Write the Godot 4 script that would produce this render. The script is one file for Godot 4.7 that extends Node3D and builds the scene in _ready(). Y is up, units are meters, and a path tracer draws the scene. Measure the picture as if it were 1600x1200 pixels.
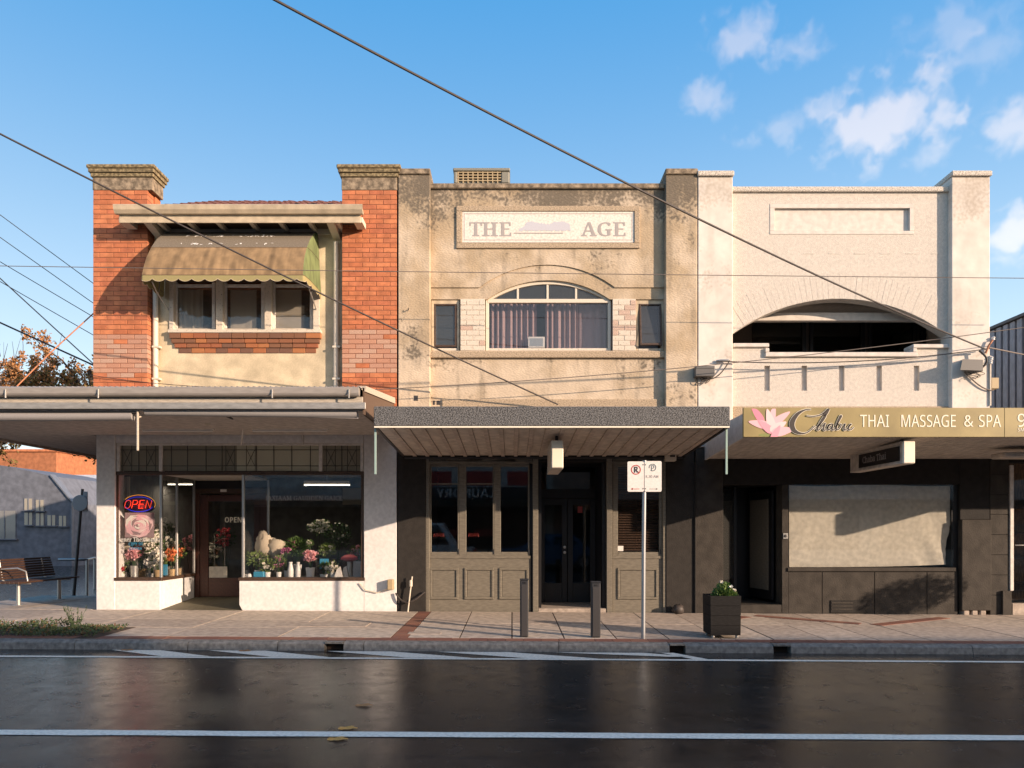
extends Node3D
# Street front of three old shops in low sun. Metres, y up. The shop fronts stand on z = 0, the street runs along x, the camera looks along -z from z = 12.8.
# X() and Y() turn measured positions on a survey drawing (in 1/90 m at the shop fronts) into metres for a thing that stands at depth z.
const EYE := 1.39
const FAR_Z := 12.8
const FOCAL := 1152.0
const FALL := 0.0056   # the street falls to the right

static func X(px: float, z := 0.0) -> float: return (px - 800.0) * (FAR_Z - z) / FOCAL
static func Y(py: float, z := 0.0) -> float: return EYE + (831.0 - py) * (FAR_Z - z) / FOCAL
static func G(x: float) -> float: return -FALL * x
static func P(px: float, py: float, z := 0.0) -> Vector3: return Vector3(X(px, z), Y(py, z), z)

class MB:
	var v := PackedVector3Array()
	var n := PackedVector3Array()
	var u := PackedVector2Array()
	var uvr := Rect2()
	var smooth_uv := false
	func vert(p: Vector3, nn: Vector3) -> void:
		v.append(p); n.append(nn)
		if uvr.size.x > 0.0: u.append(Vector2((p.x - uvr.position.x) / uvr.size.x, (uvr.position.y - p.y) / uvr.size.y))
	func tri(a: Vector3, b: Vector3, c: Vector3) -> void:
		var nn := (c - a).cross(b - a).normalized()
		vert(a, nn); vert(b, nn); vert(c, nn)
	func quad(a: Vector3, b: Vector3, c: Vector3, d: Vector3) -> void:
		tri(a, b, c); tri(a, c, d)
	func face(p: Array, c: Vector3) -> void:   # a flat face turned away from c
		var nn: Vector3 = (p[2] - p[0]).cross(p[1] - p[0])
		if nn.dot(p[0] - c) < 0.0: p.reverse()
		for k in range(1, p.size() - 1): tri(p[0], p[k], p[k + 1])
	func sq(a: Vector3, b: Vector3, c: Vector3, d: Vector3, na: Vector3, nb: Vector3, nc: Vector3, nd: Vector3) -> void:
		if (c - a).cross(b - a).dot(na + nb + nc + nd) >= 0.0:
			vert(a, na); vert(b, nb); vert(c, nc); vert(a, na); vert(c, nc); vert(d, nd)
		else:
			vert(a, na); vert(c, nc); vert(b, nb); vert(a, na); vert(d, nd); vert(c, nc)
	func hexa(p: Array) -> MB:   # eight corners: four of one end, four of the other
		var c := Vector3.ZERO
		for q in p: c += q / 8.0
		for f in [[0, 1, 2, 3], [4, 5, 6, 7], [0, 1, 5, 4], [1, 2, 6, 5], [2, 3, 7, 6], [3, 0, 4, 7]]:
			face([p[f[0]], p[f[1]], p[f[2]], p[f[3]]], c)
		return self
	func cb(lo: Vector3, hi: Vector3, ch := 0.004) -> MB:   # box with chamfered edges
		var c := (lo + hi) * 0.5
		var h := (hi - lo).abs() * 0.5
		ch = minf(ch, minf(h.x, minf(h.y, h.z)) * 0.45)
		if ch <= 0.0004:
			var q := []
			for z in [-1, 1]:
				for s in [[-1, -1], [1, -1], [1, 1], [-1, 1]]: q.append(c + Vector3(s[0] * h.x, s[1] * h.y, z * h.z))
			return hexa(q)
		for ax in 3:
			var b := (ax + 1) % 3
			var d := (ax + 2) % 3
			for s in [-1.0, 1.0]:
				var f := []
				for k in [[-1, -1], [1, -1], [1, 1], [-1, 1]]:
					var p := Vector3.ZERO
					p[ax] = s * h[ax]; p[b] = k[0] * (h[b] - ch); p[d] = k[1] * (h[d] - ch)
					f.append(c + p)
				face(f, c)
			for s in [[-1, -1], [1, -1], [1, 1], [-1, 1]]:   # edges along ax
				var f := []
				for e in [-1.0, 1.0]:
					var p1 := Vector3.ZERO
					p1[ax] = e * (h[ax] - ch); p1[b] = s[0] * h[b]; p1[d] = s[1] * (h[d] - ch)
					var p2 := Vector3.ZERO
					p2[ax] = e * (h[ax] - ch); p2[b] = s[0] * (h[b] - ch); p2[d] = s[1] * h[d]
					if e < 0.0: f.append_array([c + p1, c + p2])
					else: f.append_array([c + p2, c + p1])
				face(f, c)
		for sx in [-1, 1]:
			for sy in [-1, 1]:
				for sz in [-1, 1]:
					face([c + Vector3(sx * h.x, sy * (h.y - ch), sz * (h.z - ch)), c + Vector3(sx * (h.x - ch), sy * h.y, sz * (h.z - ch)), c + Vector3(sx * (h.x - ch), sy * (h.y - ch), sz * h.z)], c)
		return self
	func pb(x0: float, y0: float, x1: float, y1: float, z: float, th: float, ch := 0.004) -> MB:   # box measured on its front face at depth z
		var s := (12.8 - z) / 1152.0
		return cb(Vector3((x0 - 800.0) * s, 1.39 + (831.0 - y1) * s, z - th), Vector3((x1 - 800.0) * s, 1.39 + (831.0 - y0) * s, z), ch)
	func prism(poly: PackedVector2Array, z0: float, z1: float) -> MB:
		var area := 0.0
		for k in poly.size(): area += poly[k].cross(poly[(k + 1) % poly.size()])
		if area < 0.0: poly.reverse()
		var t := Geometry2D.triangulate_polygon(poly)
		for k in range(0, t.size(), 3):
			var a := poly[t[k]]; var b := poly[t[k + 1]]; var c := poly[t[k + 2]]
			var cw := (b - a).cross(c - a) < 0.0
			if not cw:
				var w := b; b = c; c = w
			tri(Vector3(a.x, a.y, z1), Vector3(b.x, b.y, z1), Vector3(c.x, c.y, z1))
			tri(Vector3(a.x, a.y, z0), Vector3(c.x, c.y, z0), Vector3(b.x, b.y, z0))
		for k in poly.size():
			var a := poly[k]; var b := poly[(k + 1) % poly.size()]
			var nn := Vector3(b.y - a.y, a.x - b.x, 0).normalized()
			sq(Vector3(a.x, a.y, z0), Vector3(b.x, b.y, z0), Vector3(b.x, b.y, z1), Vector3(a.x, a.y, z1), nn, nn, nn, nn)
		return self
	func tube(pts: Array, r0: float, r1 := -1.0, seg := 6) -> MB:
		if r1 < 0.0: r1 = r0
		var rings := []
		var up := Vector3(0.13, 0.97, 0.2).normalized()
		for k in pts.size():
			var d: Vector3 = (pts[mini(k + 1, pts.size() - 1)] - pts[maxi(k - 1, 0)]).normalized()
			var s := d.cross(up)
			if s.length() < 0.15: s = d.cross(Vector3(1, 0.1, 0))
			s = s.normalized()
			var w := s.cross(d)
			up = w
			var r := lerpf(r0, r1, float(k) / maxf(1.0, pts.size() - 1.0))
			var ring := []
			for j in seg:
				var a := TAU * j / seg
				var q := s * cos(a) + w * sin(a)
				ring.append([pts[k] + q * r, q])
			rings.append(ring)
		for k in rings.size() - 1:
			for j in seg:
				var a = rings[k][j]; var b = rings[k][(j + 1) % seg]; var c = rings[k + 1][(j + 1) % seg]; var d = rings[k + 1][j]
				sq(a[0], b[0], c[0], d[0], a[1], b[1], c[1], d[1])
		for e in [0, rings.size() - 1]:
			var f := []
			for q in rings[e]: f.append(q[0])
			face(f, pts[1] if e == 0 else pts[rings.size() - 2])
		return self
	func lathe(prof: Array, at: Vector3, seg := 16, sx := 1.0, sz := 1.0) -> MB:   # prof: Vector2(radius, height)
		for k in prof.size() - 1:
			var p: Vector2 = prof[k]; var q: Vector2 = prof[k + 1]
			var t := (q - p).normalized()
			for j in seg:
				var a0 := TAU * j / seg; var a1 := TAU * (j + 1) / seg
				var d0 := Vector3(cos(a0) * sx, 0, sin(a0) * sz); var d1 := Vector3(cos(a1) * sx, 0, sin(a1) * sz)
				var n0 := (d0 * t.y - Vector3.UP * t.x).normalized(); var n1 := (d1 * t.y - Vector3.UP * t.x).normalized()
				sq(at + d0 * p.x + Vector3.UP * p.y, at + d1 * p.x + Vector3.UP * p.y, at + d1 * q.x + Vector3.UP * q.y, at + d0 * q.x + Vector3.UP * q.y, n0, n1, n1, n0)
		return self
	func blob(c: Vector3, r: Vector3, noise: FastNoiseLite, amp: float, seg := 10) -> MB:   # lumpy ball
		var g := []
		for a in seg + 1:
			var row := []
			for b in seg * 2:
				var th := PI * a / seg; var ph := TAU * b / (seg * 2)
				var d := Vector3(sin(th) * cos(ph), cos(th), sin(th) * sin(ph))
				row.append([c + d * r * (1.0 + amp * noise.get_noise_3dv((d * 40.0) + c * 90.0)), d])
			g.append(row)
		for a in seg:
			for b in seg * 2:
				var p = g[a][b]; var q = g[a][(b + 1) % (seg * 2)]; var s = g[a + 1][(b + 1) % (seg * 2)]; var t = g[a + 1][b]
				sq(p[0], q[0], s[0], t[0], p[1], q[1], s[1], t[1])
		return self
	func leaf(c: Vector3, d: Vector3, side: Vector3, l: float, w: float) -> void:   # folded leaf of two faces each side of the rib
		var up := d.cross(side).normalized() * w * 0.3
		var a := c; var b := c + d * l
		var m := c + d * l * 0.45
		tri(a, m + side * w * 0.5 + up, b); tri(a, b, m - side * w * 0.5 + up)
	func mesh() -> ArrayMesh:
		var a := []
		a.resize(Mesh.ARRAY_MAX)
		a[Mesh.ARRAY_VERTEX] = v; a[Mesh.ARRAY_NORMAL] = n
		if u.size() == v.size() and u.size() > 0: a[Mesh.ARRAY_TEX_UV] = u
		var m := ArrayMesh.new()
		m.add_surface_from_arrays(Mesh.PRIMITIVE_TRIANGLES, a)
		return m

# ---------------------------------------------------------------- nodes
var taken := {}
func numbered(called: String) -> String:
	taken[called] = taken.get(called, -1) + 1
	return called if taken[called] == 0 else "%s_%03d" % [called, taken[called]]

func tag(o: Node3D, label: String, category: String, group := "") -> void:
	o.set_meta("label", label); o.set_meta("category", category)
	if group: o.set_meta("group", group)

func thing(called: String, at: Vector3, label: String, category: String, group := "") -> Node3D:
	var o := Node3D.new()
	o.name = numbered(called)
	add_child(o)
	o.position = at
	tag(o, label, category, group)
	return o

func part(parent: Node, called: String, m, mt: Material, stuff := false) -> MeshInstance3D:   # shapes are given in world positions
	var o := MeshInstance3D.new()
	o.name = called
	o.mesh = m.mesh() if m is MB else m
	o.material_override = mt
	parent.add_child(o, true)
	if parent != self and parent.get_parent() == self: o.position = -parent.position
	if stuff: o.set_meta("kind", "stuff")
	return o

func one(called: String, m: MB, mt: Material, label: String, category: String, group := "") -> MeshInstance3D:   # a thing of one piece
	var o := part(self, numbered(called), m, mt)
	tag(o, label, category, group)
	return o

func struct(called: String, m: MB, mt: Material) -> MeshInstance3D:
	var o := part(self, called, m, mt)
	o.set_meta("kind", "structure")
	return o

func copy(o: Node3D, called: String, at: Vector3, label: String) -> Node3D:
	var c: Node3D = o.duplicate()
	c.name = numbered(called)
	add_child(c)
	c.position = at
	c.set_meta("label", label)
	return c

var fonts := {}
func words(parent: Node, s: String, at: Vector3, high: float, mt: Material, font := "Droid Sans", wide := 1.0, deep := 0.004, bold := false, italic := false, called := "lettering") -> MeshInstance3D:
	var key := font + str(bold) + str(italic)
	if not fonts.has(key):
		var f := SystemFont.new()
		f.font_names = PackedStringArray([font])
		f.font_weight = 700 if bold else 400
		f.font_italic = italic
		fonts[key] = f
	var t := TextMesh.new()
	t.text = s; t.font = fonts[key]; t.font_size = 48; t.pixel_size = high / 34.0; t.depth = deep
	var o := MeshInstance3D.new()
	o.name = called; o.mesh = t; o.material_override = mt
	parent.add_child(o, true)
	o.position = at - (parent.position if parent != self and parent.get_parent() == self else Vector3.ZERO)
	o.scale.x = wide
	return o

# ---------------------------------------------------------------- materials
var tex := {}
func nt(freq: float, seed_: int, lo: float, hi: float, kind := FastNoiseLite.TYPE_SIMPLEX_SMOOTH, oct := 4, size := 512, gamma := 1.0) -> NoiseTexture2D:
	var key := str([freq, seed_, lo, hi, kind, oct, size, gamma])
	if not tex.has(key):
		var f := FastNoiseLite.new()
		f.seed = seed_; f.noise_type = kind; f.frequency = freq; f.fractal_octaves = oct
		if kind == FastNoiseLite.TYPE_CELLULAR: f.fractal_type = FastNoiseLite.FRACTAL_NONE
		var t := NoiseTexture2D.new()
		t.width = size; t.height = size; t.seamless = true; t.noise = f
		var g := Gradient.new()
		g.offsets = PackedFloat32Array([0.0, 0.25, 0.5, 0.75, 1.0])
		var cs := PackedColorArray()
		for k in 5:
			var w := lerpf(lo, hi, pow(k / 4.0, gamma))
			cs.append(Color(w, w, w))
		g.colors = cs
		t.color_ramp = g
		tex[key] = t
	return tex[key]

func mat(c: Color, rough := 0.8, o := {}) -> StandardMaterial3D:   # c: linear base colour
	var m := StandardMaterial3D.new()
	m.albedo_color = c.linear_to_srgb()
	m.roughness = rough
	m.metallic = o.get("metal", 0.0)
	m.uv1_triplanar = not o.has("uv"); m.uv1_world_triplanar = not o.has("uv")
	var s = o.get("size", 1.0)
	m.uv1_scale = Vector3(1.0 / s.x, 1.0 / s.y, 1.0 / s.z) if s is Vector3 else Vector3.ONE / s
	if o.has("uv"): m.uv1_scale = Vector3.ONE
	if o.has("tone"): m.albedo_texture = o.tone
	if o.has("detail"):
		m.detail_enabled = true; m.detail_albedo = o.detail; m.detail_blend_mode = BaseMaterial3D.BLEND_MODE_MUL
		m.detail_uv_layer = BaseMaterial3D.DETAIL_UV_2; m.uv2_triplanar = true; m.uv2_world_triplanar = true
		var d = o.get("dsize", 4.0)
		m.uv2_scale = Vector3(1.0 / d.x, 1.0 / d.y, 1.0 / d.z) if d is Vector3 else Vector3.ONE / d
	if o.has("bump"):
		m.heightmap_enabled = true; m.heightmap_texture = o.bump; m.heightmap_scale = o.get("depth", 0.5)
	if o.has("gloss"):
		m.roughness_texture = o.gloss
	if o.has("spec"): m.metallic_specular = o.spec
	if o.has("back"):
		m.backlight_enabled = true; m.backlight = o.back
	return m

func glass(alpha: float, tint := Color(0.05, 0.05, 0.05), rough := 0.02) -> StandardMaterial3D:
	var m := StandardMaterial3D.new()
	m.transparency = BaseMaterial3D.TRANSPARENCY_ALPHA
	m.albedo_color = Color(tint.r, tint.g, tint.b, alpha)
	m.roughness = rough
	return m

func lit(c: Color, energy: float) -> StandardMaterial3D:
	var m := StandardMaterial3D.new()
	m.albedo_color = c; m.emission_enabled = true; m.emission = c; m.emission_energy_multiplier = energy
	return m

func C(r: float, g: float, b: float) -> Color: return Color(r, g, b)

var M := {}
func make_materials() -> void:
	var fine := nt(0.05, 1, 0.90, 1.0)
	var grain := nt(0.18, 2, 0.80, 1.0, FastNoiseLite.TYPE_SIMPLEX_SMOOTH, 3)
	var blotch := nt(0.012, 3, 0.80, 1.05, FastNoiseLite.TYPE_SIMPLEX_SMOOTH, 5)
	var bump := nt(0.12, 4, 0.0, 1.0, FastNoiseLite.TYPE_SIMPLEX_SMOOTH, 4)
	var pebble := nt(0.11, 5, 0.0, 1.0, FastNoiseLite.TYPE_SIMPLEX, 3)
	var streak := nt(0.02, 6, 0.55, 1.05, FastNoiseLite.TYPE_SIMPLEX_SMOOTH, 5)
	M.grain = grain; M.blotch = blotch; M.bump = bump; M.fine = fine; M.streak = streak
	for k in 6:   # brick tones
		var c: Color = [C(.73, .25, .11), C(.69, .23, .10), C(.75, .27, .12), C(.66, .215, .094), C(.71, .245, .115), C(.64, .205, .097)][k]
		M["brick%d" % k] = mat(c, 0.9, {tone = grain, size = 0.5, detail = blotch, dsize = 1.7, bump = bump, depth = 0.25})
		M["pale%d" % k] = mat(c.lerp(C(.70, .55, .44), [.5, .42, .6, .38, .66, .46][k]), 0.9, {tone = nt(0.09, 31, 0.62, 1.0, FastNoiseLite.TYPE_SIMPLEX_SMOOTH, 4), size = 0.5, bump = bump, depth = 0.25})
		var e: Color = [C(.42, .15, .06), C(.36, .12, .055), C(.30, .12, .06), C(.24, .11, .06), C(.46, .18, .07), C(.20, .10, .065)][k]
		M["edge%d" % k] = mat(e, 0.85, {tone = grain, size = 0.4, bump = bump, depth = 0.2})
	M.chipped = mat(C(.68, .50, .40), 0.9, {tone = nt(0.05, 62, 0.7, 1.05), size = 0.4, bump = bump, depth = 0.25})
	M.mortar = mat(C(.30, .125, .07), 0.95, {tone = grain, size = 0.4})
	M.cement = mat(C(.46, .36, .25), 0.95, {tone = nt(0.02, 7, 0.5, 1.1, FastNoiseLite.TYPE_SIMPLEX_SMOOTH, 6), size = 1.3, detail = grain, dsize = 0.5, bump = bump, depth = 0.4})
	M.lichen = mat(C(.46, .36, .20), 0.97, {tone = nt(0.03, 8, 0.42, 1.15, FastNoiseLite.TYPE_SIMPLEX_SMOOTH, 6), size = 1.0, detail = grain, dsize = 0.4, bump = bump, depth = 0.6})
	M.cream = mat(C(.72, .60, .41), 0.9, {tone = fine, size = 0.8, detail = blotch, dsize = 3.0, bump = bump, depth = 0.12})
	M.trim = mat(C(.66, .54, .38), 0.6, {tone = blotch, size = 1.5, detail = fine, dsize = 0.4})
	M.beam = mat(C(.72, .64, .52), 0.6, {tone = fine, size = 0.6})
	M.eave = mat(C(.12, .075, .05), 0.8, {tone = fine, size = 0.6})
	M.peel = mat(C(.78, .69, .57), 0.8, {tone = nt(0.03, 9, 0.35, 1.25, FastNoiseLite.TYPE_SIMPLEX_SMOOTH, 6, 512, 0.28), size = 0.7, detail = grain, dsize = 0.35, bump = bump, depth = 0.3})
	M.white_paint = mat(C(.75, .70, .64), 0.55, {tone = nt(0.02, 10, 0.86, 1.0, FastNoiseLite.TYPE_SIMPLEX_SMOOTH, 5), size = 1.2, bump = bump, depth = 0.06})
	M.white_wall = mat(C(.82, .80, .78), 0.75, {tone = nt(0.03, 11, 0.9, 1.0, FastNoiseLite.TYPE_SIMPLEX_SMOOTH, 5), size = 1.5, detail = nt(0.008, 12, 0.95, 1.01), dsize = 3.0, bump = bump, depth = 0.05})
	M.terracotta = mat(C(.20, .075, .05), 0.85, {tone = blotch, size = 0.8, detail = grain, dsize = 0.4})
	M.canvas = mat(C(.40, .26, .13), 0.9, {tone = nt(0.012, 13, 0.68, 1.08, FastNoiseLite.TYPE_SIMPLEX_SMOOTH, 3), size = Vector3(1.1, 9.0, 1.1), detail = nt(0.012, 14, 0.72, 1.1), dsize = 1.6, back = Color(.2, .15, .08)})
	M.canvas_top = mat(C(.27, .22, .16), 0.92, {tone = nt(0.05, 15, 0.68, 1.0), size = 0.7, back = Color(.12, .1, .07)})
	M.canvas_green = mat(C(.17, .21, .085), 0.9, {tone = nt(0.01, 16, 0.75, 1.1, FastNoiseLite.TYPE_SIMPLEX_SMOOTH, 4), size = Vector3(0.8, 2.2, 0.8), back = Color(.2, .24, .1)})
	M.canvas_edge = mat(C(.34, .29, .13), 0.9, {tone = fine, size = 0.4, back = Color(.2, .17, .08)})
	M.dropping = mat(C(.78, .75, .7), 0.9)
	M.galv = mat(C(.40, .38, .35), 0.45, {tone = nt(0.02, 17, 0.86, 1.05, FastNoiseLite.TYPE_SIMPLEX_SMOOTH, 5), size = Vector3(2.0, 0.6, 1.0), metal = 0.35})
	M.gutter = mat(C(.44, .40, .36), 0.35, {tone = nt(0.02, 18, 0.9, 1.04, FastNoiseLite.TYPE_SIMPLEX_SMOOTH, 5), size = Vector3(3.0, 0.5, 1.0), metal = 0.2})
	M.fascia_cream = mat(C(.50, .44, .36), 0.7, {tone = nt(0.03, 19, 0.84, 1.05, FastNoiseLite.TYPE_SIMPLEX_SMOOTH, 5), size = Vector3(2.0, 0.4, 1.0)})
	M.roller = mat(C(.35, .33, .32), 0.6, {tone = fine, size = 0.7})
	M.soffit = mat(C(.54, .48, .43), 0.8, {tone = blotch, size = 1.0})
	M.soffit_light = mat(C(.60, .53, .46), 0.75, {tone = blotch, size = 1.2})
	M.pan = mat(C(.70, .60, .51), 0.5, {tone = blotch, size = 1.5})
	M.rib = mat(C(.62, .51, .43), 0.5, {tone = blotch, size = 1.5})
	M.steel_dark = mat(C(.045, .042, .042), 0.5, {tone = fine, size = 0.5})
	M.speckle = mat(C(.17, .17, .17), 0.85, {tone = nt(0.30, 20, 0.0, 1.7, FastNoiseLite.TYPE_SIMPLEX, 2), size = 3.4, bump = pebble, depth = 0.4})
	M.charcoal = mat(C(.030, .027, .025), 0.75, {spec = 0.35, tone = nt(0.02, 21, 0.86, 1.04, FastNoiseLite.TYPE_SIMPLEX_SMOOTH, 6), size = 1.7, detail = grain, dsize = 0.35, bump = bump, depth = 0.25})
	M.charcoal3 = mat(C(.042, .037, .033), 0.75, {spec = 0.35, tone = nt(0.02, 21, 0.86, 1.04, FastNoiseLite.TYPE_SIMPLEX_SMOOTH, 6), size = 1.7, detail = grain, dsize = 0.35, bump = bump, depth = 0.2})
	M.charcoal2 = mat(C(.066, .057, .048), 0.75, {spec = 0.35, tone = nt(0.014, 22, 0.78, 1.08, FastNoiseLite.TYPE_SIMPLEX_SMOOTH, 6), size = 2.0, detail = grain, dsize = 0.4, bump = bump, depth = 0.3})
	M.olive = mat(C(.19, .168, .13), 0.5, {tone = nt(0.02, 23, 0.82, 1.03, FastNoiseLite.TYPE_SIMPLEX_SMOOTH, 5), size = Vector3(1.4, 0.35, 1.0)})
	M.balcony_brown = mat(C(.10, .08, .065), 0.8, {tone = fine, size = 0.8})
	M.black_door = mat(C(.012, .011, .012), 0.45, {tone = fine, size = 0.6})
	M.red_wood = mat(C(.105, .032, .018), 0.45, {tone = nt(0.03, 24, 0.55, 1.1, FastNoiseLite.TYPE_SIMPLEX_SMOOTH, 5), size = Vector3(0.15, 1.2, 0.15)})
	M.brown_wood = mat(C(.085, .048, .03), 0.55, {tone = nt(0.03, 25, 0.6, 1.1), size = Vector3(0.9, 0.2, 0.9)})
	M.bench = mat(C(.085, .042, .026), 0.6, {tone = nt(0.03, 26, 0.55, 1.1), size = Vector3(0.2, 0.2, 1.2)})
	M.alu = mat(C(.50, .49, .47), 0.4, {metal = 0.7, tone = fine, size = 0.4})
	M.lead = mat(C(.05, .048, .045), 0.5)
	M.frost = glass(0.86, Color(.58, .56, .49), 0.35)
	M.frost.heightmap_enabled = true; M.frost.heightmap_texture = pebble; M.frost.heightmap_scale = 0.5
	M.frost.uv1_triplanar = true; M.frost.uv1_world_triplanar = true; M.frost.uv1_scale = Vector3.ONE * 2.0
	M.frost_backlit = M.frost.duplicate(); M.frost_backlit.albedo_color = Color(.78, .76, .66, 0.92)  # paler copy of the glass: light from behind is put into its colour
	M.glass = glass(0.06)
	M.glass_dirty = glass(0.22, Color(.34, .34, .33), 0.04)
	M.glass_dark = glass(0.5, Color(.02, .02, .022), 0.03)
	M.room = mat(C(.16, .15, .14), 0.9, {tone = blotch, size = 2.0})
	M.room_dark = mat(C(.13, .12, .11), 0.9)
	M.floor_tile = mat(C(.16, .14, .085), 0.7, {tone = blotch, size = 0.8, detail = grain, dsize = 0.3})
	M.curtain_mauve = mat(C(.36, .25, .255), 0.95, {tone = fine, size = Vector3(0.3, 1.5, 0.3)})
	M.curtain_beige = mat(C(.60, .53, .42), 0.95, {tone = fine, size = 0.4})
	M.paper = mat(C(.64, .60, .50), 0.85, {tone = nt(0.02, 27, 0.88, 1.02), size = 1.2, back = Color(.2, .2, .17)})
	M.gold = mat(C(.37, .29, .115), 0.5, {tone = nt(0.008, 28, 0.84, 1.03), size = 3.0, detail = nt(0.1, 29, 0.93, 1.0), dsize = 0.5})
	M.ink = mat(C(.035, .028, .026), 0.6)
	M.cream_ink = mat(C(.80, .74, .60), 0.6)
	for k in 4: M["pink%d" % k] = mat([C(.78, .33, .40), C(.80, .46, .50), C(.72, .24, .33), C(.84, .58, .58)][k], 0.6)
	M.leaf_print = mat(C(.22, .24, .07), 0.6)
	M.box_steel = mat(C(.13, .125, .12), 0.5, {tone = fine, size = 0.4})
	M.box_beige = mat(C(.46, .35, .20), 0.6, {tone = fine, size = 0.3})
	M.wire = mat(C(.045, .036, .032), 0.6)
	M.wire_pale = mat(C(.16, .13, .11), 0.6)
	M.copper = mat(C(.42, .17, .08), 0.5)
	M.sign_white = mat(C(.78, .74, .69), 0.45, {tone = nt(0.02, 30, 0.93, 1.0), size = 0.5})
	M.sign_red = mat(C(.42, .06, .05), 0.5)
	M.sign_ink = mat(C(.03, .03, .035), 0.5)
	M.sign_teal = mat(C(.09, .13, .15), 0.5)
	M.bollard = mat(C(.022, .023, .027), 0.6, {tone = fine, size = 0.5})
	M.planter = mat(C(.016, .0145, .014), 0.75, {spec = 0.35, tone = nt(0.03, 32, 0.4, 1.2, FastNoiseLite.TYPE_SIMPLEX_SMOOTH, 5), size = Vector3(1.2, 0.12, 1.2), bump = streak, depth = 0.3})
	M.soil = mat(C(.05, .033, .022), 0.95, {tone = grain, size = 0.3})
	M.concrete = mat(C(.60, .50, .415), 0.82, {tone = nt(0.02, 33, 0.78, 1.08, FastNoiseLite.TYPE_SIMPLEX_SMOOTH, 6), size = 1.6, detail = grain, dsize = 0.45, bump = bump, depth = 0.15})
	M.concrete2 = mat(C(.53, .44, .365), 0.82, {tone = nt(0.02, 34, 0.78, 1.08, FastNoiseLite.TYPE_SIMPLEX_SMOOTH, 6), size = 1.4, detail = grain, dsize = 0.45, bump = bump, depth = 0.15})
	M.concrete3 = mat(C(.64, .54, .445), 0.82, {tone = nt(0.02, 35, 0.78, 1.08, FastNoiseLite.TYPE_SIMPLEX_SMOOTH, 6), size = 1.5, detail = grain, dsize = 0.45, bump = bump, depth = 0.15})
	M.kerb = mat(C(.30, .285, .26), 0.7, {tone = nt(0.02, 36, 0.6, 1.1, FastNoiseLite.TYPE_SIMPLEX_SMOOTH, 6), size = 0.9, detail = grain, dsize = 0.3, bump = bump, depth = 0.4})
	for k in 3: M["paver%d" % k] = mat([C(.25, .10, .065), C(.21, .085, .06), C(.28, .125, .08)][k], 0.8, {tone = grain, size = 0.4, bump = bump, depth = 0.15})
	M.asphalt = mat(C(.034, .032, .031), 1.0, {tone = nt(0.25, 37, 0.45, 1.3, FastNoiseLite.TYPE_SIMPLEX, 3, 1024), size = 2.2, detail = nt(0.006, 38, 0.75, 1.15, FastNoiseLite.TYPE_SIMPLEX_SMOOTH, 5), dsize = Vector3(9, 9, 3.2), bump = nt(0.2, 39, 0.0, 1.0, FastNoiseLite.TYPE_SIMPLEX, 3, 1024), depth = 0.10, gloss = nt(0.007, 40, 0.12, 0.32, FastNoiseLite.TYPE_SIMPLEX_SMOOTH, 5, 1024), spec = 0.5})
	M.line = mat(C(.90, .82, .70), 0.85, {spec = 0.25, tone = nt(0.06, 41, 0.72, 1.0, FastNoiseLite.TYPE_SIMPLEX_SMOOTH, 5, 512, 0.5), size = 1.3, bump = bump, depth = 0.1})
	M.leaf_yellow = mat(C(.72, .36, .08), 0.6, {tone = nt(0.02, 61, 0.55, 1.2), size = 0.12})
	M.soil_and_hole_shade = mat(C(.07, .045, .03), 0.95, {tone = grain, size = 0.4})
	for k in 3: M["cover%d" % k] = mat([C(.045, .075, .03), C(.07, .095, .035), C(.13, .07, .03)][k], 0.7, {back = Color(.1, .12, .04)})
	M.bark = mat(C(.055, .042, .034), 0.9, {tone = grain, size = 0.4, bump = bump, depth = 0.6})
	for k in 4: M["autumn%d" % k] = mat([C(.36, .17, .06), C(.24, .12, .045), C(.10, .10, .03), C(.16, .12, .035)][k], 0.7, {back = Color(.3, .18, .06)})
	M.leaf_green = mat(C(.085, .15, .035), 0.6, {back = Color(.12, .2, .04)})
	M.leaf_dark = mat(C(.03, .06, .018), 0.6, {back = Color(.06, .1, .03)})
	M.leaf_light = mat(C(.16, .22, .06), 0.6, {back = Color(.2, .25, .08)})
	M.petal_white = mat(C(.86, .82, .74), 0.7, {back = Color(.4, .38, .32)})
	M.petal_pink = mat(C(.82, .48, .50), 0.7, {back = Color(.35, .2, .2)})
	M.petal_red = mat(C(.55, .08, .09), 0.7)
	M.petal_orange = mat(C(.68, .22, .09), 0.7)
	M.petal_mauve = mat(C(.5, .18, .32), 0.7)
	M.china = mat(C(.76, .74, .70), 0.3)
	M.pail = mat(C(.55, .54, .52), 0.35, {metal = 0.7})
	M.blue_card = mat(C(.05, .28, .45), 0.5)
	M.cloth = mat(C(.55, .47, .36), 0.95, {tone = fine, size = 0.3})
	M.kraft = mat(C(.36, .25, .13), 0.9)
	M.slate_blue = mat(C(.20, .22, .27), 0.85, {tone = blotch, size = 2.5, detail = grain, dsize = 0.8, bump = bump, depth = 0.3})
	M.corrugated = mat(C(.18, .20, .24), 0.5, {tone = nt(0.02, 42, 0.8, 1.03), size = Vector3(1, 3, 1)})
	M.orange_brick = mat(C(.52, .20, .09), 0.9, {tone = blotch, size = 2.0, detail = grain, dsize = 0.6})
	M.yellow_wall = mat(C(.62, .40, .13), 0.9, {tone = blotch, size = 2.0})
	M.pale_roof = mat(C(.62, .62, .62), 0.7, {tone = blotch, size = 3.0})
	M.cooler = mat(C(.24, .23, .185), 0.6, {tone = fine, size = 0.7})
	M.car_dark = mat(C(.03, .028, .03), 0.25); M.car_white = mat(C(.75, .75, .74), 0.25); M.car_blue = mat(C(.10, .17, .28), 0.25)
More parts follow.
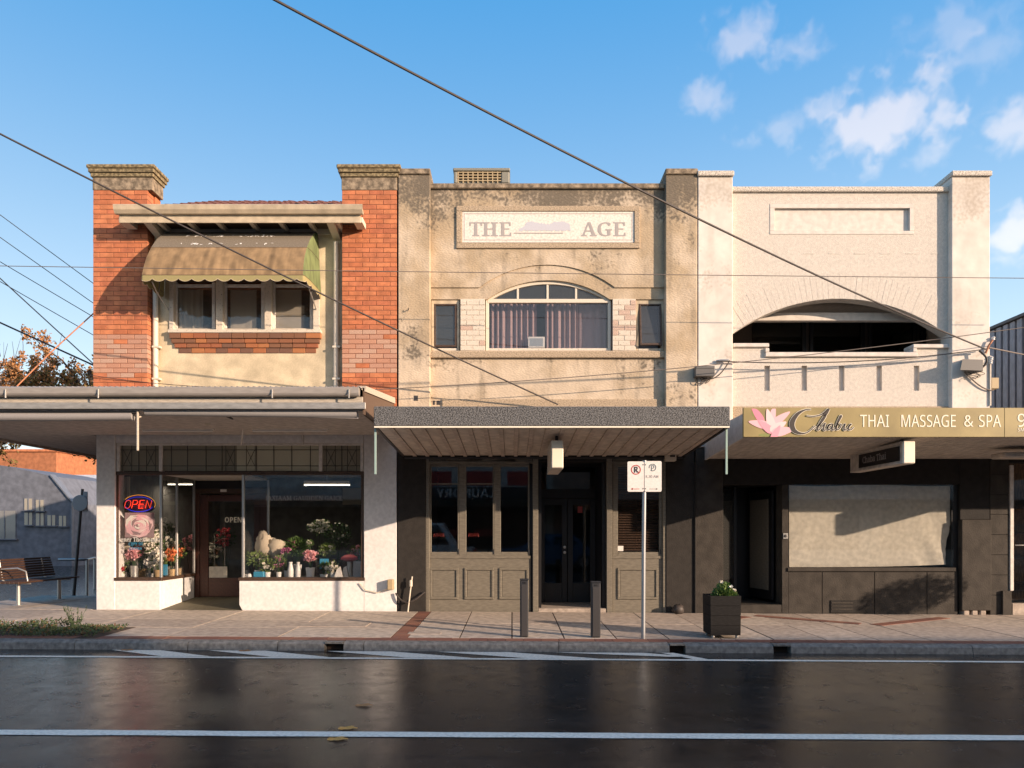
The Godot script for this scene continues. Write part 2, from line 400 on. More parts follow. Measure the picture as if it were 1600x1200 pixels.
	M.tyre = mat(C(.02, .02, .02), 0.8)
	M.opp = mat(C(.64, .59, .53), 0.9, {tone = blotch, size = 3.0}); M.opp2 = mat(C(.48, .33, .26), 0.9, {tone = blotch, size = 3.0}); M.opp3 = mat(C(.78, .76, .72), 0.9, {tone = blotch, size = 3.0})
	M.mid = mat(Color.WHITE, 0.92, {uv = true}); M.mid.albedo_texture = stained(512, 7, C(.42, .325, .215), C(.55, .45, .335), C(.12, .10, .075), 1.0)
	M.mid.heightmap_enabled = true; M.mid.heightmap_texture = pebble_uv(); M.mid.heightmap_scale = 0.5
	M.right = mat(Color.WHITE, 0.9, {uv = true}); M.right.albedo_texture = stained(512, 19, C(.65, .60, .535), C(.69, .635, .57), C(.24, .17, .10), 0.35)
	M.rough = mat(C(.80, .73, .64), 0.92, {tone = nt(0.03, 43, 0.9, 1.0, FastNoiseLite.TYPE_SIMPLEX_SMOOTH, 6), size = 1.1, detail = nt(0.22, 44, 0.80, 1.06, FastNoiseLite.TYPE_SIMPLEX, 3), dsize = 1.4, bump = nt(0.13, 45, 0.0, 1.0, FastNoiseLite.TYPE_SIMPLEX, 3), depth = 0.6})
	M.smooth_white = mat(C(.69, .635, .57), 0.85, {tone = nt(0.02, 46, 0.88, 1.0, FastNoiseLite.TYPE_SIMPLEX_SMOOTH, 5), size = 1.6, bump = bump, depth = 0.12})
	M.cap_white = mat(C(.78, .70, .60), 0.9, {tone = nt(0.05, 47, 0.18, 1.1, FastNoiseLite.TYPE_SIMPLEX_SMOOTH, 6, 512, 0.45), size = Vector3(0.9, 0.5, 0.9), bump = bump, depth = 0.3})
	M.board_white = mat(C(.76, .70, .62), 0.6, {tone = nt(0.03, 48, 0.78, 1.03, FastNoiseLite.TYPE_SIMPLEX_SMOOTH, 6, 512, 0.5), size = 0.8})
	M.faded = mat(C(.36, .33, .32), 0.8, {tone = nt(0.08, 49, 0.75, 1.3, FastNoiseLite.TYPE_SIMPLEX_SMOOTH, 4), size = 0.4})
	M.smear = mat(C(.55, .55, .60), 0.8, {tone = nt(0.12, 50, 0.7, 1.25, FastNoiseLite.TYPE_SIMPLEX_SMOOTH, 4), size = 0.4})
	M.moss_ledge = mat(C(.50, .39, .27), 0.95, {tone = nt(0.04, 51, 0.5, 1.1, FastNoiseLite.TYPE_SIMPLEX_SMOOTH, 6, 512, 0.45), size = Vector3(0.8, 0.5, 0.8), bump = bump, depth = 0.6})

func pebble_uv() -> Texture2D:
	return nt(0.16, 52, 0.0, 1.0, FastNoiseLite.TYPE_SIMPLEX, 3, 1024)

# Old render with dirt: where the photograph shows mould under the copings, drips and mottled patches.
const SPAN := Rect2(-2.0, 7.8, 10.4, 5.4)   # left, top, width, height of the upper fronts of the two rendered buildings
func stained(high: int, seed_: int, a: Color, b: Color, dirt: Color, much: float) -> ImageTexture:
	var w := high * 2
	var layers := []
	for k in 4:
		var f := FastNoiseLite.new()
		f.seed = seed_ + k
		f.frequency = [0.006, 0.03, 0.14, 0.011][k]
		f.fractal_octaves = 5
		f.noise_type = FastNoiseLite.TYPE_SIMPLEX_SMOOTH
		var im := f.get_image(w, high, false, false, true)
		layers.append(im.get_data())
	var n0: PackedByteArray = layers[0]; var n1: PackedByteArray = layers[1]; var n2: PackedByteArray = layers[2]; var n3: PackedByteArray = layers[3]
	var out := PackedByteArray()
	out.resize(w * high * 3)
	for y in high:
		var wy := SPAN.position.y - SPAN.size.y * (y + 0.5) / high
		var damp := clampf(1.0 - absf(wy - 7.38) / 0.75, 0.0, 1.0) * 0.34 + clampf(1.0 - absf(wy - 4.45) / 0.22, 0.0, 1.0) * 0.16 + (0.05 if wy > 5.0 else 0.0)
		var low := smoothstep(4.7, 4.3, wy)
		for x in w:
			var k := y * w + x
			var p := n0[k] / 255.0; var q := n1[k] / 255.0; var r := n2[k] / 255.0; var s := n3[k] / 255.0
			var c := a.lerp(b, clampf((s - 0.35) * 2.2 + low * 0.7, 0.0, 1.0))
			c *= 0.84 + 0.26 * q
			var drip := n1[(y / 9) * w + x] / 255.0   # runs of dirt down the wall
			var d := (smoothstep(0.62, 0.86, p * 0.45 + q * 0.3 + r * 0.25 + damp) + smoothstep(0.58, 0.8, drip * 0.75 + p * 0.35 + damp * 0.25) * 0.4) * much
			c = c.lerp(dirt, clampf(d * (0.35 + 0.9 * r), 0.0, 0.92))
			c = c.linear_to_srgb()
			out[k * 3] = int(clampf(c.r, 0, 1) * 255); out[k * 3 + 1] = int(clampf(c.g, 0, 1) * 255); out[k * 3 + 2] = int(clampf(c.b, 0, 1) * 255)
	return ImageTexture.create_from_image(Image.create_from_data(w, high, false, Image.FORMAT_RGB8, out))

# ---------------------------------------------------------------- sky
func clouds() -> ImageTexture:   # thin white puffs, as clouds lie over the roofs and elsewhere round the sky
	var w := 4096
	var im := Image.create_empty(w, w / 2, false, Image.FORMAT_RGBA8)
	var f := FastNoiseLite.new(); f.seed = 5; f.frequency = 0.022; f.fractal_octaves = 6; f.noise_type = FastNoiseLite.TYPE_SIMPLEX_SMOOTH
	var g := FastNoiseLite.new(); g.seed = 9; g.frequency = 0.05; g.fractal_octaves = 4
	var puff := Color(.22, .125, .035).linear_to_srgb()
	var puffs := []   # azimuth, height, half-widths (degrees), strength
	for q in [[1375, 195, 110, 66, 1.0], [1440, 160, 70, 50, .7], [1165, 58, 100, 40, .66], [1235, 72, 60, 34, .5], [1105, 152, 55, 36, .6], [1215, 200, 75, 28, .42], [1290, 165, 40, 26, .35], [1480, 42, 95, 34, .36], [1545, 85, 70, 40, .34], [1450, 245, 50, 34, .5], [1572, 200, 58, 38, .8], [1590, 372, 75, 50, .75], [1660, 345, 90, 55, .75]]:
		var dx: float = (q[0] - 800.0) / FOCAL; var dy: float = (831.0 - q[1]) / FOCAL
		var k := rad_to_deg(1.0 / FOCAL) * 0.72
		puffs.append([rad_to_deg(atan(dx)), rad_to_deg(atan(dy / sqrt(1 + dx * dx))), q[2] * k, q[3] * k, q[4]])
	var rng := RandomNumberGenerator.new(); rng.seed = 3
	for k in 26:
		puffs.append([rng.randf_range(60, 305), rng.randf_range(14, 60), rng.randf_range(4, 9), rng.randf_range(2.5, 5), rng.randf_range(.4, 1.0)])
	for p in puffs:
		var cx: float = p[0] / 360.0 * w; var cy: float = (90.0 - p[1]) / 180.0 * w / 2.0
		var rx: float = p[2] / 360.0 * w; var ry: float = p[3] / 180.0 * w / 2.0
		for y in range(int(cy - ry * 2.1), int(cy + ry * 2.1)):
			for x in range(int(cx - rx * 2.1), int(cx + rx * 2.1)):
				var a := (x - cx) / rx; var b := (y - cy) / ry
				var wx := x + 9.0 * g.get_noise_2d(x, y); var wy := y + 9.0 * g.get_noise_2d(x + 900.0, y)
				var n := f.get_noise_2d(wx, wy * 1.25)
				var r := sqrt(a * a + b * b * (1.0 if b < 0.0 else 1.5))
				var d := smoothstep(0.0, 1.0, 1.0 - r * 0.78 + n * 0.95) * smoothstep(2.05, 1.3, r)
				if d > 0.004:
					var xx := posmod(x, w)
					var o := im.get_pixel(xx, y)
					var t: float = minf(0.98, o.a + d * p[4] * (1.0 - o.a))
					im.set_pixel(xx, y, puff)
					im.set_pixel(xx, y, Color(puff.r, puff.g, puff.b, t))
	return ImageTexture.create_from_image(im)

func light_and_camera() -> void:
	var cam := Camera3D.new()
	cam.projection = Camera3D.PROJECTION_FRUSTUM
	cam.near = 0.05; cam.far = 900.0
	cam.size = cam.near * 1200.0 / FOCAL
	cam.frustum_offset = Vector2(0.0, (831.0 - 600.0) / FOCAL * cam.near)
	cam.position = Vector3(0, EYE, FAR_Z)
	add_child(cam)
	cam.current = true
	var env := Environment.new()
	env.background_mode = Environment.BG_SKY
	var sm := ProceduralSkyMaterial.new()
	sm.sky_top_color = Color(0.004, 0.135, 0.330).linear_to_srgb()
	sm.sky_horizon_color = Color(0.60, 0.67, 0.635).linear_to_srgb()
	sm.sky_curve = 0.20
	sm.ground_bottom_color = Color(0.10, 0.09, 0.08); sm.ground_horizon_color = Color(0.35, 0.36, 0.38)
	sm.sun_angle_max = 75.0; sm.sun_curve = 0.7
	sm.sky_cover = clouds()
	sm.sky_cover_modulate = Color(1, 1, 1, 1)
	var sky := Sky.new(); sky.sky_material = sm
	env.sky = sky
	env.tonemap_mode = Environment.TONE_MAPPER_LINEAR
	env.tonemap_exposure = 2.3
	env.sdfgi_enabled = true; env.ssao_enabled = true; env.ssil_enabled = true
	var we := WorldEnvironment.new(); we.environment = env
	add_child(we)
	var sun := DirectionalLight3D.new()
	sun.light_color = Color(1.0, 0.885, 0.775)
	sun.light_energy = 1.10
	sun.light_angular_distance = 0.5
	sun.shadow_enabled = true
	add_child(sun)
	sun.look_at_from_position(Vector3.ZERO, Vector3(-1.645, -0.457, -1.0))

# ---------------------------------------------------------------- ground
func slab(b: MB, x0: float, x1: float, z0: float, z1: float, top: float, th: float, fall := 0.0) -> MB:   # lies on the falling street; fall: drop per metre towards the kerb
	var q := []
	for y in [0.0, th]:
		for s in [[x0, z0], [x1, z0], [x1, z1], [x0, z1]]: q.append(Vector3(s[0], G(s[0]) + top - y - fall * s[1], s[1]))
	return b.hexa(q)

const KERB_Z := 3.36
const ROAD := -0.145
func ground() -> void:
	var b := MB.new()
	var q := []
	for s in [[-400, -400], [400, -400], [400, 400], [-400, 400]]: q.append(Vector3(s[0], G(s[0]) + ROAD, s[1]))
	b.quad(q[0], q[1], q[2], q[3])
	struct("road", b, M.asphalt)
	# painted lines, 4 mm above the road
	for l in [["edge_line", 3.87, 0.10, 0.0], ["centre_line", 7.17, 0.14, 0.0]]:
		b = MB.new()
		var rng := RandomNumberGenerator.new(); rng.seed = 8
		var pts := []
		for k in 161:
			var x := -20.0 + 0.25 * k
			pts.append([x, l[1] + rng.randf_range(-.006, .006), l[1] + l[2] + rng.randf_range(-.008, .008)])
		for k in 160:
			var a = pts[k]; var c = pts[k + 1]
			var y0 := G(a[0]) + ROAD + 0.004; var y1 := G(c[0]) + ROAD + 0.004
			b.quad(Vector3(a[0], y0, a[1]), Vector3(c[0], y1, c[1]), Vector3(c[0], y1, c[2]), Vector3(a[0], y0, a[2]))
		var o := struct(l[0], b, M.line)
	for k in 5:   # hatching by the kerb
		b = MB.new()
		var xa: float = [-5.10, -3.86, -2.36, -0.95, 0.52][k]
		var wide: float = [0.62, 0.72, 0.82, 0.9, 1.15][k]
		var z0 := 3.41; var z1 := 3.86
		var sh: float = [0.9, 1.0, 1.15, 1.2, 0.7][k]
		var w2 := wide * (0.98 if k < 4 else 0.28)
		var p := [Vector3(xa, 0, z0), Vector3(xa + wide, 0, z0), Vector3(xa + wide * 0.9 + sh, 0, z1 - (0.17 if k == 4 else 0.0)), Vector3(xa + wide * 0.9 + sh - w2, 0, z1 - (0.17 if k == 4 else 0.0))]
		for i in 4: p[i].y = G(p[i].x) + ROAD + 0.004
		b.quad(p[0], p[1], p[2], p[3])
		struct("hatching_stripe", b, M.line)
	b = MB.new()
	var e := [Vector3(1.90, 0, 3.40), Vector3(2.06, 0, 3.40), Vector3(2.38, 0, 3.86), Vector3(2.20, 0, 3.86)]
	for i in 4: e[i].y = G(e[i].x) + ROAD + 0.004
	b.quad(e[0], e[1], e[2], e[3])
	struct("hatching_end_line", b, M.line)
	# footpath: bed, slabs, red paver bands
	var bed := struct("footpath", slab(slab(MB.new(), -40, 40, -0.3, 3.2, -0.009, 0.35, 0.01), -9.9, -7.3, -2.7, -0.3, -0.009, 0.3, 0.0), M.soil_and_hole_shade)
	var mats := [M.concrete, M.concrete2, M.concrete3]
	var rng2 := RandomNumberGenerator.new(); rng2.seed = 21
	var gap := 0.009
	var rows := [[0.012, 1.52], [1.52, 2.96]]
	var x := -1.40
	while x < 16.0:
		for r in rows:
			part(bed, "slab", slab(MB.new(), x + gap, x + 0.70 - gap, r[0] + gap, r[1] - gap, rng2.randf_range(-.003, .003), 0.06, 0.01), mats[rng2.randi() % 3])
		x += 0.70
	x = -1.62
	while x > -14.0:
		for r in [[0.012, 1.2], [1.2, 2.1], [2.1, 2.96]]:
			if r[0] > 2.0 and x < -5.4: continue
			part(bed, "slab", slab(MB.new(), x - 1.5 + gap, x - gap, r[0] + gap, r[1] - gap, rng2.randf_range(-.003, .003), 0.06, 0.01), mats[rng2.randi() % 3])
		x -= 1.5
	for k in 2:
		for j in 2: part(bed, "slab", slab(MB.new(), -9.86 + 1.28 * k, -8.6 + 1.28 * k, -2.66 + 1.33 * j, -1.34 + 1.33 * j, 0.0, 0.06), mats[(k + j) % 3])
	x = -6.9
	var n := 0
	while x < 12.0:   # along the kerb
		part(bed, "paver", slab(MB.new(), x + .003, x + .232, 2.965, 3.19, rng2.randf_range(-.002, .002), 0.06, 0.01), M["paver%d" % (rng2.randi() % 3)])
		x += 0.235
	for cross in [-1.62]:   # across the path between the shops
		for k in 13: part(bed, "paver", slab(MB.new(), cross + .006, cross + 0.215, 0.02 + 0.226 * k, 0.02 + 0.226 * k + 0.221, rng2.randf_range(-.002, .002), 0.06, 0.01), M["paver%d" % (rng2.randi() % 3)])
	# two red bands in a diamond before the third shop, laid a little proud
	for band in [[Vector2(4.1, .35), Vector2(5.6, 1.45)], [Vector2(5.6, 1.45), Vector2(7.3, .45)], [Vector2(3.2, 1.1), Vector2(4.1, .35)]]:
		var d: Vector2 = band[1] - band[0]
		var cnt := int(d.length() / 0.235)
		d = d.normalized()
		var s := Vector2(-d.y, d.x) * 0.1
		for k in cnt:
			var p0: Vector2 = band[0] + d * 0.235 * k; var p1 := p0 + d * 0.228
			var pts := []
			for y in [0.006, -0.03]:
				for c in [p0 - s, p1 - s, p1 + s, p0 + s]: pts.append(Vector3(c.x, G(c.x) - 0.01 * c.y + y, c.y))
			part(bed, "paver", MB.new().hexa(pts), M["paver%d" % (rng2.randi() % 3)])
	# kerb stones with three drain outlets
	var cuts := [-24.0, -18.0, -12.0, -9.0, -5.6, -4.15, -3.0, -2.40, -2.16, -1.9, 0.6, 2.02, 2.22, 3.35, 3.57, 5.9, 8.6, 11.0, 14.0, 20.0, 26.0]
	var kt := Node3D.new(); kt.name = "kerb"; add_child(kt); kt.set_meta("kind", "structure")
	for k in cuts.size() - 1:
		var x0: float = cuts[k] + 0.004; var x1: float = cuts[k + 1] - 0.004
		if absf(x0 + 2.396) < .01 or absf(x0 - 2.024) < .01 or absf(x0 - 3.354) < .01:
			part(kt, "outlet", slab(MB.new(), x0, x1, 3.2, 3.24, -0.034, 0.13, 0.0), M.soil_and_hole_shade)  # dark soil colour here stands in for the shade inside the hole
			part(kt, "outlet_lid", slab(MB.new(), x0, x1, 3.245, KERB_Z, -0.034, 0.022, 0.0), M.kerb)
			continue
		var prof := [[3.2, -0.032], [3.30, -0.034], [3.335, -0.043], [3.355, -0.062], [3.375, -0.16], [3.2, -0.2]]
		b = MB.new()
		var c := Vector3((x0 + x1) / 2, G(x0) - 0.1, 3.27)
		for j in prof.size():
			var p = prof[j]; var r = prof[(j + 1) % prof.size()]
			b.face([Vector3(x0, G(x0) + p[1], p[0]), Vector3(x1, G(x1) + p[1], p[0]), Vector3(x1, G(x1) + r[1], r[0]), Vector3(x0, G(x0) + r[1], r[0])], c)
		for xx in [x0, x1]:
			var f := []
			for p in prof: f.append(Vector3(xx, G(xx) + p[1], p[0]))
			b.face(f, c)
		part(kt, "kerb_stone", b, M.kerb)
	# planted strip at the left
	b = MB.new()
	slab(b, -14, -5.45, 2.12, 3.19, 0.0, 0.1, 0.01)
	struct("garden_bed", b, M.soil_and_hole_shade)
	var rg := RandomNumberGenerator.new(); rg.seed = 12
	var nz := FastNoiseLite.new(); nz.seed = 2; nz.frequency = 0.9
	var bs := [MB.new(), MB.new(), MB.new()]
	for k in 9000:
		var px := rg.randf_range(-12.0, -5.5); var pz := rg.randf_range(2.2, 3.17)
		var hh := (0.045 + 0.10 * clampf(nz.get_noise_2d(px * 2.0, pz * 2.0) + 0.45, 0, 1)) * (1.0 if px < -6.2 else 0.6)
		if nz.get_noise_2d(px * 3.0 + 40, pz * 3.0) < -0.28: continue
		var dd := Vector3(rg.randf_range(-1, 1), rg.randf_range(0.1, 1.0), rg.randf_range(-1, 1)).normalized()
		bs[0 if rg.randf() < .55 else (1 if rg.randf() < .6 else 2)].leaf(Vector3(px, G(px) - 0.02 + rg.randf() * hh, pz), dd, dd.cross(Vector3(rg.randf() - .5, rg.randf() - .5, rg.randf() - .5)).normalized(), rg.randf_range(.03, .06), rg.randf_range(.015, .03))
	var gc := Node3D.new(); gc.name = "ground_cover"; add_child(gc)
	gc.set_meta("kind", "stuff"); tag(gc, "low green and rust ground cover plants in the strip beside the kerb", "ground cover")
	for k in 3: part(gc, "leaves", bs[k], M["cover%d" % k], true)
	# a taller weedy sprig
	var sp := thing("sprig_plant", Vector3(-6.1, G(-6.1) - 0.02, 2.5), "wispy grey green sprig standing above the ground cover by the kerb", "plant")
	var st := MB.new(); var lf := MB.new()
	for k in 16:
		var a := rg.randf() * TAU
		var top := Vector3(-6.1 + cos(a) * rg.randf_range(.03, .17), 0.03 + rg.randf_range(.12, .33), 2.5 + sin(a) * .1)
		var foot := Vector3(-6.1 + cos(a) * .03, 0.01, 2.5 + sin(a) * .03)
		st.tube([foot, foot.lerp(top, .5) + Vector3(0, .03, 0), top], .004, .002, 4)
		for j in 10:
			var c := foot.lerp(top, rg.randf_range(.3, 1.0))
			var d := Vector3(rg.randf() - .5, rg.randf(), rg.randf() - .5).normalized()
			lf.leaf(c, d, d.cross(Vector3.RIGHT + Vector3(0, rg.randf(), 0)).normalized(), .05, .014)
	part(sp, "stem", st, M.cover0); part(sp, "leaves", lf, M.cover0, true)
	# fallen leaves on the wet road
	for q2 in [[568, 1103, "pale leaf lying alone on the wet lane below the reflections"], [543, 1139, "yellow and orange leaf lying just above the white centre line"], [527, 1156, "orange leaf lying just below the white centre line"], [219, 1010, "small rust leaf lying in the gutter against the kerb"], [399, 1010, "tiny brown leaf lying on the hatching beside the kerb"]]:
		var depth: float = (EYE - ROAD) * FOCAL / (q2[1] - 831.0)
		var lz: float = FAR_Z - depth
		var lx := X(q2[0], lz)
		depth = (EYE - ROAD - G(lx)) * FOCAL / (q2[1] - 831.0); lz = minf(FAR_Z - depth, 9.0); lx = X(q2[0], lz)
		if lz < 3.42: lz = 3.43
		b = MB.new()
		var lr := 0.056
		var rim := []
		for k in 18:
			var a := TAU * k / 18.0 + 0.4
			var rr := lr * (0.62 + 0.38 * absf(cos(a * 2.5)))
			rim.append(Vector3(lx + cos(a) * rr * 1.5, G(lx) + ROAD + 0.005 + 0.008 * absf(sin(a * 1.5)), lz + sin(a) * rr))
		var mid := Vector3(lx, G(lx) + ROAD + 0.006, lz)
		for k in 18:
			b.tri(mid, rim[k], rim[(k + 1) % 18])
		one("fallen_leaf", b, M.leaf_yellow if q2[1] > 1130 else M.autumn0, q2[2], "leaf", "fallen leaves on the road")

# ---------------------------------------------------------------- corner shop of brick
var brick_mesh := {}
func brick_box(w: float, h: float, d: float) -> ArrayMesh:
	var key := "%.3f %.3f %.3f" % [w, h, d]
	if not brick_mesh.has(key): brick_mesh[key] = MB.new().cb(Vector3(-w / 2, -h / 2, -d), Vector3(w / 2, h / 2, 0), 0.004).mesh()
	return brick_mesh[key]

func brick_pier(parent: Node3D, x0: float, x1: float, y0: float, y1: float, deep: float, z: float, seed_: int, tops := 0.0, foots := 0.0) -> void:   # tops, foots: the band once painted over
	var core := part(parent, "brick_pier", MB.new().cb(Vector3(x0 + .006, 3.13, z - deep), Vector3(x1 - .006, y1, z - .007), 0), M.mortar)
	var rng := RandomNumberGenerator.new(); rng.seed = seed_
	var rise := 0.0835
	var n := int((y1 - y0) / rise)
	var w := x1 - x0
	var long := w / 4.0
	for r in n:
		var y := y1 - (r + 0.5) * rise
		var cells := []
		if r % 2 == 0:
			for k in 4: cells.append([x0 + long * k, long])
		else:
			cells.append([x0, long / 2])
			for k in 3: cells.append([x0 + long * (k + 0.5), long])
			cells.append([x1 - long / 2, long / 2])
		for c in cells:
			var m := brick_box(snappedf(c[1] - 0.009, .001), rise - 0.009, deep - 0.01)
			var pale: bool = y < tops and y > foots and rng.randf() < 0.93
			var o := part(core, "brick", m, M[("pale%d" if pale else "brick%d") % (rng.randi() % 6)])
			o.position = Vector3(c[0] + c[1] / 2 + rng.randf_range(-.0012, .0012), y, z + rng.randf_range(-.002, .002))

func cap(parent: Node3D, called: String, x0: float, x1: float, y0: float, y1: float, z: float, deep: float, mt: Material, over := 0.07, steps := 3) -> void:   # moulded coping, overhanging front and sides
	var b := MB.new()
	var h := (y1 - y0) / steps
	for k in steps:
		var o: float = over * (k + 1.0) / steps if k < steps - 1 or steps == 1 else over
		if steps == 3: o = over * [0.35, 0.7, 1.0][k]
		b.cb(Vector3(x0 - o, y0 + h * k + (.0008 if k else 0.0), z - deep - o), Vector3(x1 + o, y0 + h * (k + 1), z + o), 0.012 if k == steps - 1 else 0.006)
	part(parent, called, b, mt)

func shell(parent: Node3D, x0: float, x1: float, z0: float, z1: float, top: float, floor_y: float, mt: Material, inside: Material) -> void:   # side walls, back, roof, floors: closed behind the front
	part(parent, "side_wall", MB.new().cb(Vector3(x0, -0.2, z1), Vector3(x0 + .15, top, z0), 0), mt)
	part(parent, "side_wall", MB.new().cb(Vector3(x1 - .15, -0.2, z1), Vector3(x1, top, z0), 0), mt)
	part(parent, "back_wall", MB.new().cb(Vector3(x0 + .151, -0.2, z1), Vector3(x1 - .151, top, z1 + .2), 0), mt)
	part(parent, "roof_slab", MB.new().cb(Vector3(x0 + .151, top - .2, z1 + .201), Vector3(x1 - .151, top - .02, z0), 0), mt)
	part(parent, "upper_floor", MB.new().cb(Vector3(x0 + .151, floor_y, z1 + .201), Vector3(x1 - .151, floor_y + .18, z0), 0), inside)
	part(parent, "shop_floor", MB.new().cb(Vector3(x0 + .151, -.15, z1 + .201), Vector3(x1 - .151, 0.03, z0 - .25), 0), M.floor_tile)
	for s in [x0 + .151, x1 - .171]: part(parent, "inner_lining", MB.new().cb(Vector3(s, .032, -5.09), Vector3(s + .02, floor_y - .002, z0 - .01), 0), inside)
	part(parent, "inner_wall", MB.new().cb(Vector3(x0 + .151, 0.032, -5.2), Vector3(x1 - .151, floor_y - .002, -5.1), 0), inside)
	part(parent, "inner_wall", MB.new().cb(Vector3(x0 + .151, floor_y + .182, -3.4), Vector3(x1 - .151, top - .202, -3.3), 0), inside)

func lead(b: MB, x0: float, y0: float, x1: float, y1: float, z: float, w := 0.007) -> void:
	b.tube([Vector3(x0, y0, z), Vector3((x0 + x1) / 2, (y0 + y1) / 2, z), Vector3(x1, y1, z)], w, w, 4)

func leadlight(parent: Node3D, px0: float, py0: float, px1: float, py1: float, z: float, ends: Array, lines: Array, gl: Material) -> void:
	var w := part(parent, "leadlight_window", MB.new().pb(px0, py0, px1, py1, z, .008, 0), gl)
	for h in [py0 + 7, py1 - 8]: 
		var b := MB.new(); lead(b, X(px0, z), Y(h, z), X(px1, z), Y(h, z), z + .004, .005); part(w, "lead_bar", b, M.lead)
	for l in lines:
		var b := MB.new(); lead(b, X(l, z), Y(py0, z), X(l, z), Y(py1, z), z + .004, .006); part(w, "lead_bar", b, M.lead)
	for e in ends:   # bordered lozenges
		for d in [[e - 6, py0 + 7, e + 6, py1 - 8], [e + 6, py0 + 7, e - 6, py1 - 8], [e - 7, py0, e - 7, py1], [e + 7, py0, e + 7, py1]]:
			var b := MB.new(); lead(b, X(d[0], z), Y(d[1], z), X(d[2], z), Y(d[3], z), z + .005, .004); part(w, "lead_bar", b, M.lead)

func curtain(parent: Node3D, x0: float, x1: float, y0: float, y1: float, z: float, folds: float, amp: float, mt: Material, called := "curtain") -> void:
	var b := MB.new()
	var n := int(folds * 10)
	var ps := []
	for k in n + 1:
		var t := float(k) / n
		var x := lerpf(x0, x1, t) + sin(t * 17.0) * 0.012
		var ph := t * folds * TAU + sin(t * 9.0) * 0.8
		var dz := amp * sin(ph) + amp * .4 * sin(ph * 2.1)
		var nn := Vector3(-cos(ph) * amp * folds * TAU / maxf(x1 - x0, .01), 0, 1).normalized()
		ps.append([Vector3(x, 0, z + dz), nn])
	for k in n:
		var a = ps[k]; var c = ps[k + 1]
		b.sq(a[0] + Vector3.UP * y0, a[0] + Vector3.UP * y1, c[0] + Vector3.UP * y1, c[0] + Vector3.UP * y0, a[1], a[1], c[1], c[1])
	part(parent, called, b, mt)

